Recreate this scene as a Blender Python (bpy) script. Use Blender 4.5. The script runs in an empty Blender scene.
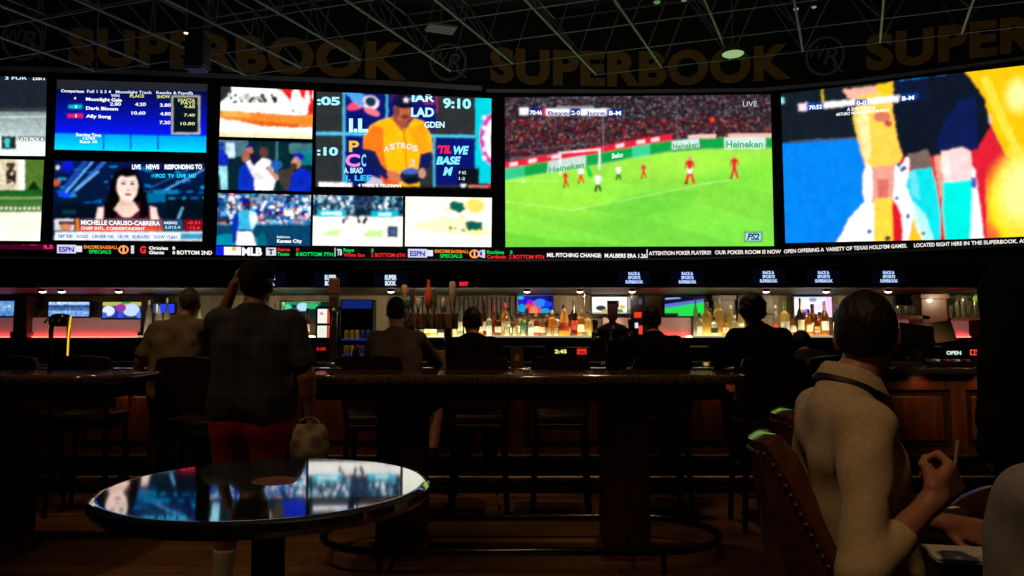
import bpy, math, random
import numpy as np
from mathutils import Vector, Matrix, Euler

random.seed(7)
rng = np.random.default_rng(11)
C = bpy.context.scene.collection
SC = bpy.context.scene

# ------------------------------------------------------------------ camera
F = 740.0                      # focal length in pixels of the 1024 px wide frame
HY = 344.0                     # picture row of the horizon
EYE = 1.35                     # a seated guest's eye height
PITCH = math.atan((HY - 288.0) / F)
cam_d = bpy.data.cameras.new('camera')
cam_d.sensor_width = 36.0
cam_d.lens = F / 1024.0 * 36.0
cam_d.clip_end = 200
cam = bpy.data.objects.new('camera', cam_d)
C.objects.link(cam)
cam.location = (0, 0, EYE)
cam.rotation_euler = (math.pi / 2 + PITCH, 0, 0)
SC.camera = cam

# ------------------------------------------------------------------ world, exposure, big lights
w = bpy.data.worlds.new('world'); SC.world = w
w.use_nodes = True
w.node_tree.nodes['Background'].inputs[0].default_value = (0.02, 0.022, 0.03, 1)
w.node_tree.nodes['Background'].inputs[1].default_value = 0.0
SC.view_settings.view_transform = 'Standard'
SC.view_settings.look = 'None'
SC.view_settings.exposure = 0.0
SC.view_settings.gamma = 1.0
SC.view_settings.use_curve_mapping = False
SC.cycles.max_bounces = 7
SC.cycles.diffuse_bounces = 3
SC.cycles.glossy_bounces = 4
SC.cycles.transmission_bounces = 6
SC.cycles.sample_clamp_indirect = 4.0
SC.cycles.use_denoising = True

SCREEN = 1.2                  # brightness of the video screens


def look_light(name, kind, loc, target, energy, color, size=0.3, spot=None, blend=0.6):
    d = bpy.data.lights.new(name, kind)
    d.energy = energy; d.color = color
    if kind == 'AREA':
        d.shape = 'DISK'; d.size = size
    else:
        d.shadow_soft_size = size
    if kind == 'SPOT':
        d.spot_size = math.radians(spot or 60); d.spot_blend = blend
    o = bpy.data.objects.new(name, d); C.objects.link(o)
    o.location = loc
    v = Vector(target) - Vector(loc)
    o.rotation_euler = v.to_track_quat('-Z', 'Y').to_euler()
    return o


WARM = (1.0, 0.62, 0.30)
look_light('wall_fill_light', 'AREA', (0, 6, 13.2), (0, 30, 12.5), 100, (1.0, 0.85, 0.65), 5)  # unseen area light added to lift the gold letters and cornice
look_light('truss_fill_light', 'AREA', (-3, 12, 4.2), (-1, 24, 12.0), 26, (0.85, 0.9, 1.0), 2)  # added fill shining up at the truss bars, no fixture there
look_light('downlight_table_guest', 'SPOT', (-0.25, 0.55, 4.4), (0.95, 2.05, 1.1), 88, WARM, 0.12, 60)
look_light('downlight_floor_right', 'SPOT', (0.9, 5.9, 4.6), (0.9, 5.8, 0), 80, WARM, 0.1, 70)
look_light('downlight_floor_left', 'SPOT', (-2.5, 5.0, 4.6), (-2.4, 4.9, 0), 62, WARM, 0.1, 60)
look_light('bar_front_fill', 'SPOT', (3.3, 4.3, 2.5), (4.1, 6.87, 1.02), 120, WARM, 0.1, 26, .9)  # low spot added in front so light gets under the counter overhang
look_light('downlight_standing_guest', 'SPOT', (-2.6, 2.1, 4.4), (-1.6, 4.3, 1.2), 60, WARM, 0.12, 50)
for _x, _e in ((-3.6, 30), (-1.9, 30), (-0.9, 55), (1.0, 30), (2.1, 30), (4.2, 45)):
    look_light('bar_fill_spot', 'SPOT', (_x, 6.75, 3.1), (_x, 7.5, 1.3), _e, WARM, 0.06, 62, .5)  # added fill spots that brighten the tap handles and registers
for _x, _e in ((-3.55, 1.6), (-1.65, .9), (0.27, .8), (0.95, .5), (1.95, 1.5), (3.0, .5), (3.75, .9), (4.35, 1.1)):
    look_light('under_counter_lamp', 'SPOT', (_x, 6.755, 1.07), (_x, 6.90, .80), _e, (1.0, .50, .20), 0.02, 125, .9)
look_light('table_edge_fill', 'SPOT', (0.2, 3.0, 4.2), (0.1, 4.5, 1.15), 42, WARM, 0.06, 62, .9)  # added spot that brightens the high table's stone edge
look_light('downlight_left_guest', 'SPOT', (-3.2, 4.4, 4.4), (-2.9, 6.3, 1.3), 38, WARM, 0.12, 44)


# ------------------------------------------------------------------ picture rays
SP, CP = math.sin(PITCH), math.cos(PITCH)


def ray(px, py):
    a = (np.asarray(px, float) - 512.0) / F
    b = (288.0 - np.asarray(py, float)) / F
    return a, CP - b * SP, SP + b * CP


def at(px, py, Y):
    """point at distance Y in front of the camera that lies on a given sight line"""
    dx, dy, dz = ray(px, py)
    t = Y / dy
    return Vector((float(dx * t), float(Y), float(EYE + dz * t)))


def wall_y(X):
    X = np.asarray(X, float)
    d = X - 2.0
    return 30.1 - np.where(d > 0, 0.0145, 0.0063) * d * d


def on_wall(px, py, off=0.0):
    """points on the curved screen wall, off metres in front of it"""
    dx, dy, dz = ray(px, py)
    t = 29.0 / dy
    for _ in range(14):
        t = (wall_y(dx * t) - off) / dy
    return np.stack([dx * t, dy * t, EYE + dz * t], -1)


# ------------------------------------------------------------------ materials
MATS = {}


def lin(c):
    c = np.asarray(c, float)
    return np.where(c <= 0.04045, c / 12.92, ((c + 0.055) / 1.055) ** 2.4)


def mat(name, col, rough=0.5, metal=0.0, noise=0.0, scale=8.0, bump=0.0, coat=0.0, trans=0.0,
        col2=None, kind='noise', spec=0.5, alpha=1.0, sub=0.0, stretch=None):
    if name in MATS:
        return MATS[name]
    m = bpy.data.materials.new(name); m.use_nodes = True
    nt = m.node_tree; b = nt.nodes['Principled BSDF']
    b.inputs['Base Color'].default_value = (*col, 1)
    b.inputs['Roughness'].default_value = rough
    b.inputs['Metallic'].default_value = metal
    b.inputs['Coat Weight'].default_value = coat
    b.inputs['Transmission Weight'].default_value = trans
    b.inputs['Specular IOR Level'].default_value = spec
    if sub:
        b.inputs['Subsurface Weight'].default_value = sub
        b.inputs['Subsurface Radius'].default_value = (0.03, 0.012, 0.006)
    if noise or bump or col2 is not None:
        tc = nt.nodes.new('ShaderNodeTexCoord')
        mp = nt.nodes.new('ShaderNodeMapping')
        if stretch: mp.inputs['Scale'].default_value = stretch
        nt.links.new(tc.outputs['Object'], mp.inputs[0])
        if kind == 'wave':
            t = nt.nodes.new('ShaderNodeTexWave'); t.inputs['Scale'].default_value = scale
            t.inputs['Distortion'].default_value = 6; t.inputs['Detail'].default_value = 3
            fac = t.outputs['Fac']
        elif kind == 'voronoi':
            t = nt.nodes.new('ShaderNodeTexVoronoi'); t.inputs['Scale'].default_value = scale
            fac = t.outputs['Distance']
        elif kind == 'checks':
            t = nt.nodes.new('ShaderNodeTexBrick'); t.inputs['Scale'].default_value = scale
            t.inputs['Color1'].default_value = (0.2, 0.2, 0.2, 1); t.inputs['Color2'].default_value = (0.9, 0.9, 0.9, 1)
            t.inputs['Mortar'].default_value = (0, 0, 0, 1); t.inputs['Mortar Size'].default_value = 0.012
            fac = t.outputs['Color']
        else:
            t = nt.nodes.new('ShaderNodeTexNoise'); t.inputs['Scale'].default_value = scale
            t.inputs['Detail'].default_value = 5
            fac = t.outputs['Fac']
        nt.links.new(mp.outputs[0], t.inputs['Vector'])
        c2 = col2 if col2 is not None else tuple(x * (1 - noise) for x in col)
        rp = nt.nodes.new('ShaderNodeValToRGB')
        rp.color_ramp.elements[0].position = 0.3; rp.color_ramp.elements[1].position = 0.7
        rp.color_ramp.elements[0].color = (*c2, 1); rp.color_ramp.elements[1].color = (*col, 1)
        nt.links.new(fac, rp.inputs[0]); nt.links.new(rp.outputs[0], b.inputs['Base Color'])
        if bump:
            bp = nt.nodes.new('ShaderNodeBump'); bp.inputs['Strength'].default_value = bump
            bp.inputs['Distance'].default_value = 0.01
            nt.links.new(fac, bp.inputs['Height']); nt.links.new(bp.outputs[0], b.inputs['Normal'])
    MATS[name] = m
    return m


def emit(name, col, strength):
    if name in MATS: return MATS[name]
    m = bpy.data.materials.new(name); m.use_nodes = True
    nt = m.node_tree; nt.nodes.remove(nt.nodes['Principled BSDF'])
    e = nt.nodes.new('ShaderNodeEmission')
    e.inputs[0].default_value = (*col, 1); e.inputs[1].default_value = strength
    nt.links.new(e.outputs[0], nt.nodes['Material Output'].inputs[0])
    MATS[name] = m
    return m


def glow(col, k=1.0):
    """lit LED lettering in an sRGB colour"""
    n = 'led_%02x%02x%02x_%d' % (*[int(v * 255) for v in col], int(k * 10))
    return emit(n, tuple(lin(col)), SCREEN * k)


def picture_mat(name, strength):
    if name in MATS: return MATS[name]
    m = bpy.data.materials.new(name); m.use_nodes = True
    nt = m.node_tree; nt.nodes.remove(nt.nodes['Principled BSDF'])
    a = nt.nodes.new('ShaderNodeAttribute'); a.attribute_name = 'pic'
    e = nt.nodes.new('ShaderNodeEmission'); e.inputs[1].default_value = strength
    nt.links.new(a.outputs['Color'], e.inputs[0])
    nt.links.new(e.outputs[0], nt.nodes['Material Output'].inputs[0])
    MATS[name] = m
    return m


def bottle_mat(name, col, dens=0.75):
    """tinted glass full of liquid: light passes through it from the lit shelf"""
    if name in MATS: return MATS[name]
    m = bpy.data.materials.new(name); m.use_nodes = True
    nt = m.node_tree; nt.nodes.remove(nt.nodes['Principled BSDF'])
    tr = nt.nodes.new('ShaderNodeBsdfTranslucent'); tr.inputs[0].default_value = (*col, 1)
    df = nt.nodes.new('ShaderNodeBsdfTransparent'); df.inputs[0].default_value = (*[min(1, c * .9 + .1) for c in col], 1)
    gl = nt.nodes.new('ShaderNodeBsdfGlossy'); gl.inputs['Roughness'].default_value = 0.08
    m1 = nt.nodes.new('ShaderNodeMixShader'); m1.inputs[0].default_value = 1 - dens
    m2 = nt.nodes.new('ShaderNodeMixShader')
    fr = nt.nodes.new('ShaderNodeFresnel'); fr.inputs[0].default_value = 1.45
    nz = nt.nodes.new('ShaderNodeTexNoise'); nz.inputs['Scale'].default_value = 14
    mx = nt.nodes.new('ShaderNodeMixRGB'); mx.inputs[0].default_value = 0.35; mx.blend_type = 'MULTIPLY'
    mx.inputs[1].default_value = (*col, 1)
    nt.links.new(nz.outputs[0], mx.inputs[2]); nt.links.new(mx.outputs[0], tr.inputs[0])
    nt.links.new(tr.outputs[0], m1.inputs[1]); nt.links.new(df.outputs[0], m1.inputs[2])
    nt.links.new(fr.outputs[0], m2.inputs[0])
    nt.links.new(m1.outputs[0], m2.inputs[1]); nt.links.new(gl.outputs[0], m2.inputs[2])
    nt.links.new(m2.outputs[0], nt.nodes['Material Output'].inputs[0])
    MATS[name] = m
    return m


BLACK = mat('black_paint', (0.006, 0.006, 0.007), 0.55, noise=0.3, scale=3)
BLACKG = mat('black_gloss', (0.008, 0.008, 0.010), 0.18, noise=0.2, scale=5)
WALLM = mat('wall_black', (0.012, 0.012, 0.014), 0.7, noise=0.4, scale=0.7)
BEZEL = mat('bezel_black', (0.004, 0.004, 0.005), 0.35, noise=0.2, scale=6)
DECK = mat('deck_dark', (0.22, 0.21, 0.26), 0.8, noise=0.6, scale=0.5)
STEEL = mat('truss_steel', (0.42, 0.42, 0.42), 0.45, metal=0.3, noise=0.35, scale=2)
CHROME = mat('brushed_chrome', (0.55, 0.55, 0.55), 0.25, metal=1.0, noise=0.2, scale=20)
BRASS = mat('brass', (0.26, 0.22, 0.15), 0.5, metal=1.0, noise=0.2, scale=20)
GOLD = mat('sign_gold', (0.55, 0.32, 0.06), 0.6, noise=0.2, scale=2)
SIGNGREY = mat('sign_grey', (0.30, 0.31, 0.33), 0.6, noise=0.2, scale=2)
CORNICE = mat('cornice_grey', (0.5, 0.52, 0.58), 0.3, metal=0.4, noise=0.3, scale=1)
GRANITE = mat('dark_granite', (0.035, 0.028, 0.028), 0.05, kind='voronoi', scale=90, col2=(0.008, 0.007, 0.008), coat=1.0, spec=1.0)
GRANITE.node_tree.nodes['Principled BSDF'].inputs['Coat IOR'].default_value = 1.85
GRANITE_B = mat('brown_granite', (0.16, 0.10, 0.05), 0.10, scale=60, col2=(0.02, 0.014, 0.010), coat=0.5)
WOOD = mat('mahogany', (0.14, 0.038, 0.012), 0.35, scale=2.2, col2=(0.06, 0.015, 0.006), coat=0.2, stretch=(8, 8, 0.5))
WOOD_D = mat('dark_mahogany', (0.035, 0.012, 0.007), 0.4, kind='wave', scale=1.6, col2=(0.015, 0.006, 0.004), stretch=(6, 6, 0.6))
LEATHER = mat('brown_leather', (0.11, 0.035, 0.016), 0.28, scale=40, noise=0.4, bump=0.15)
LEATHER_D = mat('dark_leather', (0.030, 0.010, 0.007), 0.35, scale=40, noise=0.4, bump=0.15)
LEG = mat('black_wood', (0.010, 0.007, 0.006), 0.4, noise=0.3, scale=10)
TILE = mat('taupe_tile', (0.24, 0.20, 0.13), 0.5, kind='checks', scale=3.2, col2=(0.11, 0.09, 0.06), bump=0.1)
FROST = mat('frosted_panel', (0.62, 0.52, 0.50), 0.6, noise=0.08, scale=4)
PAPER = mat('white_paper', (0.75, 0.73, 0.70), 0.7, noise=0.05, scale=10)


# ------------------------------------------------------------------ mesh helpers
class MB:
    def __init__(self):
        self.v = []; self.f = []

    def add(self, verts, faces):
        n = len(self.v)
        self.v += [tuple(p) for p in verts]
        self.f += [tuple(i + n for i in q) for q in faces]
        return self

    def box(self, x0, x1, y0, y1, z0, z1, bev=0.0):
        if bev <= 0:
            v = [(x, y, z) for z in (z0, z1) for y in (y0, y1) for x in (x0, x1)]
            f = [(0, 2, 3, 1), (4, 5, 7, 6), (0, 1, 5, 4), (2, 6, 7, 3), (0, 4, 6, 2), (1, 3, 7, 5)]
            return self.add(v, f)
        b = min(bev, (x1 - x0) * .49, (y1 - y0) * .49, (z1 - z0) * .49)
        import bmesh
        bm = bmesh.new()
        bmesh.ops.create_cube(bm, size=1)
        for q in bm.verts:
            q.co = ((x0 + x1) / 2 + q.co.x * (x1 - x0), (y0 + y1) / 2 + q.co.y * (y1 - y0), (z0 + z1) / 2 + q.co.z * (z1 - z0))
        bmesh.ops.bevel(bm, geom=list(bm.edges), offset=b, segments=2, affect='EDGES', profile=0.5)
        bm.verts.index_update()
        self.add([q.co[:] for q in bm.verts], [[q.index for q in fc.verts] for fc in bm.faces])
        bm.free()
        return self

    def tube(self, pts, r, n=10, closed=False, cap=True):
        pts = [Vector(p) for p in pts]
        rs = r if isinstance(r, (list, tuple)) else [r] * len(pts)
        rings = []; N = len(pts)
        ref = None
        for i, p in enumerate(pts):
            if closed:
                t = pts[(i + 1) % N] - pts[i - 1]
            else:
                t = pts[min(i + 1, N - 1)] - pts[max(i - 1, 0)]
            t.normalize()
            if ref is None:
                ref = Vector((0, 0, 1)) if abs(t.z) < 0.9 else Vector((1, 0, 0))
            a = t.cross(ref).normalized(); b = t.cross(a).normalized(); ref = b.cross(t) * -1 if False else ref
            rings.append([p + (a * math.cos(k * 2 * math.pi / n) + b * math.sin(k * 2 * math.pi / n)) * rs[i] for k in range(n)])
        v = [q for rg in rings for q in rg]; f = []
        M = N if closed else N - 1
        for i in range(M):
            j = (i + 1) % N
            for k in range(n):
                l = (k + 1) % n
                f.append((i * n + k, i * n + l, j * n + l, j * n + k))
        if cap and not closed:
            f.append(tuple(range(n - 1, -1, -1))); f.append(tuple((N - 1) * n + k for k in range(n)))
        return self.add(v, f)

    def lathe(self, prof, c=(0, 0, 0), n=24, sx=1.0, sy=1.0, open_bottom=False, sq=0):
        """prof: (radius, height) list; sq>0 squares the section"""
        v = []; f = []
        for (r, z) in prof:
            for k in range(n):
                a = 2 * math.pi * (k + 0.5) / n
                ca, sa = math.cos(a), math.sin(a)
                if sq:
                    m = (abs(ca) ** sq + abs(sa) ** sq) ** (-1.0 / sq)
                    ca *= m; sa *= m
                v.append((c[0] + r * sx * ca, c[1] + r * sy * sa, c[2] + z))
        P = len(prof)
        for i in range(P - 1):
            for k in range(n):
                l = (k + 1) % n
                f.append((i * n + k, i * n + l, (i + 1) * n + l, (i + 1) * n + k))
        if not open_bottom: f.append(tuple(range(n - 1, -1, -1)))
        f.append(tuple((P - 1) * n + k for k in range(n)))
        return self.add(v, f)

    def prism(self, poly, z0, z1, axis='z'):
        n = len(poly)
        def P(a, b, h):
            return (a, b, h) if axis == 'z' else ((a, h, b) if axis == 'y' else (h, a, b))
        v = [P(a, b, z0) for a, b in poly] + [P(a, b, z1) for a, b in poly]
        f = [tuple(range(n - 1, -1, -1)), tuple(range(n, 2 * n))]
        f += [(i, (i + 1) % n, n + (i + 1) % n, n + i) for i in range(n)]
        return self.add(v, f)

    def ball(self, c, r, n=10, sz=1.0):
        prof = [(max(1e-4, r * math.sin(math.pi * i / (n // 2 + 2))), -r * sz * math.cos(math.pi * i / (n // 2 + 2))) for i in range(n // 2 + 3)]
        return self.lathe(prof, c, n)

    def build(self, name, m, parent=None, smooth=False, loc=None):
        me = bpy.data.meshes.new(name)
        me.from_pydata([tuple(map(float, p)) for p in self.v], [], self.f)
        me.materials.append(m)
        me.update()
        if smooth:
            me.polygons.foreach_set('use_smooth', [True] * len(me.polygons))
            try: me.set_sharp_from_angle(angle=math.radians(40))
            except Exception: pass
        o = bpy.data.objects.new(name, me); C.objects.link(o)
        if parent is not None: o.parent = parent
        if loc is not None: o.location = loc
        return o


def thing(name, label, cat, loc=(0, 0, 0), rz=0.0, group=None):
    o = bpy.data.objects.new(name, None); C.objects.link(o)
    o.empty_display_size = 0.1
    o.location = loc; o.rotation_euler = (0, 0, rz)
    return tag(o, label, cat, group)


def tag(o, label, cat, group=None):
    o['label'] = label; o['category'] = cat
    if group: o['group'] = group
    return o


def struct(o):
    o['kind'] = 'structure'
    return o


def dup(root, loc, rz, label, group=None):
    def cp(o, par):
        c = o.copy(); C.objects.link(c)
        if par is not None: c.parent = par
        for ch in o.children: cp(ch, c)
        return c
    r = cp(root, None)
    r.location = loc; r.rotation_euler = (0, 0, rz); r['label'] = label
    if group: r['group'] = group
    return r


# ------------------------------------------------------------------ lettering
TEXTCACHE = {}


def text_mesh(s, bold=0.0, extrude=0.0, shear=0.0, space=1.0):
    key = (s, bold, extrude, shear, space)
    if key in TEXTCACHE: return TEXTCACHE[key]
    cu = bpy.data.curves.new('txt', 'FONT'); cu.body = s; cu.size = 1.0
    cu.offset = bold; cu.extrude = extrude; cu.shear = shear; cu.space_character = space
    cu.resolution_u = 4; cu.align_x = 'LEFT'
    o = bpy.data.objects.new('txt', cu); C.objects.link(o)
    dg = bpy.context.evaluated_depsgraph_get(); dg.update()
    me = o.evaluated_get(dg).to_mesh()
    v = np.array([q.co[:] for q in me.vertices], float).reshape(-1, 3)
    f = [tuple(p.vertices) for p in me.polygons]
    o.evaluated_get(dg).to_mesh_clear()
    bpy.data.objects.remove(o); bpy.data.curves.remove(cu)
    if len(v):
        v[:, 0] -= v[:, 0].min()
    TEXTCACHE[key] = (v, f)
    return v, f


CAPH = 0.73      # cap height of the default lettering at size 1


def wall_text(parent, s, px, py, h, col, px1=None, off=0.16, bold=0.02, slope=0.0, bend=0.0, name='lettering', k=1.0,
              extrude=0.0, m=None, shear=0.0, space=1.0):
    """lettering on the curved wall; px,py = lower left corner, h = capital height, all read off the picture"""
    v, f = text_mesh(s, bold, extrude, shear, space)
    if not len(v): return None
    sc = h / CAPH
    wd = v[:, 0].max() * sc
    sx = sc if px1 is None else sc * (px1 - px) / wd
    X = px + v[:, 0] * sx
    Y = py - v[:, 1] * sc + slope * (X - px) + bend * (X - px) ** 2
    if extrude:
        o3 = off + (v[:, 2] + extrude)
    else:
        o3 = np.full(len(v), off)
    P = on_wall(X, Y, o3)
    return MB().add(P, f).build(name, m or glow(col, k), parent)


def flat_text(parent, s, x, y, z, h, col, width=None, bold=0.02, name='lettering', k=1.0, m=None, rotx=90, align='c'):
    """lettering on an upright plane facing the camera, in the parent's own metres"""
    v, f = text_mesh(s, bold)
    sc = h / CAPH; wd = v[:, 0].max()
    sx = sc if width is None else width / wd
    dx = -wd * sx / 2 if align == 'c' else 0
    P = [(x + dx + a * sx, y, z + b * sc) for a, b, _ in v]
    return MB().add(P, f).build(name, m or glow(col, k), parent)


# ------------------------------------------------------------------ pictures shown on screens
class Canvas:
    """colours sampled on a grid between four corners read off the picture"""
    def __init__(self, TL, TR, BR, BL, dens=1.25, bg=(0, 0, 0), ss=2, warp=0.0, grain=0.0, seed=1, soft=2):
        self.cor = [np.array(p, float) for p in (TL, TR, BR, BL)]
        wd = (np.linalg.norm(self.cor[1] - self.cor[0]) + np.linalg.norm(self.cor[2] - self.cor[3])) / 2
        hg = (np.linalg.norm(self.cor[3] - self.cor[0]) + np.linalg.norm(self.cor[2] - self.cor[1])) / 2
        self.nx = max(4, int(wd * dens)); self.ny = max(4, int(hg * dens)); self.ss = ss
        s = (np.arange(self.nx * ss) + 0.5) / (self.nx * ss); t = (np.arange(self.ny * ss) + 0.5) / (self.ny * ss)
        S, T = np.meshgrid(s, t); self.S, self.T = S, T
        self.PX, self.PY = self.map(S, T)
        self.grain, self.seed, self.softn = grain, seed, soft
        if warp:
            self.PX = self.PX + warp * (self.smooth(3.2, seed) + .6 * self.smooth(1.6, seed + 1)); self.PY = self.PY + warp * (self.smooth(3.2, seed + 2) + .6 * self.smooth(1.6, seed + 3))
        self.img = np.empty(S.shape + (3,)); self.img[:] = bg

    def smooth(self, cell, seed):
        """smooth random field, one knot every few picture columns"""
        r = np.random.default_rng(seed)
        X, Y = self.map(self.S, self.T)
        u = (X - X.min()) / cell; v = (Y - Y.min()) / cell
        i, j = u.astype(int), v.astype(int); fu, fv = u - i, v - j
        fu = fu * fu * (3 - 2 * fu); fv = fv * fv * (3 - 2 * fv)
        t = r.normal(0, 1, (j.max() + 2, i.max() + 2))
        return (t[j, i] * (1 - fu) + t[j, i + 1] * fu) * (1 - fv) + (t[j + 1, i] * (1 - fu) + t[j + 1, i + 1] * fu) * fv

    def map(self, S, T):
        a, b, c, d = self.cor
        X = (1 - T) * ((1 - S) * a[0] + S * b[0]) + T * ((1 - S) * d[0] + S * c[0])
        Y = (1 - T) * ((1 - S) * a[1] + S * b[1]) + T * ((1 - S) * d[1] + S * c[1])
        return X, Y

    def put(self, mask, col, a=1.0):
        m = (mask.astype(float) * a)[..., None]
        self.img = self.img * (1 - m) + np.asarray(col, float) * m
        return self

    def rect(self, x0, y0, x1, y1, col, a=1.0, sl=0.0):
        Y = self.PY - sl * (self.PX - x0)
        return self.put((self.PX >= x0) & (self.PX < x1) & (Y >= y0) & (Y < y1), col, a)

    def vgrad(self, x0, y0, x1, y1, c0, c1, sl=0.0):
        Y = self.PY - sl * (self.PX - x0)
        m = (self.PX >= x0) & (self.PX < x1) & (Y >= y0) & (Y < y1)
        t = np.clip((Y - y0) / (y1 - y0), 0, 1)[..., None]
        col = np.asarray(c0) * (1 - t) + np.asarray(c1) * t
        self.img = np.where(m[..., None], col, self.img)
        return self

    def ell(self, cx, cy, rx, ry, col, a=1.0, rot=0.0, soft=0.0):
        dx, dy = self.PX - cx, self.PY - cy
        c, s = math.cos(rot), math.sin(rot)
        u, v = (dx * c + dy * s) / rx, (-dx * s + dy * c) / ry
        r = np.sqrt(u * u + v * v)
        if soft:
            return self.put(np.clip((1 - r) / soft + 0.5, 0, 1), col, a)
        return self.put(r < 1, col, a)

    def poly(self, pts, col, a=1.0):
        X, Y = self.PX, self.PY
        ins = np.zeros(X.shape, bool); n = len(pts)
        for i in range(n):
            x0, y0 = pts[i]; x1, y1 = pts[(i + 1) % n]
            if y0 == y1: continue
            c = ((y0 > Y) != (y1 > Y)) & (X < (x1 - x0) * (Y - y0) / (y1 - y0) + x0)
            ins ^= c
        return self.put(ins, col, a)

    def line(self, x0, y0, x1, y1, wd, col, a=1.0):
        dx, dy = x1 - x0, y1 - y0; L = dx * dx + dy * dy
        t = np.clip(((self.PX - x0) * dx + (self.PY - y0) * dy) / L, 0, 1)
        d = np.hypot(self.PX - x0 - t * dx, self.PY - y0 - t * dy)
        return self.put(d < wd / 2, col, a)

    def dots(self, x0, y0, x1, y1, cell, cols, p=1.0, a=1.0, seed=0, sl=0.0, cy=None, cxs=None):
        """a crowd: one colour per small cell"""
        r = np.random.default_rng(seed); cy = cy or cell
        Y = self.PY - sl * (self.PX - x0)
        m = (self.PX >= x0) & (self.PX < x1) & (Y >= y0) & (Y < y1)
        j = np.clip(((Y - y0) / cy).astype(int), 0, 4000)
        i = np.clip(((self.PX - x0) / cell + 0.5 * (j % 2)).astype(int), 0, 4000)
        cols = np.asarray(cols, float)
        tab = r.integers(0, len(cols), (j.max() + 2, i.max() + 2)); br = r.uniform(0.6, 1.15, tab.shape); on = r.uniform(0, 1, tab.shape) < p
        c = cols[tab[j, i]] * br[j, i][..., None]
        mm = (m & on[j, i])[..., None] * a
        self.img = self.img * (1 - mm) + c * mm
        return self

    def noise(self, amt, cell=3, seed=0):
        r = np.random.default_rng(seed)
        i = ((self.PX - self.PX.min()) / cell).astype(int); j = ((self.PY - self.PY.min()) / cell).astype(int)
        tab = r.normal(0, amt, (j.max() + 1, i.max() + 1))
        self.img = self.img * (1 + tab[j, i][..., None])
        return self

    def done(self):
        ss = self.ss
        if self.grain:
            g = self.grain
            self.img = self.img * (1 + g * self.smooth(7, self.seed + 9) + g * self.smooth(2.4, self.seed + 8))[..., None]
            self.img = self.img + g * .35 * np.stack([self.smooth(3, self.seed + 20 + q) for q in range(3)], -1)
        a = lin(np.clip(self.img, 0, 1)).reshape(self.ny, ss, self.nx, ss, 3).mean((1, 3))
        p = np.pad(a, ((1, 1), (1, 1), (0, 0)), mode='edge')      # the panel's soft dot structure
        a = (p[1:-1, 1:-1] * 4 + p[:-2, 1:-1] + p[2:, 1:-1] + p[1:-1, :-2] + p[1:-1, 2:]) / 8
        for _ in range(self.softn - 1):
            p = np.pad(a, ((1, 1), (1, 1), (0, 0)), mode='edge')
            a = (p[1:-1, 1:-1] * 4 + p[:-2, 1:-1] + p[2:, 1:-1] + p[1:-1, :-2] + p[1:-1, 2:]) / 8
        return a

    def mesh(self, place, name, m, parent):
        col = self.done()
        s = np.linspace(0, 1, self.nx); t = np.linspace(0, 1, self.ny)
        S, T = np.meshgrid(s, t); P = place(*(self.map(S, T)), S, T).reshape(-1, 3)
        idx = np.arange(self.nx * self.ny).reshape(self.ny, self.nx)
        q = np.stack([idx[1:, :-1], idx[1:, 1:], idx[:-1, 1:], idx[:-1, :-1]], -1).reshape(-1, 4)
        return grid_mesh(P, q, col.reshape(-1, 3), name, m, parent)


def grid_mesh(P, q, col, name, m, parent=None, smooth=False):
    me = bpy.data.meshes.new(name)
    me.vertices.add(len(P)); me.vertices.foreach_set('co', np.asarray(P, np.float32).ravel())
    me.loops.add(q.size); me.loops.foreach_set('vertex_index', q.astype(np.int32).ravel())
    me.polygons.add(len(q)); me.polygons.foreach_set('loop_start', (np.arange(len(q)) * 4).astype(np.int32))
    me.polygons.foreach_set('loop_total', np.full(len(q), 4, np.int32))
    me.materials.append(m)
    if smooth: me.polygons.foreach_set('use_smooth', np.ones(len(q), bool))
    me.update(); me.validate()
    if col is not None:
        at_ = me.color_attributes.new('pic', 'FLOAT_COLOR', 'POINT')
        at_.data.foreach_set('color', np.concatenate([col, np.ones((len(col), 1))], 1).astype(np.float32).ravel())
    o = bpy.data.objects.new(name, me); C.objects.link(o)
    if parent is not None: o.parent = parent
    return o

# ================================================================== THE ROOM
ROOMX, ROOMY0, ROOMZ = 27.0, -6.0, 15.4

# floor: dark stained boards with a paler inlaid band in front of the bar
fm = bpy.data.materials.new('floor_boards'); fm.use_nodes = True
nt = fm.node_tree; b = nt.nodes['Principled BSDF']
tc = nt.nodes.new('ShaderNodeTexCoord')
br = nt.nodes.new('ShaderNodeTexBrick'); br.inputs['Scale'].default_value = 1.0
br.inputs['Brick Width'].default_value = 1.3; br.inputs['Row Height'].default_value = 0.16
br.inputs['Mortar Size'].default_value = 0.004
br.inputs['Color1'].default_value = (0.26, 0.125, 0.038, 1); br.inputs['Color2'].default_value = (0.15, 0.070, 0.024, 1)
br.inputs['Mortar'].default_value = (0.01, 0.005, 0.003, 1)
nz = nt.nodes.new('ShaderNodeTexNoise'); nz.inputs['Scale'].default_value = 0.55; nz.inputs['Detail'].default_value = 2
rp = nt.nodes.new('ShaderNodeValToRGB'); rp.color_ramp.elements[0].position = 0.42; rp.color_ramp.elements[1].position = 0.58
rp.color_ramp.elements[0].color = (0.35, 0.3, 0.3, 1); rp.color_ramp.elements[1].color = (1, 1, 1, 1)
mx = nt.nodes.new('ShaderNodeMixRGB'); mx.blend_type = 'MULTIPLY'; mx.inputs[0].default_value = 1
nt.links.new(tc.outputs['Object'], br.inputs['Vector']); nt.links.new(tc.outputs['Object'], nz.inputs['Vector'])
nt.links.new(nz.outputs[0], rp.inputs[0]); nt.links.new(br.outputs[0], mx.inputs[1]); nt.links.new(rp.outputs[0], mx.inputs[2])
nt.links.new(mx.outputs[0], b.inputs['Base Color'])
b.inputs['Roughness'].default_value = 0.38
struct(MB().box(-ROOMX, ROOMX, ROOMY0, 31, -0.1, 0).build('floor', fm))
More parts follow.
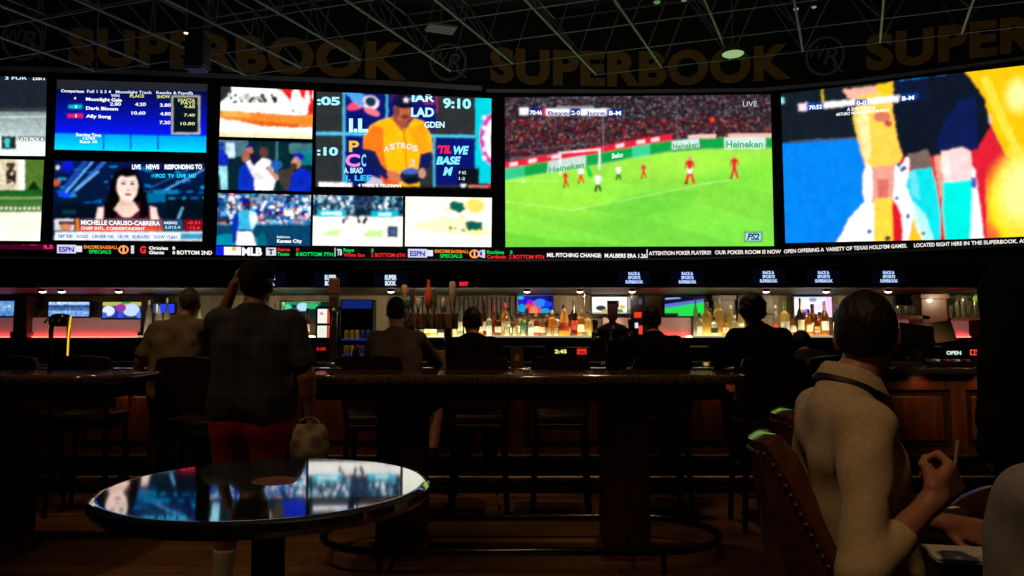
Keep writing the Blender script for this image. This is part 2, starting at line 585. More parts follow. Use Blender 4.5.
struct(MB().box(-ROOMX, ROOMX, ROOMY0, 31, ROOMZ, ROOMZ + 0.2).build('ceiling', DECK))
struct(MB().box(-ROOMX - 0.2, -ROOMX, ROOMY0, 31, 0, ROOMZ).build('wall_left', WALLM))
struct(MB().box(ROOMX, ROOMX + 0.2, ROOMY0, 31, 0, ROOMZ).build('wall_right', WALLM))
struct(MB().box(-ROOMX, ROOMX, ROOMY0 - 0.2, ROOMY0, 0, ROOMZ).build('wall_rear', WALLM))

# curved screen wall
xs = np.linspace(-ROOMX, ROOMX, 73)
mb = MB(); ys = wall_y(xs)
front = [(x, y) for x, y in zip(xs, ys)]
back = [(x, y + 0.5) for x, y in zip(xs, ys)][::-1]
n = len(xs)
v = [(x, y, 0) for x, y in front] + [(x, y, ROOMZ) for x, y in front] + [(x, y + .5, 0) for x, y in front] + [(x, y + .5, ROOMZ) for x, y in front]
f = []
for i in range(n - 1):
    f += [(i, i + 1, n + i + 1, n + i), (2 * n + i + 1, 2 * n + i, 3 * n + i, 3 * n + i + 1),
          (n + i, n + i + 1, 3 * n + i + 1, 3 * n + i), (2 * n + i, 2 * n + i + 1, i + 1, i)]
f += [(0, n, 3 * n, 2 * n), (n - 1, 2 * n - 1 + 0, 4 * n - 1, 3 * n - 1)]
struct(mb.add(v, f).build('wall_back', WALLM))


def wall_strip(name, pts, hgt, d0, d1, m, kind=True):
    """a moulding that follows the curved wall; pts = picture points along its upper edge, hgt its height there"""
    px = np.array([p[0] for p in pts], float); py = np.array([p[1] for p in pts], float)
    X = np.linspace(px[0], px[-1], 60); Y = np.interp(X, px, py)
    rows = [on_wall(X, Y, d0), on_wall(X, Y, d1), on_wall(X, Y + hgt, d1), on_wall(X, Y + hgt, d0)]
    k = len(X); v = np.concatenate(rows)
    f = []
    for i in range(k - 1):
        for r in range(4):
            s = (r + 1) % 4
            f.append((r * k + i, s * k + i, s * k + i + 1, r * k + i + 1))
    f += [(0, k, 2 * k, 3 * k), (k - 1, 4 * k - 1, 3 * k - 1, 2 * k - 1)]
    return MB().add(v, f).build(name, m)


struct(wall_strip('trim_1', [(-120, 66), (0, 66), (120, 69), (256, 75), (400, 81), (482, 86)], 5.0, 0.0, 0.45, CORNICE))
struct(wall_strip('trim_2', [(486, 89), (640, 89.5), (760, 88), (850, 80), (940, 68), (1024, 56), (1150, 34)], 3.6, 0.0, 0.45, CORNICE))
struct(wall_strip('trim_3', [(-120, 257), (0, 256.5), (300, 258), (512, 259.5), (700, 257.5), (860, 252), (1024, 244), (1150, 236)], 2.0, 0.0, 0.35, CORNICE))

# ------------------------------------------------------------------ space frame under the ceiling
ZB = EYE + 9.0; ZT = ZB + 1.7
e1 = Vector((0.75, 1.63, 0)); e2 = Vector((2.05, -0.66, 0)); N0 = Vector((8.97, 22.2, ZB))
endrow = {}
for j in range(-17, 12):
    endrow[j] = 0 if j >= -3 else (-1 if j >= -5 else (-2 if j >= -8 else (-3 if j >= -10 else (-4 if j >= -13 else -5))))
bot = MB(); top = MB(); dia = MB()
def node(i, j, up=0.0):
    p = N0 + e1 * i + e2 * j
    return Vector((p.x, p.y, ZB + up)) if not up else Vector((p.x - (e1.x + e2.x) / 2, p.y - (e1.y + e2.y) / 2, ZT))
NR = 9
for j in range(-17, 12):
    E = endrow[j]
    if abs(node(E, j).x) > ROOMX - 1: continue
    for i in range(E - NR, E):
        a, c_ = node(i, j), node(i + 1, j)
        if max(abs(a.x), abs(c_.x)) > ROOMX - 1: continue
        bot.tube([a, c_], 0.033, 6)
        if j - 1 in endrow and i + 1 <= endrow[j - 1]:
            d = node(i + 1, j - 1)
            if abs(d.x) < ROOMX - 1: bot.tube([c_, d], 0.016, 6)
        t0 = node(i + 1, j, 1.0)
        if abs(t0.x) < ROOMX - 1:
            dia.tube([c_, t0], 0.024, 5); dia.tube([a, t0], 0.024, 5)
            t1 = node(i, j, 1.0); top.tube([t0, t1], 0.030, 5)
            t2 = node(i + 1, j + 1, 1.0)
            if abs(t2.x) < ROOMX - 1:
                top.tube([t0, t2], 0.026, 5); dia.tube([c_, t2], 0.018, 5)
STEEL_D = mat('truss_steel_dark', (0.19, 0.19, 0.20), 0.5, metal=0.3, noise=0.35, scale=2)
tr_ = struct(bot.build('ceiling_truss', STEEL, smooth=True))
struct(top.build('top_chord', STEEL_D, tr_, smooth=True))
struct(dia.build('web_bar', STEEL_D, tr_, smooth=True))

# hanging speaker column, lamps and vent under the truss
t = thing('hanging_speaker', 'tall black speaker column hanging above the upper left screens', 'speaker', (0, 0, 0))
p0 = at(188, 69, 21.0); p1 = at(207, 69, 21.0)
hz = p0.z
for q in range(3):
    MB().box(p0.x, p1.x, 20.7, 21.2, hz + 0.02 + q * 1.0, hz + 0.98 + q * 1.0, 0.04).build('speaker_box', BLACK, t)
MB().box(p0.x + 0.02, p1.x - 0.02, 20.72, 21.16, hz - 0.08, hz + 0.02, 0.02).build('lower_rim', mat('blue_rim', (0.12, 0.14, 0.45), 0.4, noise=0.2), t)
MB().tube([(p0.x + 0.08, 21.05, hz + 2.9), (p0.x + 0.08, 21.05, ROOMZ)], 0.02).tube([(p1.x - 0.08, 21.05, hz + 2.9), (p1.x - 0.08, 21.05, ROOMZ)], 0.02).build('hanger_rod', STEEL, t)


def lamp_head(name, label, px, py, Y, r, col, strength, drop=None, dome=False):
    p = at(px, py, Y)
    t = thing(name, label, 'ceiling lamp', p)
    H = (drop if drop is not None else ROOMZ - p.z)
    MB().tube([(0, 0, r * 0.7), (0, 0, H)], 0.02, 8).build('hanging_rod', STEEL_D, t)
    if dome:
        MB().lathe([(r, 0.0), (r * 1.02, 0.03), (r * 0.9, 0.12), (r * 0.6, 0.24), (r * 0.2, 0.34), (0.06, 0.45)], n=28).build('lamp_shade', mat('dome_shade', (0.10, 0.10, 0.09), 0.5), t, True)
        MB().lathe([(0.02, -0.07), (r * 0.5, -0.06), (r * 0.9, -0.02), (r * 0.97, 0.0)], n=28).build('diffuser', emit('lamp_' + name, col, strength), t, True)
    else:
        MB().lathe([(r * .8, 0.0), (r, r * .6), (r * .9, r * 1.6), (r * .3, r * 2)], n=16).build('lamp_housing', BLACK, t, True)
        MB().lathe([(0.01, -r * .4), (r * .6, -r * .25), (r * .78, 0.0)], n=16).build('bulb', emit('lamp_' + name + '%d' % int(px), col, strength), t, True)
    return t


lamp_head('ceiling_spotlight', 'small bright warm spotlight beside the hanging speaker column', 186, 33, 20.0, 0.075, (1.0, 0.80, 0.55), 2.5)
lamp_head('pendant_dome_lamp', 'green-white dome lamp hanging in front of the gold lettering', 733, 54, 21.9, 0.33, (0.40, 0.62, 0.28), 0.75, dome=True)
lamp_head('ceiling_spotlight', 'left lamp of the small pair above the round wall emblem at right', 796, 9, 20.3, 0.09, (0.8, 0.9, 1.0), 0.45, 3)
lamp_head('ceiling_spotlight', 'right lamp of the small pair above the round wall emblem at right', 814, 7, 20.3, 0.09, (0.75, 0.85, 0.5), 0.3, 3)
lamp_head('ceiling_spotlight', 'dim green-tinted lamp at the top edge above the soccer screen, left of its pair', 657, 2, 19.2, 0.12, (0.2, 0.4, 0.15), 0.5, 3)
lamp_head('ceiling_spotlight', 'dim green-tinted lamp at the top edge above the soccer screen, right of its pair', 684, 0, 19.2, 0.10, (0.2, 0.4, 0.15), 0.5, 3)

p = at(441, 30, 20.5)
t = thing('ceiling_vent', 'small pale ventilation grille hanging among the truss bars above centre', 'vent', p, 0.35)
MB().box(-0.42, 0.42, -0.28, 0.28, 0.03, 0.07).build('vent_box', mat('vent_grey', (0.3, 0.26, 0.28), 0.5, noise=0.2), t)
mbv = MB()
for q in range(6): mbv.box(-0.40, 0.40, -0.26 + q * 0.09, -0.21 + q * 0.09, 0.0, 0.04)
mbv.build('louvre', mat('vent_pale', (0.55, 0.5, 0.52), 0.4, noise=0.2), t)
MB().tube([(0, 0, 0.06), (0, 0, ROOMZ - p.z)], 0.02).build('hanger_rod', STEEL_D, t)

# ------------------------------------------------------------------ dim lettering and round emblems above the screens
def word_sign(label, s, x0, y0, x1, h, slope, bend=0.0):
    t = thing('wall_lettering', label, 'sign', (0, 0, 0), group='dim gold words along the top of the screen wall')
    # letters are separate raised pieces, one child each
    v, f = text_mesh(s, 0.050, 0.06, 0, 1.08)
    tot = v[:, 0].max()
    posn = 0.0
    for i, ch in enumerate(s):
        pre, _ = text_mesh(s[:i + 1], 0.050, 0.06, 0, 1.08)
        cv, cf = text_mesh(ch, 0.050, 0.06, 0, 1.08)
        right = pre[:, 0].max()
        vx = cv[:, 0] - cv[:, 0].max() + right
        sc = (x1 - x0) / tot
        X = x0 + vx * sc
        Y = y0 - cv[:, 1] * h / CAPH + slope * (X - x0) + bend * (X - x0) ** 2
        P = on_wall(X, Y, 0.05 + (cv[:, 2] + 0.06) * 1.5)
        MB().add(P, cf).build('letter', GOLD, t)
    return t


word_sign('dim gold block word high on the wall above the left-hand baseball and betting screens', 'SUPERBOOK', 68, 62, 407, 35, 0.047)
word_sign('dim gold block word high on the wall above the soccer screen, behind the dome lamp', 'SUPERBOOK', 490, 80, 791, 33, 0.066, -0.00026)
word_sign('dim gold block word at the top right corner, cut off by the edge', 'SUPERBOOK', 866, 69, 1210, 34, -0.118, -0.00003)


def emblem(label, cx, cy, r, slope):
    t = thing('round_emblem', label, 'sign', (0, 0, 0), group='round monogram emblems on the screen wall')
    ring = []; F_ = []
    for R_ in (r, r * 0.86):
        for off in (0.05, 0.2):
            a = np.linspace(0, 2 * math.pi, 40, endpoint=False)
            ring.append(on_wall(cx + R_ * np.cos(a), cy + R_ * np.sin(a) + slope * R_ * np.cos(a), off))
    n = 40
    for i in range(n):
        j = (i + 1) % n
        F_ += [(n + i, n + j, 3 * n + j, 3 * n + i), (i, j, n + j, n + i), (2 * n + i, 3 * n + i, 3 * n + j, 2 * n + j)]
    MB().add(np.concatenate(ring), F_).build('ring', SIGNGREY, t)
    wall_text(t, 'W', cx - r * 0.80, cy + r * 0.15, r * 0.75, None, px1=cx + r * 0.05, bold=0.0, extrude=0.05, m=SIGNGREY, name='monogram_letter', shear=0.25, off=0.06)
    wall_text(t, 'R', cx - r * 0.08, cy + r * 0.45, r * 0.95, None, px1=cx + r * 0.66, bold=0.0, extrude=0.05, m=SIGNGREY, name='monogram_letter', shear=0.25, off=0.06)
    a = np.linspace(0, 1, 2)
    q = np.concatenate([on_wall([cx + r * .35, cx + r * .45, cx + r * 1.0, cx + r * 0.9], [cy + r * .45, cy + r * .4, cy + r * .78, cy + r * .88], o_) for o_ in (0.06, 0.16)])
    MB().add(q, [(4, 5, 6, 7), (0, 1, 5, 4), (1, 2, 6, 5), (2, 3, 7, 6), (3, 0, 4, 7)]).build('swash', SIGNGREY, t)


emblem('dim round monogram emblem at the far left, above the racing screen', 22, 40, 21, 0.03)
emblem('dim round monogram emblem in the middle, between the two gold words', 448, 62, 19, 0.03)
emblem('dim round monogram emblem at right, between the soccer and close-up screens', 825, 56, 20, -0.10)

# ================================================================== THE VIDEO WALL
PIC = picture_mat('screen_picture', SCREEN)


def video_screen(label, cv, extra=None):
    """a panel on the curved wall: housing behind, frame around, lit picture in front"""
    t = thing('video_screen', label, 'video screen', (0, 0, 0), group='large video screens on the curved wall')
    TL, TR, BR, BL = cv.cor
    S = np.linspace(0, 1, 14)
    g = 0.9
    def edge(gx, gy, off):
        # outline of the panel grown by gx, gy picture rows, as top row and bottom row
        top = [TL[0] - gx + (TR[0] - TL[0] + 2 * gx) * S, TL[1] - gy + (TR[1] - TL[1]) * S]
        bt = [BL[0] - gx + (BR[0] - BL[0] + 2 * gx) * S, BL[1] + gy + (BR[1] - BL[1]) * S]
        return on_wall(top[0], top[1], off), on_wall(bt[0], bt[1], off)
    n = len(S)
    a, b_ = edge(g, g, 0.0); c_, d_ = edge(g, g, 0.16); e_, h_ = edge(0.0, 0.0, 0.16)
    v = np.concatenate([a, b_, c_, d_, e_, h_]); f = []
    A, B_, C_, D_, E_, H_ = [k * n for k in range(6)]
    for i in range(n - 1):
        f += [(A + i, A + i + 1, C_ + i + 1, C_ + i), (D_ + i, D_ + i + 1, B_ + i + 1, B_ + i),
              (C_ + i, C_ + i + 1, E_ + i + 1, E_ + i), (H_ + i, H_ + i + 1, D_ + i + 1, D_ + i)]
    f += [(A, C_, D_, B_), (A + n - 1, B_ + n - 1, D_ + n - 1, C_ + n - 1), (C_, E_, H_, D_), (C_ + n - 1, D_ + n - 1, H_ + n - 1, E_ + n - 1)]
    MB().add(v, f).build('frame', BEZEL, t)
    cv.mesh(lambda X, Y, S_, T_: on_wall(X, Y, 0.12), 'picture', PIC, t)
    return t


W_ = (1, 1, 1)
def T(t, s, x, y, h, col, x1=None, bold=0.02, slope=0.0, k=1.0, name='screen_text', shear=0.0):
    return wall_text(t, s, x, y, h, col, px1=x1, off=0.15, bold=bold, slope=slope, k=k, name=name, shear=shear)


# --- far left, upper: racing under a dark sky
c = Canvas((-70, 74), (47, 78), (45, 156), (-72, 155), bg=(0.10, 0.13, 0.17), warp=0.16, grain=0.021, seed=3, soft=3)
c.vgrad(-80, 107, 60, 117, (0.13, 0.17, 0.19), (0.33, 0.38, 0.38))
c.vgrad(-80, 112, 60, 136, (0.50, 0.55, 0.54), (0.72, 0.80, 0.80)).noise(0.06, 2.2, 3)
c.rect(-80, 118, 60, 120, (0.8, 0.85, 0.85), 0.7, -0.02)
c.rect(-80, 136, 60, 158, (0.92, 0.97, 0.94))
c.rect(1, 136, 16, 149, (0.10, 0.16, 0.18)); c.ell(7, 141, 3, 3, (0.25, 0.75, 0.75)); c.rect(5, 143, 9, 147, (0.25, 0.75, 0.75))
c.rect(17, 136, 45, 141, (0.15, 0.2, 0.22), 0.6)
t = video_screen('far left upper video screen showing a pale racetrack under a dark sky', c)
T(t, 'LATE PICK 4', 18, 141, 3.6, (0.95, 1, 1), 43); T(t, '3 FUR', 5, 79.5, 3, (0.75, 0.95, 1), 27); T(t, 'DIRT', 33, 80, 3, W_, 46)
# --- far left, lower: horses
c = Canvas((-72, 158), (44, 160), (40, 241), (-76, 240), bg=(0.93, 0.90, 0.78), warp=0.16, grain=0.021, seed=5, soft=3)
c.rect(-80, 158, 24, 190, (0.86, 0.80, 0.68)).noise(0.05, 3, 4)
c.dots(6, 163, 16, 184, 2.4, [(0.2, 0.16, 0.14), (0.45, 0.35, 0.28), (0.1, 0.09, 0.1)], 0.75, seed=4)
c.rect(18, 160, 25, 190, (0.95, 0.93, 0.9)); c.rect(24.5, 159, 48, 191, (0.30, 0.44, 0.16)).noise(0.05, 2, 8)
c.poly([(27, 190), (33, 180), (40, 190)], (0.05, 0.16, 0.06))
c.vgrad(-80, 190, 50, 212, (0.04, 0.34, 0.10), (0.36, 0.50, 0.24)); c.rect(-80, 197, 50, 199, (0.5, 0.62, 0.35))
for k in range(26): c.rect(-78 + k * 4.6, 207, -75.5 + k * 4.6, 209.5, (0.85, 0.9, 0.75))
c.vgrad(-80, 212, 50, 243, (0.93, 0.94, 0.85), (0.99, 0.99, 0.92))
t = video_screen('far left lower video screen showing horses on a sandy track beside green turf', c)

# --- betting board
c = Canvas((57, 79.5), (207.5, 84), (206, 152.5), (54.5, 149.5), bg=(0.02, 0.05, 0.20), grain=.015, seed=7)
c.vgrad(40, 80, 220, 133, (0.01, 0.03, 0.12), (0.02, 0.08, 0.92), 0.02)
c.vgrad(40, 79, 220, 88.5, (0.12, 0.13, 0.15), (0.13, 0.13, 0.16), 0.02)
c.vgrad(40, 132, 220, 150, (0.0, 0.58, 0.93), (0.0, 0.85, 0.95), 0.02)
for x in (103, 130, 157): c.rect(x, 134, x + 1.5, 149, (0.0, 0.25, 0.65), 0.9)
c.rect(40, 131.5, 220, 133, (0.0, 0.2, 0.75), 1, 0.02)
c.rect(171.5, 96, 199.5, 134, (0.75, 0.75, 0.65)); c.rect(172.7, 97.2, 198, 132.5, (0.01, 0.07, 0.13))
c.rect(69, 105, 82, 108.5, (0.0, 0.72, 0.80)); c.rect(68, 114, 83, 117.5, (0.92, 0.12, 0.16))
t = video_screen('blue betting board video screen with rows of names and odds', c)
sl = 0.03
T(t, 'Comparison', 61, 92, 2.8, W_, 84, slope=sl); T(t, 'Full 1 2 3 4   Moonlight Track   Results & Payoffs', 87, 92.6, 2.8, (0.85, 0.88, 1), 193, slope=sl * .6)
T(t, 'Moonlight Gala', 86, 100.5, 3.2, W_, 122, slope=sl, bold=0.03); T(t, 'Dark Bloom', 86, 109.5, 3.2, W_, 118, slope=sl, bold=0.03)
T(t, 'Ally Song', 86, 117.5, 3.2, W_, 111, slope=sl, bold=0.03)
T(t, '*', 74, 101, 4, (1, 0.9, 0.5)); T(t, '3', 75, 108.2, 3, W_); T(t, '5', 75, 117.2, 3, W_)
T(t, 'WIN', 111, 97, 3, (0.8, 0.9, 1)); T(t, 'PLACE', 130, 97.4, 3, (0.9, 0.9, 0.4), 144); T(t, 'SHOW', 157, 98, 3, (0.9, 0.9, 0.4), 170)
for s, x, y in (('2.80', 110, 105.5), ('4.20', 135, 105.8), ('3.80', 160, 106.6), ('10.60', 131.5, 114.5), ('4.80', 160, 115.3), ('7.20', 159.5, 124)):
    T(t, s, x, y, 3.2, (.9, .92, 1), x + (14 if len(s) > 4 else 11), bold=0.03)
for s, x, y in (('EXACTA', 178, 101.5), ('PAYS', 181, 104.5), ('4.60', 184, 108), ('7.40', 184, 116.5), ('10.80', 180.5, 125)):
    T(t, s, x, y, 3.0, (0.85, 0.84, 0.55), 195, bold=0.02)
T(t, 'Starting Time', 76, 136, 3.2, W_, 101, slope=sl); T(t, '12:45', 83, 139.6, 2.8, W_, 95); T(t, 'Race 10', 80, 143, 2.8, W_, 97)

# --- news presenter
c = Canvas((54.5, 160.5), (205, 163.5), (202, 241.5), (52, 240), bg=(0.01, 0.07, 0.18), warp=0.18, grain=0.029, seed=11, soft=3)
r7 = np.random.default_rng(7)
c.vgrad(40, 160, 220, 215, (0.01, 0.08, 0.30), (0.01, 0.08, 0.16))
for k in range(70):
    x, y = r7.uniform(55, 203), r7.uniform(166, 205)
    c.rect(x, y, x + r7.uniform(2, 9), y + r7.uniform(1, 3), [(0.02, 0.40, 0.75), (0.0, 0.55, 0.85), (0.02, 0.15, 0.55), (0.02, 0.06, 0.2), (0.1, 0.7, 0.9)][k % 5], 0.75)
c.line(62, 193, 85, 163, 5, (0.12, 0.30, 0.70), 0.8); c.line(64, 195, 92, 163, 2, (0.35, 0.65, 0.95)); c.line(70, 196, 104, 163, 3.5, (0.20, 0.45, 0.85), 0.8); c.line(76, 190, 98, 172, 2, (0.5, 0.8, 0.9), .8)
c.ell(68, 167, 6, 6, (0.03, 0.10, 0.85), 0.9, soft=.6); c.ell(56.5, 183, 3.5, 3, (0.75, 0.32, 0.12)); c.ell(65, 195, 7, 2.5, (0.05, 0.25, 0.95))
c.line(160, 193, 203, 170, 1.3, (0.35, 0.65, 0.9)); c.line(150, 188, 203, 163, 1, (0.2, 0.5, 0.8), .7)
c.ell(58, 168, 2, 2, (0.8, 0.8, 0.85))
c.rect(147, 193, 165, 202, (0.0, 0.42, 0.62), .9); c.rect(153, 190, 178, 194, (0.0, 0.50, 0.72), .9)
c.rect(54, 203, 96, 220, (0.01, 0.04, 0.08), .7); c.rect(166, 199, 204, 218, (0.01, 0.05, 0.09), .85)
c.line(178, 218, 182, 208, 2.2, (0.35, 0.6, 0.75)); c.rect(63, 210, 76, 214, (0.02, 0.25, 0.3), .8)
# the presenter
c.ell(126, 190, 16.5, 22, (0.02, 0.012, 0.02)); c.poly([(109, 190), (143, 188), (148, 222), (104, 222)], (0.02, 0.012, 0.02))
c.poly([(95, 222), (98, 208), (112, 203), (140, 203), (155, 207), (159, 222)], (0.30, 0.03, 0.14))
c.poly([(95, 224), (98, 208), (104, 207), (103, 224)], (0.96, 0.85, 0.80)); c.poly([(151, 224), (150, 206), (156, 208), (160, 224)], (0.96, 0.85, 0.80))
c.poly([(106, 222), (104, 205), (112, 190), (119, 205), (116, 218)], (0.02, 0.012, 0.02)); c.poly([(140, 200), (146, 190), (149, 215), (139, 221)], (0.02, 0.012, 0.02))
c.poly([(119, 202), (134, 202), (139, 210), (130, 217), (123, 217), (114, 209)], (0.96, 0.80, 0.74)); c.rect(120, 196, 133, 206, (0.90, 0.72, 0.66))
c.ell(127.5, 186.5, 10.3, 14.5, (0.98, 0.86, 0.82)); c.ell(127, 173.5, 11, 3.8, (0.02, 0.012, 0.02))
c.ell(123.3, 184, 2.3, 1.3, (0.15, 0.08, 0.08)); c.ell(132.3, 184, 2.3, 1.3, (0.15, 0.08, 0.08)); c.rect(120.5, 181, 126, 181.8, (0.2, 0.1, 0.1)); c.rect(130, 181, 135, 181.8, (0.2, 0.1, 0.1))
c.ell(128, 190, 1.6, 1, (0.85, 0.6, 0.55)); c.ell(128, 194.6, 3.6, 1.3, (0.62, 0.18, 0.22))
# captions
c.rect(54, 219, 204, 231, (0.12, 0.05, 0.09)); c.rect(55, 219, 74, 230, (0.85, 0.85, 0.88)); c.rect(59, 221, 74, 225, (0.35, 0.2, 0.2)); c.ell(66, 227, 6, 3, (0.85, 0.5, 0.35))
c.rect(76, 218.5, 79, 231, (0.85, 0.48, 0.18)); c.vgrad(80, 219, 162, 225.5, (0.42, 0.33, 0.40), (0.55, 0.30, 0.34)); c.vgrad(80, 225.5, 162, 231, (0.75, 0.25, 0.2), (0.92, 0.38, 0.22))
c.rect(163, 220, 182, 231, (0.12, 0.32, 0.45)); c.rect(184, 220, 202, 230, (0.50, 0.05, 0.10)); c.rect(55, 231.5, 203, 240.5, (0.88, 0.92, 0.96)); c.rect(180, 233, 203, 239, (0.2, 0.6, 0.75))
t = video_screen('video screen of a dark-haired news presenter in a maroon sleeveless top', c)
T(t, 'MICHELLE CARUSO-CABRERA', 81, 224.5, 4.4, W_, 160, slope=.012, bold=0.03); T(t, 'CHIEF INTL. CORRESPONDENT', 81, 229.5, 3, W_, 145, slope=.01)
T(t, 'NASDAQ', 164, 224, 2.6, W_, 177); T(t, '5,012.4', 165, 228.5, 2.6, (0.7, 0.9, 1), 180); T(t, '-0.21', 187, 224, 3, (1, 0.2, 0.25), 200); T(t, '-12.6', 187, 229, 3, (1, 0.2, 0.25), 200)
T(t, 'S&P 500   GOLD   CRUDE OIL   10-YR   EUR/USD   DOW 17,601', 58, 237.5, 3.2, (0.12, 0.2, 0.65), 177, slope=.01)
T(t, 'LIVE    NEWS    RESPONDING TO', 132, 169, 4.5, (0.95, 0.98, 1), 202, bold=.05); T(t, 'FCC  TV  LIVE  HD', 156, 177.5, 3.6, (0.1, 0.85, 1), 196, bold=.04)

# --- column of three small pictures
c = Canvas((221, 86.5), (313.5, 90.5), (312, 139), (219.5, 136.5), bg=(1, 0.99, 0.96), warp=0.42, grain=0.017, seed=13, soft=3)
c.rect(219, 85, 232, 104, (0.16, 0.16, 0.17)); c.poly([(219, 104), (240, 88), (250, 88), (240, 99), (224, 108)], (1, 1, 1))
c.dots(228, 94, 277, 103, 3, [(0.10, 0.10, 0.08), (0.25, 0.1, 0.1), (1, 1, 1), (1, 1, 1), (1, .98, .96)], 0.65, seed=5)
c.poly([(277, 88), (313, 90), (313, 125), (306, 122), (308, 104), (300, 96), (293, 108), (288, 98)], (0.92, 0.10, 0.12))
c.ell(296, 100, 5, 10, (1, 1, 1)); c.ell(307, 98, 2.5, 7, (0.98, 0.95, 0.95)); c.rect(290, 104, 303, 118, (1, 1, 1))
c.ell(293, 111, 1, 1.3, (0.1, 0.1, 0.1)); c.ell(299, 112, 1, 1.3, (0.1, 0.1, 0.1))
c.poly([(220, 110), (250, 112), (290, 115), (313, 115), (313, 127), (290, 128), (260, 126), (240, 121), (220, 119)], (0.96, 0.52, 0.16))
c.poly([(222, 111), (250, 112), (250, 117), (222, 116)], (0.97, 0.66, 0.30)); c.poly([(240, 119), (270, 122), (300, 124), (299, 127), (262, 126)], (0.86, 0.38, 0.10))
c.vgrad(219, 128, 314, 140, (0.99, 0.97, 0.82), (0.85, 0.80, 0.60), 0.06); c.poly([(219, 119), (262, 126), (313, 129), (300, 133), (219, 131)], (1, 0.99, 0.92)); c.noise(0.04, 2, 6)
video_screen('small video screen of white and orange racing shapes, top of its column', c)

c = Canvas((219, 140), (312.5, 142.5), (311, 191.5), (218, 189.5), bg=(0.02, 0.14, 0.18), warp=0.29, grain=0.050, seed=15, soft=3)
c.rect(219, 140, 248, 156, (0.55, 0.75, 0.85), .5); c.rect(226, 143, 235, 158, (0.75, 0.85, 0.9)); c.rect(262, 140, 290, 190, (0.02, 0.15, 0.18)); c.rect(276, 142, 277.5, 175, (0.25, 0.5, 0.55))
c.rect(289, 144, 312, 154, (0.35, 0.6, 0.62), .7); c.rect(300, 150, 312, 165, (0.05, 0.55, 0.60), .8)
c.poly([(219, 147), (224, 150), (229, 156), (227, 168), (219, 168)], (0.05, 0.15, 0.70)); c.ell(222, 145, 3, 3, (0.1, 0.2, 0.6)); c.poly([(219, 167), (227, 166), (228, 189), (222, 190)], (0.60, 0.88, 0.95))
c.ell(250, 147.5, 4, 3, (0.05, 0.1, 0.45)); c.ell(250, 151, 3, 3.5, (0.75, 0.45, 0.35)); c.poly([(243, 154), (258, 153), (262, 175), (243, 170)], (0.06, 0.08, 0.25))
c.ell(246, 156.5, 3.6, 5.5, (0.62, 0.38, 0.28)); c.poly([(240, 168), (250, 160), (256, 170), (257, 190), (238, 190)], (0.03, 0.18, 0.75))
c.ell(264, 152.5, 4.2, 5.5, (0.35, 0.22, 0.2)); c.poly([(254, 167), (262, 158), (270, 160), (276, 178), (273, 190), (255, 190)], (0.97, 0.97, 1.0)); c.poly([(246, 162), (250, 160), (258, 172), (254, 178)], (0.93, 0.9, 0.95))
c.line(268, 168, 277, 178, 4, (0.75, 0.55, 0.50)); c.ell(276, 165, 6, 5, (0.15, 0.40, 0.80), .8); c.poly([(276, 172), (292, 168), (300, 190), (284, 190)], (0.25, 0.22, 0.17))
c.ell(298, 157, 5.5, 4, (0.05, 0.12, 0.70)); c.ell(296, 163, 4.5, 5.5, (0.78, 0.55, 0.45)); c.ell(294, 166, 3, 3, (0.3, 0.18, 0.12)); c.poly([(291, 175), (300, 168), (311, 172), (311, 192), (288, 192)], (0.04, 0.15, 0.72))
video_screen('small video screen of baseball players in blue and white in a dugout', c)

c = Canvas((218, 193), (311, 195), (310, 246), (216.5, 245), bg=(0.05, 0.35, 0.6), warp=0.32, grain=0.042, seed=17, soft=3)
c.dots(216, 193, 312, 225, 5.2, [(0.05, 0.15, 0.75), (0.10, 0.60, 0.85), (0.80, 0.90, 0.98), (0.35, 0.70, 0.9), (0.95, 0.95, 1), (0.04, 0.08, 0.35), (0.1, 0.45, 0.7), (0.85, 0.45, 0.5)], 1, seed=12, cy=4.5)
c.dots(216, 193, 312, 225, 2.6, [(0.05, 0.1, 0.6), (0.9, 0.95, 1), (0.05, 0.4, 0.6)], .35, seed=13)
c.rect(216, 225, 312, 246, (0.03, 0.24, 0.38)); c.rect(216, 223.5, 312, 225, (0.15, 0.45, 0.6)); c.ell(233, 246, 34, 12, (0.0, 0.52, 0.65)); c.ell(262, 246, 5, 14, (0.0, 0.38, 0.45))
c.ell(247, 203.5, 4.6, 3.6, (0.03, 0.08, 0.5)); c.ell(248, 207.5, 3.4, 4, (0.25, 0.13, 0.12)); c.poly([(234, 222), (238, 213), (246, 210), (256, 212), (258, 222), (252, 232), (237, 232)], (0.20, 0.72, 0.88))
c.poly([(250, 211), (256, 213), (258, 220), (252, 230), (249, 220)], (0.85, 0.95, 0.97)); c.poly([(234, 214), (239, 213), (238, 242), (233, 243), (232, 225)], (0.04, 0.15, 0.65)); c.poly([(238, 231), (252, 231), (256, 246), (236, 246)], (0.98, 0.98, 1))
c.rect(238, 229.5, 252, 231.5, (0.05, 0.1, 0.4)); c.rect(217, 216, 230, 222, (0.03, 0.12, 0.2), .7)
t = video_screen('small video screen of a batter in light blue with a crowd behind him', c)
T(t, 'Baltimore', 277, 238, 2.4, (0.8, 0.95, 1), 290); T(t, 'Kansas City', 277, 242.6, 3.4, W_, 302, bold=.03)

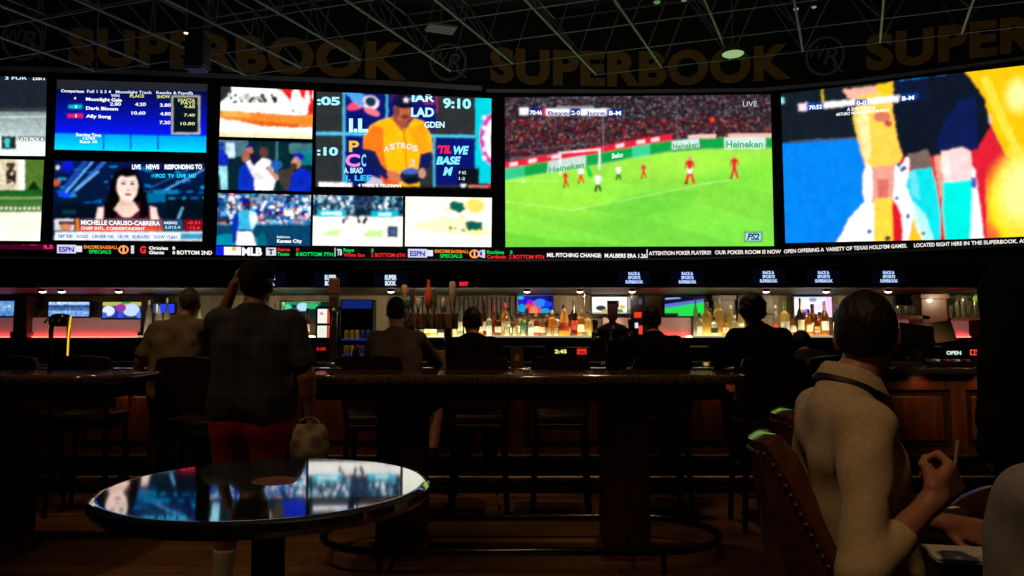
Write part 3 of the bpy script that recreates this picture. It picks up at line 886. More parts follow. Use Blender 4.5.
# --- the big baseball picture
NAVY = (0.03, 0.08, 0.42)
c = Canvas((316.5, 91.5), (491.5, 98.5), (490.5, 189), (315.5, 186.5), bg=(0.17, 0.18, 0.19), warp=0.18, grain=0.025, seed=19, soft=3)
c.rect(344, 85, 388, 190, NAVY); c.rect(386, 85, 436, 130, NAVY); c.rect(433, 135, 476, 185, NAVY)
CY = (0.30, 0.75, 0.90)
c.rect(315, 132, 392, 135, CY, 1, .01); c.rect(343, 90, 345.4, 186, CY, .9); c.rect(386, 90, 388, 125, CY, .9); c.rect(428, 134.5, 478, 137, CY, 1, .02); c.rect(433, 136, 435, 186, CY, .9); c.rect(390, 93, 437, 103.5, (0.45, 0.1, 0.35), .4)
c.rect(475, 90, 493, 190, (0.0, 0.80, 0.85)); c.rect(436, 96, 437.5, 113, (0.6, 0.15, 0.3))
c.ell(496, 139, 16.5, 27, (0.85, 0.25, 0.65)); c.ell(497, 139, 13, 22, (0.93, 0.92, 0.98)); c.ell(498, 139, 8, 15, (0.55, 0.2, 0.6))
for yy in (118, 128, 138, 149, 158): c.ell(484, yy, 2, 2.3, (1, .9, 1))
# team badge and mascot-free swirl
c.ell(361, 100, 13, 6, (0.25, 0.62, 0.85), 1, .5); c.ell(358, 105, 11, 4, (0.95, 0.30, 0.45), 1, -.35); c.ell(371, 103, 8, 7, (0.95, 0.85, 0.9), 1, .4); c.ell(371, 102, 5.5, 5, (0.05, 0.2, 0.3), 1, .4); c.ell(372, 112, 8, 3.2, (0.95, 0.45, 0.55), 1, .4)
c.poly([(344, 92), (352, 92), (366, 104), (360, 107)], (0.3, 0.62, 0.9))
c.line(420, 96, 396, 106, 3, (0.1, 0.6, 0.8)); c.rect(424, 103, 434, 104.5, (0.7, .1, .5))
# pitcher
ORG, YEL = (0.98, 0.42, 0.10), (1.0, 0.72, 0.05)
c.poly([(364, 185), (372, 176), (390, 182), (394, 187), (364, 187)], (0.78, 0.72, 0.8))
c.poly([(363, 150), (364, 138), (370, 126), (379, 121), (392, 117), (398, 128), (408, 128), (414, 118), (424, 122), (431, 136), (433, 153), (420, 158), (418, 176), (420, 186), (384, 186), (378, 165)], YEL)
c.poly([(363, 150), (365, 137), (373, 125), (383, 128), (384, 150), (390, 185), (384, 186), (376, 165)], ORG, .85); c.poly([(378, 160), (388, 170), (400, 184), (384, 186)], (0.92, 0.25, 0.08), .8)
c.poly([(408, 128), (424, 124), (431, 150), (421, 156)], (0.99, 0.60, 0.08), .8); c.line(404, 130, 407, 176, 1.2, (0.85, 0.40, 0.05))
c.poly([(392, 117), (402, 131), (412, 117), (410, 112), (395, 112)], (0.60, 0.30, 0.20)); c.line(391, 118, 403, 132, 1.4, (0.80, 0.42, .05)); c.line(403, 132, 414, 118, 1.4, (0.80, 0.42, .05))
c.poly([(394, 107), (411, 107), (411, 115), (407, 121), (399, 121), (394, 114)], (0.70, 0.36, 0.26)); c.ell(397, 112, 3, 6, (0.5, 0.24, 0.18)); c.ell(405, 117, 4, 2.5, (0.4, 0.2, .16))
c.poly([(393, 106), (393.5, 99), (398, 95), (406, 95), (410, 98), (411.5, 105), (403, 107.5)], (0.05, 0.06, 0.22)); c.poly([(393, 105), (411.5, 104), (413, 108.5), (401, 109)], (0.03, 0.04, 0.16))
for k in range(5):
    a = -math.pi / 2 + k * 2 * math.pi / 5
    c.poly([(406 + 3.4 * math.cos(a), 100.5 + 3.4 * math.sin(a)), (406 + 1.4 * math.cos(a + 1.5), 100.5 + 1.4 * math.sin(a + 1.5)), (406 + 1.4 * math.cos(a - 1.5), 100.5 + 1.4 * math.sin(a - 1.5))], (1, .93, .88))
c.poly([(363, 148), (376, 151), (382, 165), (391, 174), (386, 180), (372, 168), (364, 158)], (0.06, 0.10, 0.32)); c.poly([(420, 154), (432, 151), (430, 166), (424, 172), (418, 170)], (0.06, 0.10, 0.32))
c.ell(395, 176, 8.5, 4.5, (0.80, 0.45, 0.32), 1, .5); c.ell(411, 176, 11, 8.5, (0.09, 0.12, 0.26)); c.ell(410, 171, 8, 3, (0.25, 0.38, 0.70)); c.ell(422, 173, 3.6, 5, (0.75, 0.55, 0.45)); c.ell(412, 180, 7, 3, (0.04, .05, .10))
c.rect(457, 168, 479, 183, (0.05, 0.06, 0.10)); c.rect(462, 183, 491, 190, (0.1, 0.08, 0.1)); c.rect(468, 185, 491, 189, (0.80, 0.45, 0.45)); c.rect(487, 184, 491.5, 190, (0.85, 0.1, 0.1)); c.poly([(460, 183.5), (466, 184), (463, 189)], (1, 1, 1))
c.rect(317, 185, 493, 190, (0.02, 0.02, 0.03), 1, .013); c.rect(319, 182, 352, 186.5, (0.95, 0.95, 0.97), 1, .01)
t = video_screen('large video screen of a baseball pitcher in an orange-yellow jersey and navy cap', c)
LB = (0.62, 0.95, 1.0)
T(t, ':05', 317, 104.5, 8, LB, 340, bold=.04, slope=.02); T(t, ':10', 317, 155, 8, LB, 338, bold=.04, slope=.01); T(t, '9:10', 443, 107.5, 9.5, LB, 471, bold=.04, slope=.03)
T(t, 'I.L', 349, 131.5, 13, (0.75, 0.97, 1), 368, bold=.05); T(t, 'P', 349, 151.5, 11, (0.95, 0.72, 0.2), 359, bold=.03); T(t, 'C', 345.5, 166, 12, (0.95, 0.5, 0.85), 360, bold=.04)
T(t, 'C', 361.5, 166, 12, (0.45, .9, 1), 366, bold=.02)
T(t, 'A. BRAD', 344, 173, 5.5, (0.7, 0.95, 1), 363, bold=.03); T(t, 'J. LEE', 344, 180.5, 5.5, (0.2, 0.75, 0.95), 372, bold=.03)
T(t, 'IAR', 412, 101.5, 7, (0.8, 0.97, 1), 434.5, bold=.03); T(t, 'LAD', 411, 116.5, 9, (0.72, 0.93, 1), 434, bold=.04); T(t, 'GDEN', 424.5, 127.5, 6, (0.8, 0.97, 1), 444.5, bold=.03)
T(t, "'TIL", 437.5, 153, 7.5, (0.95, 0.12, 0.3), 451.5, bold=.05, shear=.25); T(t, 'WE', 453.5, 154, 8, (0.5, 0.9, 1), 469, bold=.05, shear=.25); T(t, 'BASE', 436, 164, 7.5, (0.5, 0.9, 1), 461, bold=.05, shear=.25); T(t, 'M', 443, 175, 8, (0.5, 0.9, 1), 453, bold=.05, shear=.25)
for i, ch in enumerate('ASTROS'):
    x = 384 + i * 5.7
    T(t, ch, x, 151.5 - [0, 2.2, 3.3, 3.3, 2.2, 0.6][i], 5.8, (0.92, 0.85, 0.90), x + 5.2, bold=.03)
T(t, '3', 410, 166, 7, (0.95, 0.78, 0.75), 415, bold=.02); T(t, '4 WIDE: S. FELDMAN', 358, 186.6, 3, W_, 401, bold=.03, slope=.012)
T(t, 'P 62', 459, 174, 3, (0.8, .9, .95), 466); T(t, '1-2', 459, 180, 3, (0.8, .9, .95), 465)

# --- two small baseball pictures below it
c = Canvas((313.5, 195), (403, 196.5), (402.5, 246.5), (312.5, 245.5), bg=(0.98, 0.97, 0.93), warp=0.29, grain=0.017, seed=23, soft=3)
c.dots(312, 195, 404, 215, 3.0, [(0.05, 0.20, 0.32), (0.55, 0.75, 0.85), (0.9, 0.95, 1), (0.12, 0.4, 0.55), (0.03, 0.10, 0.2), (0.25, 0.5, 0.62)], 1, seed=21, cy=2.6)
c.rect(354, 195, 373, 213, (0.05, 0.12, 0.25), .75); c.rect(312, 210, 404, 216.5, (0.02, 0.10, 0.18), .7)
c.rect(318, 210, 346, 217, (0.0, 0.72, 0.80)); c.rect(322, 212, 341, 215, (0.85, 0.98, 1)); c.rect(371, 211, 398, 217.5, (0.0, 0.70, 0.80)); c.rect(378, 213, 391, 216, (0.8, 0.98, 1))
c.poly([(320, 235), (330, 230), (342, 230), (338, 236)], (0.80, 0.94, 0.62)); c.poly([(362, 236), (369, 230), (383, 230), (381, 237)], (0.78, 0.94, 0.58))
for (x, y, q) in ((344, 221, (0.15, 0.15, 0.2)), (347, 218, (0.4, .45, .5)), (358, 216, (0.10, 0.14, 0.2)), (359, 221, (0.25, 0.28, 0.32)), (365, 213, (.08, .1, .2)), (366, 219, (0.15, 0.2, 0.28)), (364, 222, (.1, .1, .12)), (352, 212, (.5, .6, .7))): c.ell(x, y, 1.9, 2.6, q)
c.rect(387, 226, 397.5, 237, (0.17, 0.28, 0.38)); c.rect(390, 229, 395, 234, (0.25, 0.4, 0.55)); c.rect(312, 216.5, 404, 219, (1, 1, 1), .3)
video_screen('small video screen of a bright infield with teal boards, below the pitcher at left', c)

c = Canvas((405.5, 196.5), (491.8, 197.8), (491.3, 247), (405, 246.3), bg=(1.0, 0.99, 0.92), warp=0.32, grain=0.011, seed=25, soft=4)
c.poly([(412, 226), (445, 216), (480, 222), (492, 235), (455, 233), (425, 231)], (0.98, 0.96, 0.72), .8); c.ell(451, 209, 9, 1.6, (0.99, 0.92, 0.65)); c.ell(475, 206, 9, 7, (0.98, 0.85, 0.40), 1, 0, .5)
c.poly([(449, 203), (453, 201), (463, 203), (465, 209), (460, 213.5), (450, 209.5)], (0.02, 0.38, 0.32)); c.poly([(466, 222), (470, 220.5), (482.5, 221.5), (482, 230), (472, 230), (468.5, 231), (465, 226)], (0.02, 0.36, 0.30))
c.ell(462, 217.5, 2.6, 1.3, (0.95, 0.85, 0.5)); c.dots(449, 225, 466, 231, 2, [(0.95, 0.88, 0.45), (0.35, 0.3, 0.3), (1, .98, .85)], .45, seed=3); c.ell(475, 233, 6, 2, (0.98, 0.95, 0.55))
video_screen('small overexposed cream video screen with two green shapes, below the pitcher at right', c)

# --- the soccer match
c = Canvas((505, 97.5), (770.5, 94.5), (774, 246), (505.5, 247), bg=(0.45, 0.9, 0.2), warp=0.11, grain=0.015, seed=27, soft=3)
def edge_y(x):       # line where turf meets the boards
    return np.interp(x, [505, 548, 600, 640, 668, 700, 775], [180.5, 173, 164.5, 157, 152.5, 149.5, 148.5])
EY = edge_y(c.PX)
tt = np.clip((c.PY - EY) / 95, 0, 1)[..., None]
c.img = np.array((0.60, 0.90, 0.26)) * (1 - tt) + np.array((0.46, 0.86, 0.26)) * tt
band = 0.5 + 0.5 * np.sin((c.PY - 0.28 * (c.PX - 505)) / 9.5 * 1.0)
c.img *= (1 - 0.045 * (band > 0.5))[..., None]
c.ell(560, 200, 60, 14, (0.64, 0.93, 0.25), .5, 0.1, .8); c.ell(700, 165, 80, 12, (0.66, 0.93, 0.28), .6, -.05, .8); c.ell(640, 215, 45, 18, (0.40, 0.80, 0.24), .45, -.2, .8); c.ell(740, 178, 40, 14, (0.44, 0.84, 0.22), .5, -.2, .8)
c.poly([(584, 209), (640, 193), (700, 190), (690, 205), (640, 217)], (0.38, 0.78, 0.22), .45); c.poly([(505, 232), (560, 240), (640, 246), (505, 247)], (0.36, 0.75, 0.2), .5)
up = c.PY < EY
boards = (c.PY >= EY - 11.5) & up
crowd = (c.PY < EY - 11.5)
cc = Canvas((505, 97.5), (770.5, 94.5), (774, 246), (505.5, 247), bg=(0.14, 0.12, 0.15))
cc.dots(500, 90, 780, 185, 2.0, [(0.16, 0.13, 0.16), (0.22, 0.19, 0.22), (0.10, 0.09, 0.12), (0.26, 0.24, 0.27), (0.40, 0.37, 0.40), (0.30, 0.10, 0.12)], 1, seed=31, cy=1.8)
cc.dots(500, 118, 780, 185, 2.0, [(0.55, 0.12, 0.14), (0.46, 0.08, 0.11), (0.30, 0.10, 0.13), (0.62, 0.34, 0.32), (0.20, 0.1, 0.14), (0.15, 0.13, 0.2)], .5, seed=32, cy=1.8)
cc.line(745, 141, 771, 117, 3, (0.2, 0.17, 0.18), .9); cc.ell(712, 120, 2.2, 2.4, (1, 0.25, 0.1))
cc.line(505, 160, 600, 149, 2.2, (0.36, 0.42, 0.46), .7); cc.line(600, 149, 775, 138, 1.5, (0.32, 0.34, 0.38), .7); cc.line(505, 152, 600, 143, 1.1, (0.36, 0.38, 0.42), .7)
cc.rect(505, 150, 510, 165, (0.05, .05, .1), .5)
c.img = np.where(crowd[..., None], cc.img, c.img)
c.img = np.where(boards[..., None], np.array((0.05, 0.62, 0.26)), c.img)
c.put((c.PY >= EY - 1.2) & up, (0.55, 0.72, 0.55), .6)
c.put((c.PY >= EY - 18) & (c.PY < EY - 11.5) & (c.PX < 672), (0.86, 0.12, 0.24)); c.dots(505, 150, 672, 172, 3, [(0.9, 0.15, 0.25), (1, 0.8, 0.85), (0.95, 0.5, 0.55)], .0, seed=5)
for x in (514, 533, 556, 620, 641, 655): c.put((abs(c.PX - x) < 4) & (c.PY >= EY - 16.5) & (c.PY < EY - 13), (1, 0.85, 0.88))
c.put((c.PX > 688) & (c.PX < 716) & (c.PY > EY - 15) & (c.PY < EY - 11), (0.93, 0.75, 0.72)); c.put((c.PX > 728) & (c.PY > EY - 15) & (c.PY < EY - 11), (0.94, 0.72, 0.66))
c.put((c.PX > 672) & (c.PX < 700) & boards, (0.10, 0.45, 0.35), .8); c.put((c.PX > 672) & (c.PX < 699) & (c.PY > EY - 11) & (c.PY < EY - 2), (0.80, 0.88, 0.86)); c.put((c.PX > 724) & boards & (c.PX < 765), (0.78, 0.9, 0.84)); c.put((c.PX > 548) & (c.PX < 586) & boards, (0.75, 0.84, 0.80))
c.put((c.PX > 505) & (c.PX < 525) & boards, (0.3, 0.85, 0.7), .6); c.put((c.PX > 632) & (c.PX < 650) & boards, (0.35, 0.9, 0.75), .6)
WL = (0.78, 0.95, 0.60)
c.line(505, 201, 572, 210, 1.0, WL, .55); c.line(572, 210, 710, 183, 1.0, WL, .6); c.line(700, 184, 730, 180, 1.2, WL, .6); c.line(730, 180, 740, 174, 1.2, WL, .7); c.line(505, 181, 560, 181, .9, WL, .5)
c.line(560, 153, 600, 149.5, 1.4, (0.96, 0.96, 0.98)); c.line(560.5, 153, 560.5, 174, 1.4, (0.96, 0.96, 0.98)); c.line(599.5, 149.5, 599.5, 169, 1.6, (0.96, 0.96, 0.98)); c.line(548, 157, 560, 153, .9, (.9, .9, .9), .7)
c.line(603, 118, 603.5, 152, 1.0, (0.6, 0.6, 0.62), .6); c.line(677, 98, 677, 140, 1.0, (0.5, 0.5, 0.52), .5)
RD, WHT, SK, BK = (0.84, 0.16, 0.16), (0.95, 0.95, 0.95), (0.85, 0.6, 0.45), (0.08, 0.08, 0.1)
def player(x, y, h, top, shorts, legs, lean=0.0):
    c.line(x, y + h * .5, x - h * .13 + lean, y + h, h * .12, legs); c.line(x, y + h * .5, x + h * .15 + lean, y + h * .97, h * .12, legs)
    c.ell(x, y + h * .54, h * .10, h * .12, shorts); c.ell(x, y + h * .30, h * .105, h * .20, top); c.ell(x, y + h * .07, h * .065, h * .08, SK)
    c.line(x - h * .12, y + h * .2, x - h * .17, y + h * .45, h * .06, top); c.line(x + h * .12, y + h * .2, x + h * .17, y + h * .42, h * .06, top)
    c.ell(x - h * .13 + lean, y + h, h * .07, h * .04, BK)
player(565.5, 171, 16, RD, RD, (0.75, .2, .15), 1); player(581, 166, 17, WHT, RD, RD); player(598, 173, 18, WHT, WHT, BK); player(618.5, 165, 14, WHT, WHT, BK)
player(643.5, 163, 15, RD, RD, RD); player(689.5, 156, 27, RD, WHT, RD); player(734, 155, 23, RD, RD, (0.8, .2, .15))
c.poly([(586, 167), (590, 167), (593, 175), (592, 178), (588, 176)], (0.05, 0.75, 0.25)); c.ell(524, 181, 1.4, 1.2, W_)
c.rect(520, 108, 529, 115, (0.95, 0.92, 0.95), 1, .015); c.rect(529, 108.5, 543, 115.5, (0.05, 0.15, 0.50)); c.rect(543, 108.5, 546, 115.5, (0.85, .1, .2)); c.rect(546, 109, 611, 115.8, (0.92, 0.92, 0.95)); c.rect(570, 109, 581, 116, (0.05, 0.18, 0.55)); c.rect(607, 109.5, 623.5, 116.5, (0.05, 0.15, 0.50)); c.rect(557, 106.5, 594, 108.5, (0.65, 0.65, 0.7), .8)
c.rect(744, 231.5, 762, 241.5, (0.15, 0.42, 0.35)); c.rect(745.5, 233, 760.5, 240, (0.75, 0.90, 0.92))
t = video_screen('large video screen of a soccer match, red and white players on bright green turf', c)
T(t, '70:46', 530, 114.5, 4.2, W_, 542, bold=.03); T(t, '2-0', 571.5, 114.8, 4.2, W_, 580, bold=.03); T(t, 'B-M', 609, 115, 4.2, W_, 621, bold=.03); T(t, 'Bayern   Juve', 548, 114.7, 3.6, (.35, .3, .5), 605)
T(t, 'LIVE', 743, 106.5, 5.5, (0.75, 0.78, 0.8), 757, bold=.0); T(t, 'Heineken', 549, 173, 6, (0.30, 0.66, 0.42), 584, slope=-.16, bold=.03); T(t, 'Heineken', 673, 150, 6.5, (0.30, 0.66, 0.42), 698, slope=-.1, bold=.03); T(t, 'Heineken', 726, 147.5, 7, (0.30, 0.66, 0.42), 763, bold=.03); T(t, 'Beko', 612, 158.5, 5, (.8, 1, .9), 623, slope=-.16, bold=.03)
T(t, 'FS2', 747, 239.5, 6, (0.10, 0.25, 0.45), 759.5, bold=.05, shear=.2)

# --- close-up at the right
c = Canvas((781, 94), (1062, 61), (1062, 237), (785.5, 243), bg=(0.02, 0.50, 0.90), warp=0.38, grain=0.021, seed=29, soft=5)
c.poly([(775, 90), (900, 75), (900, 141), (868, 139.5), (780, 145)], (0.075, 0.11, 0.15)); c.poly([(781, 144), (862, 139), (866, 245), (781, 245)], (0.02, 0.50, 0.91)); c.rect(790, 141, 858, 142.5, (0.35, 0.5, 0.6), .7, -.05)
c.line(822, 90, 824, 108, 1.6, (0.85, 0.8, 0.1)); c.ell(783, 101, 2, 3, (0.55, 0.9, 0.95))
c.poly([(866, 125), (1000, 75), (1070, 60), (1070, 240), (870, 245)], (0.85, 0.12, 0.20))
# yellow shirt and blurred figure at right
c.poly([(962, 72), (1070, 55), (1070, 175), (1036, 170), (1006, 156), (988, 118)], (1.0, 0.76, 0.04)); c.ell(1026, 202, 42, 52, (1.0, 0.84, 0.10), 1, .1, .35); c.ell(1020, 190, 22, 34, (1.0, 0.97, 0.62), .9, .1, .8); c.ell(1018, 96, 12, 16, (1, 0.97, 0.70), .9, 0, .9); c.line(985, 80, 1016, 150, 9, (1.0, .90, .35), .6)
c.ell(990, 238, 10, 12, (0.9, 0.4, 0.2), .8, 0, .8); c.poly([(976, 180), (985, 150), (987, 240), (975, 240)], (0.85, 0.10, 0.20))
c.rect(980, 116, 991, 124, (0.8, 0.75, 0.85), .8)
# white backdrop between the legs
c.poly([(836, 243), (852, 215), (866, 200), (868, 170), (903, 165), (908, 150), (912, 200), (940, 243)], (0.97, 0.97, 0.99)); c.poly([(968, 160), (975, 170), (980, 210), (984, 241), (970, 241)], (0.97, 0.95, 0.98))
# player in yellow shorts
c.poly([(843, 90), (893, 84), (897, 102), (886, 110), (848, 98)], (0.93, 0.72, 0.62)); c.poly([(853, 118), (858, 96), (890, 90), (893, 115), (903, 155), (897, 166), (866, 168), (861, 150)], (1.0, 0.80, 0.30)); c.poly([(857, 118), (866, 100), (872, 150), (866, 166)], (1.0, 0.90, 0.62)); c.poly([(893, 82), (898, 95), (882, 95), (874, 86)], (1.0, 0.78, 0.1))
c.ell(882, 117, 9, 5, (0.85, 0.45, 0.38)); c.ell(888, 124, 4, 3.5, (.75, .3, .25)); c.poly([(866, 168), (895, 164), (893, 200), (875, 204), (866, 198)], (0.90, 0.62, 0.55)); c.ell(868, 185, 5, 22, (0.98, 0.95, 0.93)); c.poly([(877, 180), (889, 178), (888, 197), (878, 198)], (0.85, 0.42, 0.38))
c.poly([(874, 199), (892, 197), (895, 215), (893, 243), (874, 243)], (1.0, 0.82, 0.25)); c.poly([(892, 198), (897, 204), (902, 215), (903, 243), (893, 243)], (0.86, 0.08, 0.15)); c.poly([(908, 243), (914, 212), (924, 222), (928, 243)], (1, 0.75, 0.1))
# player in dark shorts and cyan socks
c.poly([(893, 82), (965, 72), (986, 100), (990, 128), (977, 150), (945, 156), (903, 157), (897, 138), (893, 110)], (0.05, 0.08, 0.14)); c.poly([(936, 150), (942, 124), (960, 100), (976, 96), (978, 150)], (0.05, 0.10, 0.30)); c.poly([(893, 84), (925, 78), (930, 100), (900, 105)], (0.05, 0.09, 0.22), .8)
c.poly([(908, 154), (928, 150), (934, 170), (912, 170)], (0.45, 0.38, 0.35)); c.poly([(911, 170), (932, 168), (936, 185), (941, 215), (940, 243), (926, 243), (915, 210), (906, 185)], (0.05, 0.86, 0.88)); c.poly([(912, 200), (925, 215), (935, 243), (924, 243), (915, 225)], (0.80, 0.97, 0.98), .85); c.poly([(908, 172), (915, 170), (920, 200), (912, 195)], (0.4, .85, .9))
c.poly([(941, 152), (962, 147), (971, 152), (972, 180), (944, 184), (942, 170)], (0.98, 0.82, 0.82)); c.poly([(934, 156), (941, 155), (944, 184), (940, 200), (938, 186)], (0.88, 0.60, 0.50)); c.ell(945, 165, 5, 12, (1, .93, .92), .7, 0, .6)
c.poly([(943, 182), (972, 179), (972, 210), (970, 243), (946, 243), (943, 220), (942, 200)], (0.0, 0.92, 0.86)); c.poly([(971, 176), (976, 178), (976, 190), (971, 187)], (0.25, .35, .7))
for x, y in ((899, 165), (902, 170), (905, 168), (908, 216), (870, 231), (897, 198)): c.ell(x, y, 2, 2.4, (0.15, 0.35, 0.6))
c.ell(888, 238, 3, 2, (.2, .2, .2)); c.ell(923, 233, 2, 2, (.3, .3, .2))
c.rect(799, 104, 808, 111, (0.95, 0.85, 0.9), 1, -.07); c.rect(807, 104, 824, 110.5, (0.05, 0.3, 0.65), 1, -.07); c.rect(824, 102.5, 899, 108.5, (0.96, 0.95, 0.95), 1, -.09); c.rect(855, 100, 867, 106, (0.04, 0.3, 0.62), 1, -.08); c.rect(900, 95.5, 918, 102, (0.04, 0.25, 0.6), 1, -.12)
t = video_screen('large right-hand video screen close-up of legs in dark shorts and cyan socks', c)
T(t, '70:52', 809, 109.5, 4, W_, 822, bold=.03, slope=-.08); T(t, '0-0', 856.5, 105, 4.2, W_, 866, bold=.03, slope=-.06); T(t, 'B-M', 902, 100.6, 4.2, W_, 914, bold=.03, slope=-.1)
T(t, 'A SHOT WIDE', 847, 111, 3.4, W_, 875, slope=-.06); T(t, 'ARTURO VIDAL BAYERN MUNICH', 836, 116, 3, W_, 889, slope=-.09)
for k in range(3): pass

# ------------------------------------------------------------------ the LED ticker below the screens
tk = thing('ticker_display', 'long thin LED ticker strip of scrolling scores below the video screens', 'ticker', (0, 0, 0))
tp = [(-100, 240), (0, 243), (260, 246), (500, 249), (640, 249), (780, 247.2), (900, 241.5), (1024, 236.5), (1120, 231)]
px_ = np.array([p[0] for p in tp]); py_ = np.array([p[1] for p in tp])
X = np.linspace(-100, 1120, 80); Y = np.interp(X, px_, py_)
rows = [on_wall(X, Y, 0.0), on_wall(X, Y, 0.13), on_wall(X, Y + 10.6, 0.13), on_wall(X, Y + 10.6, 0.0)]
k = len(X); f = []
for i in range(k - 1):
    for r in range(4): f.append((r * k + i, ((r + 1) % 4) * k + i, ((r + 1) % 4) * k + i + 1, r * k + i + 1))
f += [(0, k, 2 * k, 3 * k), (k - 1, 4 * k - 1, 3 * k - 1, 2 * k - 1)]
MB().add(np.concatenate(rows), f).build('panel', mat('ticker_black', (0.012, 0.012, 0.014), 0.5, noise=.2), tk)
def ty(x, d): return float(np.interp(x, px_, py_)) + d
def patch(parent, x0, x1, d0, d1, col, name='lit_block', off=0.14):
    v = [on_wall(x, ty(x, d), off) for x, d in ((x0, d0), (x0, d1), (x1, d1), (x1, d0))]
    return MB().add(v, [(0, 1, 2, 3)]).build(name, glow(col), parent)
def K(s, x, d, h, col, x1, bold=.02, sl=0.01): return T(tk, s, x, ty(x, d), h, col, x1, bold, slope=sl, name='ticker_text')
PINK, GRN, RED = (0.95, 0.12, 0.50), (0.0, 0.85, 0.35), (0.95, 0.15, 0.18)
patch(tk, -100, 55, 2.0, 6.6, (0.25, 0.01, 0.11)); K('SEE SUPERVISOR FOR DETAILS', -62, 6.2, 3.6, (1, 0.2, 0.55), 53)
def pantages(x):
    patch(tk, x, x + 19, 1.0, 9.5, (0.78, 0.78, 0.90)); patch(tk, x + 19, x + 25, 2.0, 8.0, (0.85, 0.85, 0.92)); K('ESPN', x + 2, 8, 5, (0.25, 0.2, 0.65), x + 17, .04)
    K('ENCORE', x + 27, 4.5, 3.2, (1, 0.6, 0.25), x + 42); K('BASEBALL', x + 43, 4.5, 3.2, (1, 0.5, 0.2), x + 61); K('SPECIALS', x + 32, 9.3, 3.6, GRN, x + 54)
    a = np.linspace(0, 2 * math.pi, 20, endpoint=False)
    cx, cyy = x + 66.5, ty(x + 66, 5.2)
    v = np.concatenate([on_wall(cx + 5.2 * np.cos(a), cyy + 4.4 * np.sin(a), .14), on_wall(cx + 3.4 * np.cos(a), cyy + 2.8 * np.sin(a), .14)])
    MB().add(v, [(i, (i + 1) % 20, 20 + (i + 1) % 20, 20 + i) for i in range(20)]).build('ring_mark', glow((1, 0.6, 0.35)), tk)
    K('I', cx - .9, 7.6, 5, (1, 0.7, 0.45), cx + .9, .05); patch(tk, x + 74, x + 77, 1, 9, (0.8, 0.8, 0.85))
pantages(57); pantages(408)
K('G', 140, 8.4, 7, RED, 146, .05); K('Orioles', 149, 4.8, 3.3, W_, 168); K('Giants', 149, 9.2, 3.3, W_, 164); K('0', 172.5, 4.6, 3.3, W_, 175); K('0', 172.5, 9.2, 3.3, W_, 175); K('BOTTOM 2ND', 177, 9.2, 3.8, W_, 212)
patch(tk, 216, 224, .8, 9.5, (0.05, 0.12, 0.85)); patch(tk, 224, 241, 1.2, 9.4, (0.92, 0.92, 0.95)); patch(tk, 232, 236, 1.4, 5, (1, 0.65, 0.2), off=.15); K('MLB', 242, 9.2, 7.6, (0.95, 0.95, 1), 262, .05)
patch(tk, 266, 276, 1.5, 9.4, (0.8, 0.82, 0.86)); K('T', 268, 8.3, 5.6, (.1, .12, .3), 274, .04)
K('Astros', 277, 4.8, 3.5, RED, 290); K('0', 296, 4.8, 3.5, RED, 299); K('Texas', 277, 9.3, 3.5, GRN, 289); K('8', 296, 9.3, 3.5, GRN, 298.5); K('BOTTOM 7TH', 300, 9.3, 3.8, GRN, 333)
patch(tk, 334.5, 335.6, .8, 9.5, (0.7, .7, .7)); K('TB', 337, 8, 6, (0.75, 0.85, 0.9), 342, .04); K('Rays', 343.5, 4.6, 3.5, GRN, 354); K('3', 371, 4.6, 3.5, GRN, 373.5); K('White Sox', 343.5, 9.4, 3.5, RED, 365); K('2 BOTTOM 6TH', 371, 9.4, 3.8, RED, 405)
K('C', 478, 8, 6.6, (0.75, 0.7, 0.9), 484.5, .05); K('Rockies', 487, 4.9, 3.5, GRN, 504); K('5', 510, 4.9, 3.5, GRN, 512.5); K('Cardinals', 487, 9.4, 3.5, RED, 506); K('2 BOTTOM 9TH', 509, 9.5, 3.8, RED, 544)
K('MIL PITCHING CHANGE:  M.ALBERS ERA 1.26', 547, 7.8, 4.0, W_, 646); patch(tk, 646.6, 647.6, .5, 9.5, (0.85, .85, .85))
for s, x, x1 in (('ATTENTION POKER PLAYERS!!', 649, 711), ('OUR POKER ROOM IS NOW', 715, 781), ('OPEN OFFERING A', 784, 824), ("VARIETY OF TEXAS HOLD'EM GAMES.", 826, 907), ('LOCATED RIGHT HERE', 914, 962), ('IN THE SUPERBOOK. ASK', 964, 1030)):
    sl_ = (ty(x1, 0) - ty(x, 0)) / (x1 - x)
    T(tk, s, x, ty(x, 6.2), 3.8, (0.95, 0.92, 0.90), x1, .02, slope=sl_, name='ticker_text')

# ================================================================== THE BAR
YB0, YB1 = 6.85, 7.65          # guests' side and bartenders' side of the counter
BH = 1.13
YW = 9.75                      # partition behind the bar
YS0, YS1 = 8.75, 9.45          # back-bar cabinet
SHZ = at(560, 336, 8.95).z     # height of the lit bottle shelf
BX0, BX1 = -8.2, 8.2

struct(MB().box(BX0, BX1, YW, YW + 0.15, 0, 2.34).build('wall_bar', TILE))

# front counter
t = thing('bar_counter', 'long wood-panelled bar counter with dark polished stone top behind the bar stools', 'bar', (0, 0, 0))
MB().box(BX0, BX1, YB0 - 0.12, YB1, BH - 0.05, BH, 0.015).build('countertop', GRANITE, t, True)
MB().box(BX0, BX1, YB0 + 0.06, YB0 + 0.5, 0.16, BH - 0.05).build('carcass', WOOD_D, t)
mb = MB().box(BX0, BX1, YB0 + 0.02, YB0 + 0.06, BH - 0.20, BH - 0.05).box(BX0, BX1, YB0 + 0.02, YB0 + 0.06, 0.30, 0.40)
x = BX0
while x < BX1:
    mb.box(x, x + 0.14, YB0 + 0.02, YB0 + 0.06, 0.40, BH - 0.20); x += 1.02
mb.build('panel_frame', WOOD, t)
mb = MB(); x = BX0
while x < BX1 - .9:
    mb.box(x + 0.20, x + 0.96, YB0 + 0.035, YB0 + 0.06, 0.46, BH - 0.26, 0.012); x += 1.02
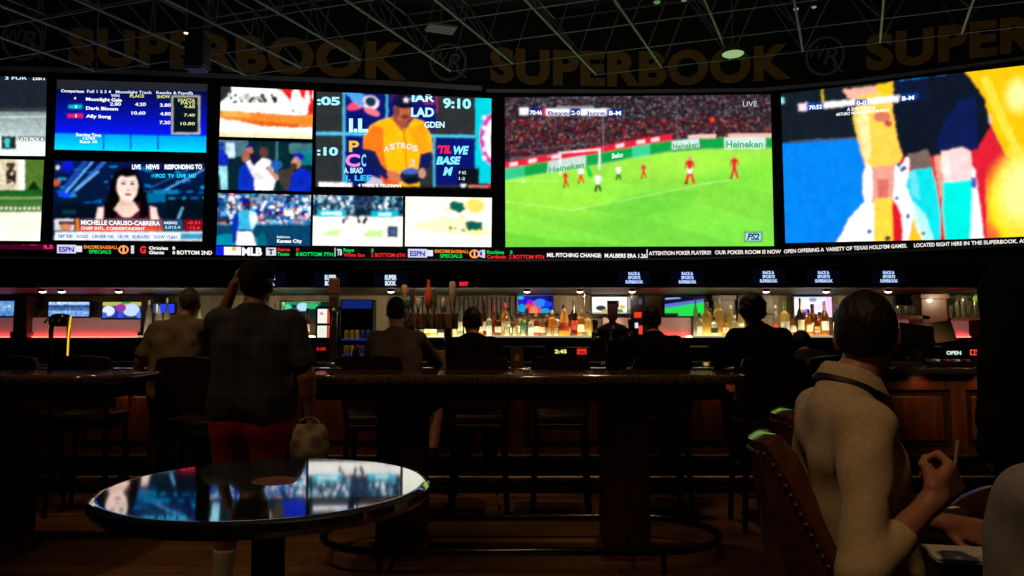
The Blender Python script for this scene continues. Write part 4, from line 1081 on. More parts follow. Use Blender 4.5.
mb.build('raised_panel', WOOD, t)
MB().box(BX0, BX1, YB0 - 0.02, YB0 + 0.5, 0.0, 0.16, 0.01).build('plinth', LEG, t)
MB().box(BX0, BX1, YB0 - 0.045, YB0 + 0.02, 0.325, 0.345, 0.005).build('ledge_trim', BRASS, t)
mb = MB().tube([(BX0, YB0 - 0.22, 0.17), (BX1, YB0 - 0.22, 0.17)], 0.022, 10)
mb.build('foot_rail', BRASS, t, True)
mb = MB(); x = BX0 + .3
while x < BX1:
    mb.tube([(x, YB0 - 0.22, 0.17), (x, YB0 - 0.0, 0.12)], 0.012, 6); x += 1.3
mb.build('rail_bracket', BRASS, t)

# back bar with lit shelf
t = thing('back_bar_cabinet', 'long black back-bar cabinet carrying the lit bottle shelves', 'cabinet', (0, 0, 0))
MB().box(BX0, BX1, YS0, YS1, 0.0, SHZ - 0.06, 0.01).build('carcass', BLACKG, t)
mb = MB(); x = BX0 + .05
while x < BX1 - .7:
    mb.box(x, x + 0.66, YS0 - 0.02, YS0, 0.12, 0.95, 0.006); x += 0.72
mb.build('cooler_door', mat('cooler_glass', (0.012, 0.012, 0.014), 0.1, noise=.2), t)
MB().box(BX0, BX1, YS0 - 0.05, YS1, SHZ - 0.06, SHZ - 0.02, 0.008).build('worktop', BLACKG, t)
LIP = emit('acrylic_lip', (1.0, 0.88, 0.55), 0.42)
LIPB = emit('acrylic_lip_bright', (1.0, 0.92, 0.55), 0.95)
LITW = emit('lit_shelf', (1.0, 0.90, 0.55), 7.0)
for (a, b_, k) in ((393, 468, 0), (468, 592, 1), (689, 734, 1), (738, 752, 1), (770, 842, 1), (266, 312, 1), (140, 205, 1)):
    xa, xb = at(a, 336, 8.95).x, at(b_, 336, 8.95).x
    MB().box(xa, xb, YS0 + 0.06, YS0 + 0.36, SHZ - 0.012, SHZ, 0.003).build('lit_shelf', LITW, t)
    MB().box(xa, xb, YS0 + 0.048, YS0 + 0.058, SHZ - 0.018, SHZ + 0.004, 0.002).build('shelf_lip', LIP if k else LIPB, t)
for (a, b_) in ((395, 411), (445, 458), (468, 488), (502, 511), (524, 545), (633, 645), (690, 708)):
    xa, xb = at(a, 343, YS0 - .02).x, at(b_, 343, YS0 - .02).x
    MB().box(xa, xb, YS0 - 0.03, YS0 - 0.001, SHZ - 0.135, SHZ - 0.115).build('shelf_label_strip', PAPER, t)

# canopy above the bar
CZ = at(600, 287.5, 8.35).z
CT = at(600, 267.0, 8.35).z
t = thing('bar_canopy', 'long black canopy hanging over the back bar, carrying small lit signs', 'canopy', (0, 0, 0))
MB().box(BX0, BX1, 8.38, YW, CZ, CT, 0.01).build('fascia', BLACK, t)
MB().box(BX0, BX1, 8.33, 8.38, CZ - 0.005, CZ + 0.018).build('lower_rail', mat('rail_bronze', (0.30, 0.24, 0.16), 0.3, metal=.7, noise=.2), t)
for x in np.arange(BX0 + .5, BX1, 2.2): MB().box(x, x + 0.9, 8.365, 8.38, CT - 0.035, CT - 0.025).build('slot_trim', mat('slot_grey', (0.05, 0.05, 0.05), 0.4), t)

PUCK = emit('puck_lens', (1.0, 0.72, 0.40), 4.0)
n_ = 0
names = ['far left end', 'left end, second', 'left of the grey-haired guest', 'above the grey-haired guest', 'beside the tall standing guest', 'above the tap handles', 'above the colourful monitor',
         'left of the white monitor', 'right of the white monitor', 'above the bushy-haired guest', 'above the white-lit monitor', 'above the seated guest in the pale shirt', 'far right end']
for i, px in enumerate((43, 62, 119, 190, 268, 391, 527, 580, 632, 766, 826, 888, 983)):
    p = at(px, 287, 8.62)
    t = thing('puck_light', 'tiny warm puck light under the canopy edge, ' + names[i], 'light', (p.x, 8.62, CZ), group='warm puck lights under the canopy')
    MB().lathe([(0.045, -0.03), (0.05, -0.02), (0.05, 0.0)], n=16).build('housing', CHROME, t, True)
    MB().lathe([(0.01, -0.045), (0.03, -0.04), (0.04, -0.03)], n=16).build('lens', PUCK, t, True)
    look_light('puck_glow', 'SPOT', (p.x, 8.66, CZ - 0.06), (p.x, YW + 0.3, 1.35), 16.0 if i > 3 else 1.0, (1.0, 0.72, 0.42), 0.03, 120, 0.9)

# lit signs on the canopy
NAVYD = emit('sign_navy', (0.001, 0.0015, 0.005), 1.0)
order = ['left', 'middle', 'right']
for i, px in enumerate((270, 331, 391)):
    p = at(px, 280, 8.36)
    t = thing('lit_sign', 'small two-line lit sign on the canopy at left, %s of three' % order[i], 'sign', (p.x, 8.375, p.z), group='two-line lit signs on the canopy')
    MB().box(-0.20, 0.20, -0.03, 0.0, -0.085, 0.085, 0.005).build('housing', BEZEL, t)
    MB().box(-0.19, 0.19, -0.033, -0.031, -0.078, 0.078).build('display', NAVYD, t)
    flat_text(t, 'SUPER', 0, -0.036, 0.004, 0.052, (0.80, 0.88, 0.95), 0.135, .05)
    flat_text(t, 'BOOK', 0, -0.036, -0.062, 0.052, (0.80, 0.88, 0.95), 0.125, .05)
for i, px in enumerate((634, 687, 768, 823, 888)):
    p = at(px, 278 if px < 700 else 277, 8.36)
    t = thing('lit_sign', 'small three-line lit sign on the canopy at right, number %s from its left end' % ['one', 'two', 'three', 'four', 'five'][i], 'sign', (p.x, 8.375, p.z), group='three-line lit signs on the canopy')
    MB().box(-0.20, 0.20, -0.03, 0.0, -0.085, 0.085, 0.005).build('housing', BEZEL, t)
    MB().box(-0.19, 0.19, -0.033, -0.031, -0.078, 0.078).build('display', NAVYD, t)
    for s, z, wd in (('RACE &', 0.032, 0.13), ('SPORTS', -0.014, 0.14), ('SUPERBOOK', -0.062, 0.20)):
        flat_text(t, s, 0, -0.036, z, 0.034, (0.70, 0.80, 1.0), wd, .05)

# frosted panels washed red by a strip at their foot
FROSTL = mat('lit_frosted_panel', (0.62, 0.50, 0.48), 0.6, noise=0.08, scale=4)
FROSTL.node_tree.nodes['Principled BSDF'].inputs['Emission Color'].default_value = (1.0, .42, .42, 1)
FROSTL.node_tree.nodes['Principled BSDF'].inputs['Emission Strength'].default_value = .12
REDL = emit('red_led', (1.0, 0.035, 0.03), 14.0)
for i, (a, b_, d) in enumerate(((-60, 140, 'long frosted panel glowing red along its foot, at the far left'), (592, 606, 'sliver of red-glowing frosted panel left of the tap tower'), (604, 650, 'red-glowing frosted panel right of the black tap tower'),
                               (655, 692, 'red-glowing frosted panel under the green monitor'), (893, 912, 'small red-glowing frosted panel right of the pale-shirted guest'), (950, 972, 'small red-glowing frosted panel behind the register at far right'))):
    if i == 1: continue
    xa, xb = at(a, 330, 9.5).x, at(b_, 330, 9.5).x
    zt, zb = at(a, 317.5, 9.5).z, at(a, 335.5, 9.5).z
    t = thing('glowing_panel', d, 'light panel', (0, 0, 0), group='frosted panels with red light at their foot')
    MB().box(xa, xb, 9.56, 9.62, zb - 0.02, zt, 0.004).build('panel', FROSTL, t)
    MB().box(xa, xb, 9.53, 9.555, zb - 0.03, zb - 0.012).build('light_strip', REDL, t)
    MB().box(xa, xb, 9.46, 9.62, 0.0, zb - 0.03).build('base_cabinet', BLACKG, t)

# pillars and posts of the back bar
def pillar(name, label, a, b_, Y, m, z1=None):
    xa, xb = at(a, 300, Y).x, at(b_, 300, Y).x
    t = thing(name, label, 'pillar', ((xa + xb) / 2, Y, 0))
    hw = (xb - xa) / 2
    MB().box(-hw, hw, 0, 0.20, SHZ - 0.02, CZ - 0.012, 0.01).build('shaft', m, t)
    MB().box(-hw - 0.02, hw + 0.02, -0.02, 0.2, CZ - 0.08, CZ - 0.012, 0.008).build('capital', m, t)
    MB().box(-hw - 0.02, hw + 0.02, -0.02, 0.2, SHZ - 0.02, SHZ + 0.06, 0.008).build('base', m, t)
GREYP = mat('grey_fluted', (0.10, 0.085, 0.07), 0.5, kind='wave', scale=3, col2=(0.04, 0.035, 0.03), stretch=(8, 1, 0.2))
def wallpanel(a, b_):
    xa, xb = at(a, 300, 9.7).x, at(b_, 300, 9.7).x
    t = thing('fluted_wall_panel', 'grey fluted panel on the wall behind the tap handles', 'wall panel', (0, 0, 0))
    mb = MB(); x = xa
    while x < xb: mb.box(x, x + 0.05, 9.68, 9.745, SHZ, CZ - .02, 0.01); x += 0.06
    mb.build('flutes', GREYP, t)
wallpanel(396, 512)
pillar('wood_pillar', 'dark wooden pillar between the green monitor bottles and the bushy-haired guest', 713, 735, 9.45, WOOD_D)
pillar('wood_pillar', 'dark reddish wooden pillar right of the guest in the pale shirt', 921, 947, 9.2, WOOD)
pillar('wood_pillar', 'dark wooden pillar at far left beside the small red sign', 14, 28, 9.45, GREYP)
pillar('wood_pillar', 'dark wooden pillar behind the grey-haired guest', 141, 153, 9.45, WOOD_D)
t = thing('red_sign', 'small red lit sign on the dark wall at far left', 'sign', at(33, 303, 9.65))
MB().box(-0.09, 0.09, 0.0, 0.09, -0.09, 0.09, .01).build('housing', BEZEL, t)
flat_text(t, 'EXIT', 0, -0.004, -0.035, 0.07, (1, 0.08, 0.1), 0.13, .06, k=.8)
t = thing('red_sign', 'small red lit sign hanging on the canopy above the tap handles', 'sign', at(464, 284, 8.36))
MB().box(-0.06, 0.06, -0.0, 0.022, -0.035, 0.035, .004).build('housing', BEZEL, t)
flat_text(t, 'EXIT', 0, -0.004, -0.022, 0.045, (1, 0.15, 0.2), 0.10, .06)

# ------------------------------------------------------------------ monitors on the bar wall
MON = picture_mat('monitor_picture', 1.1)


def monitor(label, x0, y0, x1, y1, paint, Y=9.55, bg=(0, 0, 0), dens=2.2):
    p = at((x0 + x1) / 2, (y0 + y1) / 2, Y)
    a, b_ = at(x0, y0, Y), at(x1, y1, Y)
    hw, hh = (b_.x - a.x) / 2, (a.z - b_.z) / 2
    t = thing('monitor', label, 'monitor', p, group='small monitors on the wall behind the bar')
    MB().box(-hw - .02, hw + .02, 0.0, 0.05, -hh - .02, hh + .02, 0.008).build('casing', BEZEL, t)
    MB().box(-.06, .06, 0.05, YW - Y, -.06, .06).build('bracket', BEZEL, t)
    if paint:
        c = Canvas((x0, y0), (x1, y0), (x1, y1), (x0, y1), dens=dens, bg=bg)
        paint(c)
        c.mesh(lambda X, Y_, S, T_: np.stack([-hw + 2 * hw * S, np.full(S.shape, -0.003), hh - 2 * hh * T_], -1), 'picture', MON, t)
    return t


def pz(c):
    c.vgrad(-9, 296, 20, 308, (.15, .3, .6), (.55, .75, .95)); c.vgrad(-9, 308, 20, 318, (.45, .65, .85), (.2, .4, .7)); c.noise(.15, 2, 1)
monitor('monitor with a blue snowy picture, cut off by the left edge', -8, 301, 14, 316, pz)
def pz(c):
    c.vgrad(40, 301, 99, 305, (.85, .92, 1), (.6, .75, .95)); c.vgrad(40, 305, 99, 311, (.10, .22, .45), (.35, .5, .75)); c.vgrad(40, 311, 99, 318, (.55, .72, .92), (.30, .48, .75)); c.noise(.12, 2, 2)
monitor('monitor with a blue and white picture behind the arched tap tower', 49, 302, 89, 316.5, pz)
def pz(c):
    c.rect(100, 300, 145, 306, (.75, .7, .35)); c.ell(109, 311, 6, 5, (.85, .9, 1)); c.ell(131, 310, 8, 6, (.75, .85, 1)); c.ell(121, 308, 5, 4, (.6, .2, .6)); c.rect(121, 301, 130, 304, (.1, .6, .25)); c.ell(104, 315, 4, 3, (.2, .4, .9)); c.ell(121, 315, 3, 3, (.2, .3, .9)); c.ell(139, 315, 3, 3, (.3, .5, .95))
monitor('monitor with a white, purple and green picture left of the grey-haired guest', 103, 302, 141, 318, pz, bg=(.15, .2, .6))
monitor('monitor with a bright blue picture behind the white bottles at left', 155, 304, 174, 313, lambda c: c.rect(155, 304, 160, 313, (.8, .85, 1)), bg=(.15, .25, .9))
def pz(c):
    c.rect(280, 300, 320, 305, (.1, .55, .35)); c.ell(287, 308, 5, 4, (.3, .8, .6)); c.ell(303, 307, 6, 4, (.7, .85, .98)); c.ell(294, 313, 6, 5, (.1, .35, .3)); c.ell(312, 306, 6, 3, (.2, .7, .4))
monitor('monitor with a green and pale blue picture beside the tall standing guest', 281, 302, 328, 318, pz, bg=(.05, .15, .15))
def pz(c):
    c.ell(525, 301, 6, 5, (.15, .1, .8)); c.ell(533, 309, 8, 8, (.9, .25, .3)); c.ell(540, 303, 6, 4, (.2, .5, .95)); c.ell(548, 304, 4, 3, (.1, .25, .95)); c.ell(522, 308, 4, 4, (.05, .6, .85)); c.ell(521, 298, 3, 1.5, (.1, .8, .8)); c.ell(545, 311, 5, 3, (.1, .6, .85)); c.ell(530, 302, 3, 2, (.6, .1, .8)); c.ell(534, 311, 4, 5, (.98, .5, .35)); c.rect(548, 296, 553, 302, (.05, .05, .3))
monitor('monitor with a vivid blue, purple and red picture behind the amber bottles', 518, 296, 553, 313, pz, bg=(.04, .1, .55))
def pz(c):
    c.rect(590, 296, 630, 304, (1, 1, 1)); c.ell(601, 308, 5, 2.5, (.2, .2, .3)); c.ell(607, 311, 6, 2, (.85, .7, .25)); c.ell(622, 307, 3, 2, (.9, .75, .3)); c.ell(618, 311, 5, 2, (.4, .45, .4)); c.rect(590, 312, 630, 314, (.7, .75, .6))
monitor('monitor with a nearly white picture behind the black tap tower', 592, 297, 627, 313.5, pz, bg=(.97, .98, .95))
def pz(c):
    c.rect(660, 296, 705, 304, (.04, .06, .2)); c.line(666, 299, 680, 298, 1.5, (.6, .65, .9)); c.poly([(660, 305), (705, 299), (705, 303), (660, 309)], (.35, .45, .8)); c.poly([(660, 309), (705, 302), (705, 316), (660, 316)], (.15, .85, .3)); c.rect(664, 313, 678, 316, (.08, .12, .1))
monitor('monitor with a bright green field picture above the red panel', 664.5, 297.5, 704, 316, pz)
def pz(c):
    c.rect(790, 296, 842, 300, (.85, .9, 1)); c.ell(800, 304, 5, 5, (1, .98, .9)); c.ell(818, 307, 8, 4, (.95, .9, 1)); c.ell(806, 312, 4, 3, (.7, .4, .9)); c.rect(826, 297, 833, 316, (.95, .8, 1)); c.ell(813, 300, 4, 2, (.55, .6, .75))
monitor('monitor with a glaring white and violet picture behind dark-capped bottles', 794, 297, 832, 317, pz, bg=(1, .98, 1))
monitor('switched-off dark monitor right of the head of the guest in the pale shirt', 896, 296, 917, 304, None)
monitor('switched-off dark monitor beside the bushy-haired guest', 739, 296, 772, 313, None)

# ------------------------------------------------------------------ bottles
BM = {
    'amber': bottle_mat('glass_amber', (0.85, 0.33, 0.04)), 'dark': bottle_mat('glass_dark', (0.16, 0.05, 0.02), .9),
    'yellow': bottle_mat('glass_yellow', (0.95, 0.72, 0.22)), 'clear': bottle_mat('glass_clear', (0.85, 0.86, 0.72), .45),
    'green': bottle_mat('glass_green', (0.10, 0.50, 0.16)), 'red': bottle_mat('glass_red', (0.55, 0.10, 0.04), .85), 'brown': bottle_mat('glass_brown', (0.42, 0.16, 0.03), .85),
    'blue': bottle_mat('glass_blue', (0.15, 0.35, 0.75)),
}
CAPM = {'black': mat('cap_black', (0.01, 0.01, 0.01), .3), 'silver': CHROME, 'gold': mat('cap_gold', (0.6, 0.4, 0.1), .3, metal=.8), 'white': mat('cap_white', (.7, .7, .68), .4), 'red': mat('cap_red', (.5, .03, .03), .4), 'purple': mat('cap_purple', (.12, .03, .2), .4), 'green': mat('cap_green', (.03, .3, .06), .4)}
LABM = {'cream': mat('label_cream', (.75, .68, .5), .6, noise=.2, scale=30), 'black': mat('label_black', (.02, .02, .02), .5, noise=.2, scale=30), 'red': mat('label_red', (.5, .06, .04), .5, noise=.3, scale=30), 'none': None,
        'white': mat('label_white', (.8, .8, .78), .6, noise=.2, scale=30), 'gold': mat('label_gold', (.6, .42, .12), .4, noise=.3, scale=30)}
ORD = ['first', 'second', 'third', 'fourth', 'fifth', 'sixth', 'seventh', 'eighth', 'ninth', 'tenth', 'eleventh', 'twelfth', 'thirteenth', 'fourteenth', 'fifteenth', 'sixteenth', 'seventeenth', 'eighteenth']
HN = {'tall': 'tall slim', 'round': 'round-shouldered', 'square': 'square', 'flask': 'squat rounded', 'cone': 'tapering'}
def bottle(px, ptop, w_px, shape, col, cap, lab, where, idx, Y=8.95, base=None, dy=0.0):
    Yb = Y + dy
    p = at(px, 336, Yb); z0 = SHZ if base is None else base
    H = max(0.12, at(px, ptop, Yb).z - z0); R = w_px / F * Yb / 2
    t = thing('bottle', '%s %s bottle with %s cap, %s from left %s' % (HN[shape], col, cap, ORD[idx], where), 'bottle', (p.x, Yb, z0), rz=0.3 * idx if shape != 'square' else 0.15 * (idx % 3), group='liquor bottles ' + where)
    Yb += 0
    if shape == 'tall': pr = [(R * .95, 0), (R, .02), (R, H * .55), (R * .8, H * .64), (R * .36, H * .74), (R * .32, H * .92)]
    elif shape == 'round': pr = [(R * .92, 0), (R, .015), (R, H * .58), (R * .9, H * .66), (R * .42, H * .72), (R * .34, H * .90)]
    elif shape == 'square': pr = [(R * .95, 0), (R, .01), (R, H * .60), (R * .85, H * .67), (R * .40, H * .72), (R * .36, H * .88)]
    elif shape == 'flask': pr = [(R * .6, 0), (R * .92, H * .10), (R * 1.08, H * .28), (R * .95, H * .48), (R * .5, H * .60), (R * .30, H * .70), (R * .28, H * .86)]
    else: pr = [(R * .98, 0), (R, .02), (R * .92, H * .3), (R * .6, H * .65), (R * .28, H * .85), (R * .25, H * .9)]
    sq = 5 if shape == 'square' else 0
    sy = 0.65 if shape in ('flask', 'square') else 1.0
    MB().lathe(pr, n=18, open_bottom=True, sq=sq, sy=sy).build('glass', BM[col], t, True)
    rt = pr[-1][0]; zt = pr[-1][1]
    MB().lathe([(rt * 1.15, zt - .012), (rt * 1.2, zt), (rt * 1.15, H * .99), (rt * .6, H)], n=12).build('cap', CAPM[cap], t, True)
    if LABM[lab] is not None:
        r0 = R * (1.02 if shape != 'flask' else 1.08)
        a0, a1 = H * .16, H * .42
        rr = [(r0, a0), (r0, a1)] if shape != 'cone' else [(R * .985, a0), (R * .86, a1)]
        v = []; fs = []; K_ = 11
        for (r_, z) in rr:
            for q in range(K_):
                an = -math.pi / 2 + (q / (K_ - 1) - .5) * 2.2 - t.rotation_euler[2]
                ca, sa = math.cos(an), math.sin(an)
                if sq:
                    m_ = (abs(ca) ** sq + abs(sa) ** sq) ** (-1 / sq); ca *= m_; sa *= m_
                v.append((r_ * ca, r_ * sa * sy - .0005, z))
        MB().add(v, [(q, q + 1, K_ + q + 1, K_ + q) for q in range(K_ - 1)]).build('label', LABM[lab], t, True)
    return t


def row(where, items, **kw):
    for i, it in enumerate(sorted(items)): bottle(*it, where, i, dy=(.0 if i % 2 else .11), **kw)


row('behind the tap handles', [
    (432, 314, 9, 'square', 'yellow', 'silver', 'white'), (441, 316, 8, 'square', 'clear', 'black', 'black'), (452, 313, 9, 'square', 'yellow', 'gold', 'cream'),
    (423, 318, 7, 'square', 'clear', 'silver', 'none'), (460, 303, 6, 'tall', 'clear', 'silver', 'cream'), (447, 315, 6, 'round', 'green', 'gold', 'none'), (427, 316, 6, 'tall', 'amber', 'black', 'cream'), (468, 314, 8, 'round', 'clear', 'white', 'cream')])
row('left of the colourful monitor', [
    (476, 305, 7, 'flask', 'clear', 'silver', 'none'), (484, 302, 7, 'tall', 'dark', 'purple', 'white'), (494, 306, 10, 'flask', 'red', 'red', 'none'), (498, 314, 7, 'round', 'dark', 'black', 'cream'), (505, 303, 9, 'tall', 'amber', 'red', 'cream'), (512, 316, 6, 'round', 'brown', 'black', 'cream'), (489, 312, 6, 'round', 'clear', 'gold', 'white'), (508, 308, 5, 'tall', 'clear', 'black', 'white'), (480, 312, 6, 'square', 'amber', 'black', 'cream')])
row('below the colourful monitor', [
    (520, 312, 7, 'round', 'amber', 'black', 'white'), (527, 308, 11, 'flask', 'brown', 'black', 'black'), (536, 313, 8, 'square', 'red', 'gold', 'cream'), (543, 315, 8, 'flask', 'brown', 'black', 'cream'),
    (552, 310, 8, 'round', 'amber', 'white', 'none'), (531, 316, 6, 'tall', 'clear', 'silver', 'white'), (547, 314, 6, 'tall', 'dark', 'gold', 'gold'), (557, 313, 7, 'round', 'clear', 'black', 'cream'), (570, 314, 7, 'square', 'brown', 'black', 'white'), (523, 314, 6, 'tall', 'green', 'black', 'none'), (564, 304, 12, 'cone', 'amber', 'black', 'red'), (574, 299, 7, 'tall', 'dark', 'black', 'red'), (581, 309, 9, 'square', 'amber', 'gold', 'cream'), (588, 312, 7, 'round', 'yellow', 'silver', 'none')])
row('right of the green monitor', [
    (696, 296, 5, 'tall', 'clear', 'silver', 'none'), (703, 316, 7, 'round', 'amber', 'gold', 'red'), (707, 302, 9, 'square', 'yellow', 'white', 'none'), (714, 317, 8, 'round', 'clear', 'silver', 'black'), (719, 298, 10, 'square', 'yellow', 'white', 'none'), (725, 316, 8, 'flask', 'amber', 'gold', 'cream'), (731, 305, 9, 'cone', 'yellow', 'white', 'none'), (711, 308, 6, 'tall', 'amber', 'silver', 'cream'), (700, 313, 6, 'square', 'clear', 'silver', 'white'), (735, 315, 6, 'round', 'clear', 'white', 'cream'), (741, 306, 8, 'cone', 'yellow', 'white', 'cream')])
row('below the white-violet monitor', [
    (776, 305, 6, 'tall', 'clear', 'white', 'red'), (785, 302, 9, 'round', 'yellow', 'green', 'white'), (793, 311, 8, 'flask', 'brown', 'black', 'cream'), (801, 298, 7, 'tall', 'dark', 'black', 'cream'), (805, 312, 8, 'round', 'red', 'black', 'none'), (789, 314, 6, 'tall', 'amber', 'gold', 'red'), (797, 315, 6, 'square', 'dark', 'black', 'white'), (809, 309, 6, 'tall', 'amber', 'black', 'cream'), (817, 314, 6, 'flask', 'red', 'black', 'gold'),
    (813, 304, 9, 'round', 'brown', 'black', 'white'), (820, 312, 8, 'square', 'amber', 'black', 'cream'), (825, 301, 8, 'tall', 'brown', 'purple', 'white'), (836, 304, 7, 'tall', 'dark', 'purple', 'cream'), (842, 309, 6, 'round', 'brown', 'black', 'none')])
row('beside the tall standing guest', [
    (274, 302, 5, 'tall', 'green', 'black', 'none'), (283, 302, 7, 'tall', 'clear', 'gold', 'white'), (291, 309, 8, 'flask', 'yellow', 'black', 'white'), (300, 311, 8, 'round', 'yellow', 'gold', 'cream'), (307, 308, 7, 'tall', 'dark', 'black', 'cream')])
row('around the grey-haired guest', [
    (148, 300, 8, 'cone', 'clear', 'white', 'none'), (158, 302, 7, 'tall', 'clear', 'silver', 'none'), (166, 298, 7, 'cone', 'clear', 'white', 'none'), (199, 304, 8, 'flask', 'clear', 'red', 'none')])

# glassware
GL = bottle_mat('glass_tumbler', (0.95, 0.95, 0.85), .25)
def tumbler(px, where, i, base=None, Y=8.86, h=.11, r=.04, lab='clear rocks glass'):
    p = at(px, 336, Y)
    t = thing('tumbler', '%s, %s from the left %s' % (lab, ORD[i], where), 'glass', (p.x, Y, SHZ if base is None else base), group='glasses ' + where)
    MB().lathe([(r * .85, 0), (r, h), (r * .93, h), (r * .8, .015)], n=16, open_bottom=True).build('bowl', GL, t, True)
for i, px in enumerate((507, 515, 523, 549, 556)): tumbler(px, 'at the front of the amber bottle shelf', i)
t = thing('lime_garnish_dish', 'small dish with a round pale green fruit at the foot of the green-capped bottle', 'dish', (at(785, 336, 8.86).x, 8.86, SHZ))
MB().lathe([(0.03, 0), (0.055, .03), (0.05, .03), (0.02, .008)], n=16).build('dish', PAPER, t, True)
MB().ball((0, 0, .055), 0.042, 12).build('fruit', bottle_mat('lime_flesh', (.85, .9, .35), .95), t, True)

# glasses shelf at the far right
SH2 = at(960, 318, 9.3).z
t = thing('glass_shelf', 'short wall shelf of glasses at the far right of the back bar', 'shelf', (0, 0, 0))
xa, xb = at(947, 318, 9.3).x, at(1010, 318, 9.3).x
MB().box(xa, xb, 9.2, 9.745, SH2 - .03, SH2, .004).build('board', WOOD, t)
for i, px in enumerate((952, 958, 964, 970, 976, 982)):
    tumbler(px, 'on the far right wall shelf', i, base=SH2, Y=9.3, h=.16 + .05 * (i % 3), r=.034, lab='tall stemless glass')
t = thing('green_lamp', 'small round green lamp on the wall behind the far right glasses', 'lamp', at(977, 299, 9.6))
MB().ball((0, 0, 0), .05, 12).build('bulb', emit('green_bulb', (.25, .5, .05), .8), t, True)
MB().box(-.02, .02, 0.03, .15, -.02, .02).build('mount', BRASS, t)
t = thing('wall_shelf', 'short reddish shelf right of the pale-shirted guest, under the dark monitor', 'shelf', (0, 0, 0))
xa, xb = at(893, 316, 9.4).x, at(921, 316, 9.4).x; z_ = at(900, 316, 9.4).z
MB().box(xa, xb, 9.2, 9.55, z_ - .05, z_, .004).build('board', WOOD, t)
for i, px in enumerate((899, 907, 914)): tumbler(px, 'on the shelf under the dark monitor', i, base=z_, Y=9.3, h=.13, r=.035, lab='small clear glass')

# ------------------------------------------------------------------ tap towers on the counter
YT = 7.45
TOWM = mat('tap_box_wood', (0.13, 0.07, 0.03), .4, kind='wave', scale=2, col2=(.06, .03, .012))
x0, x1 = at(394, 320, YT).x, at(458, 320, YT).x
tz = at(420, 313, YT).z; tb = at(420, 329, YT).z
t = thing('beer_tap_tower', 'wide wooden beer tap tower carrying a row of tall tap handles', 'beer tap', ((x0 + x1) / 2, YT, BH))
hw = (x1 - x0) / 2
MB().box(-hw, hw, -.08, .08, tb - BH, tz - BH, .012).build('tap_box', TOWM, t)
for sx in (-hw * .7, hw * .7):
    MB().tube([(sx, 0, 0), (sx, 0, tb - BH)], .045, 12).lathe([(.07, 0), (.07, .015), (.05, .03)], c=(sx, 0, 0), n=16).build('column', CHROME, t, True)
HM = {'bat': (mat('handle_maple', (.55, .36, .15), .35, noise=.2), [(0.010, 0), (.012, .02), (.012, .1), (.026, .17), (.03, .22), (.018, .25)]),
      'orange': (mat('handle_orange', (.65, .10, .02), .35, noise=.2), [(0.010, 0), (.03, .03), (.034, .16), (.02, .2), (.013, .27), (.016, .30)]),
      'paddle': (mat('handle_cream', (.45, .38, .30), .4, noise=.3), [(0.010, 0), (.012, .05), (.028, .07), (.03, .25), (.02, .27)]),
      'dark': (mat('handle_dark', (.10, .06, .04), .4, noise=.3), [(0.010, 0), (.012, .04), (.024, .07), (.018, .12), (.028, .18), (.02, .21)]),
      'blue': (mat('handle_blue', (.08, .28, .35), .35, noise=.3), [(0.010, 0), (.022, .02), (.026, .10), (.012, .12)]),
      'white': (mat('handle_white', (.6, .58, .55), .35, noise=.2), [(0.010, 0), (.02, .02), (.022, .10), (.012, .12)]),
      'green': (mat('handle_green', (.06, .12, .05), .35, noise=.2), [(0.010, 0), (.016, .06), (.024, .12), (.012, .18), (.016, .2)])}
for px, k_ in ((405, 'bat'), (409, 'blue'), (413, 'dark'), (419, 'white'), (429, 'orange'), (435, 'green'), (444, 'white'), (453, 'paddle')):
    m_, pr = HM[k_]; xx = at(px, 320, YT).x - (x0 + x1) / 2
    s = 1.0 if k_ != 'paddle' else 1.05
    hd = MB().lathe([(a * (1.15), b_ * s) for a, b_ in pr], c=(xx, -.07, tz - BH + .03), n=14, sy=(.5 if k_ == 'paddle' else 1)).build('tap_handle', m_, t, True)
    hd['label'] = {'bat': 'turned maple tap handle', 'orange': 'orange bottle-shaped tap handle', 'paddle': 'flat cream tap handle', 'dark': 'dark carved tap handle', 'blue': 'short blue tap handle', 'white': 'short white tap handle', 'green': 'slim dark green tap handle'}[k_]
    MB().tube([(xx, -.07, tz - BH + .03), (xx, -.07, tz - BH - .01), (xx, -.10, tz - BH - .05), (xx, -.11, tz - BH - .10)], .012, 8).build('faucet', CHROME, t, True)

# arched chrome tap tower at left
p = at(59, 352, 7.25)
t = thing('beer_tap_tower', 'arched black and chrome tap tower with one yellow-lit leg on the bar at left', 'beer tap', (p.x, 7.25, BH))
H_ = at(59, 308, 7.25).z - BH; L_ = .085
MB().lathe([(.15, 0), (.15, .012), (.10, .03)], n=24, sx=1.3).build('base', CHROME, t, True)
MB().tube([(-L_, 0, .02), (-L_, 0, H_ * .62), (-L_ * .8, 0, H_ * .85)], .022, 12).build('leg', BLACKG, t, True)
lg = MB().tube([(L_, 0, .02), (L_, 0, H_ * .62), (L_ * .8, 0, H_ * .85)], .018, 12).build('leg', BLACKG, t, True)
lit = MB().tube([(L_ + .012, -.02, .08), (L_ + .012, -.02, H_ * .55), (L_ + .028, -.02, H_ * .86)], .008, 8).build('light_tube', emit('yellow_tube', (1.0, .62, .03), 1.0), t, True); lit['label'] = 'yellow glowing tube'
MB().lathe([(.085, 0), (.10, .03), (.10, .08), (.07, .12), (.02, .13)], c=(0, 0, H_ * .68), n=24).build('crown', BLACKG, t, True)
for q in (-1, 0, 1): MB().tube([(q * .06, -.11, H_ * .80), (q * .06, -.15, H_ * .74)], .01, 8).build('faucet', CHROME, t, True)

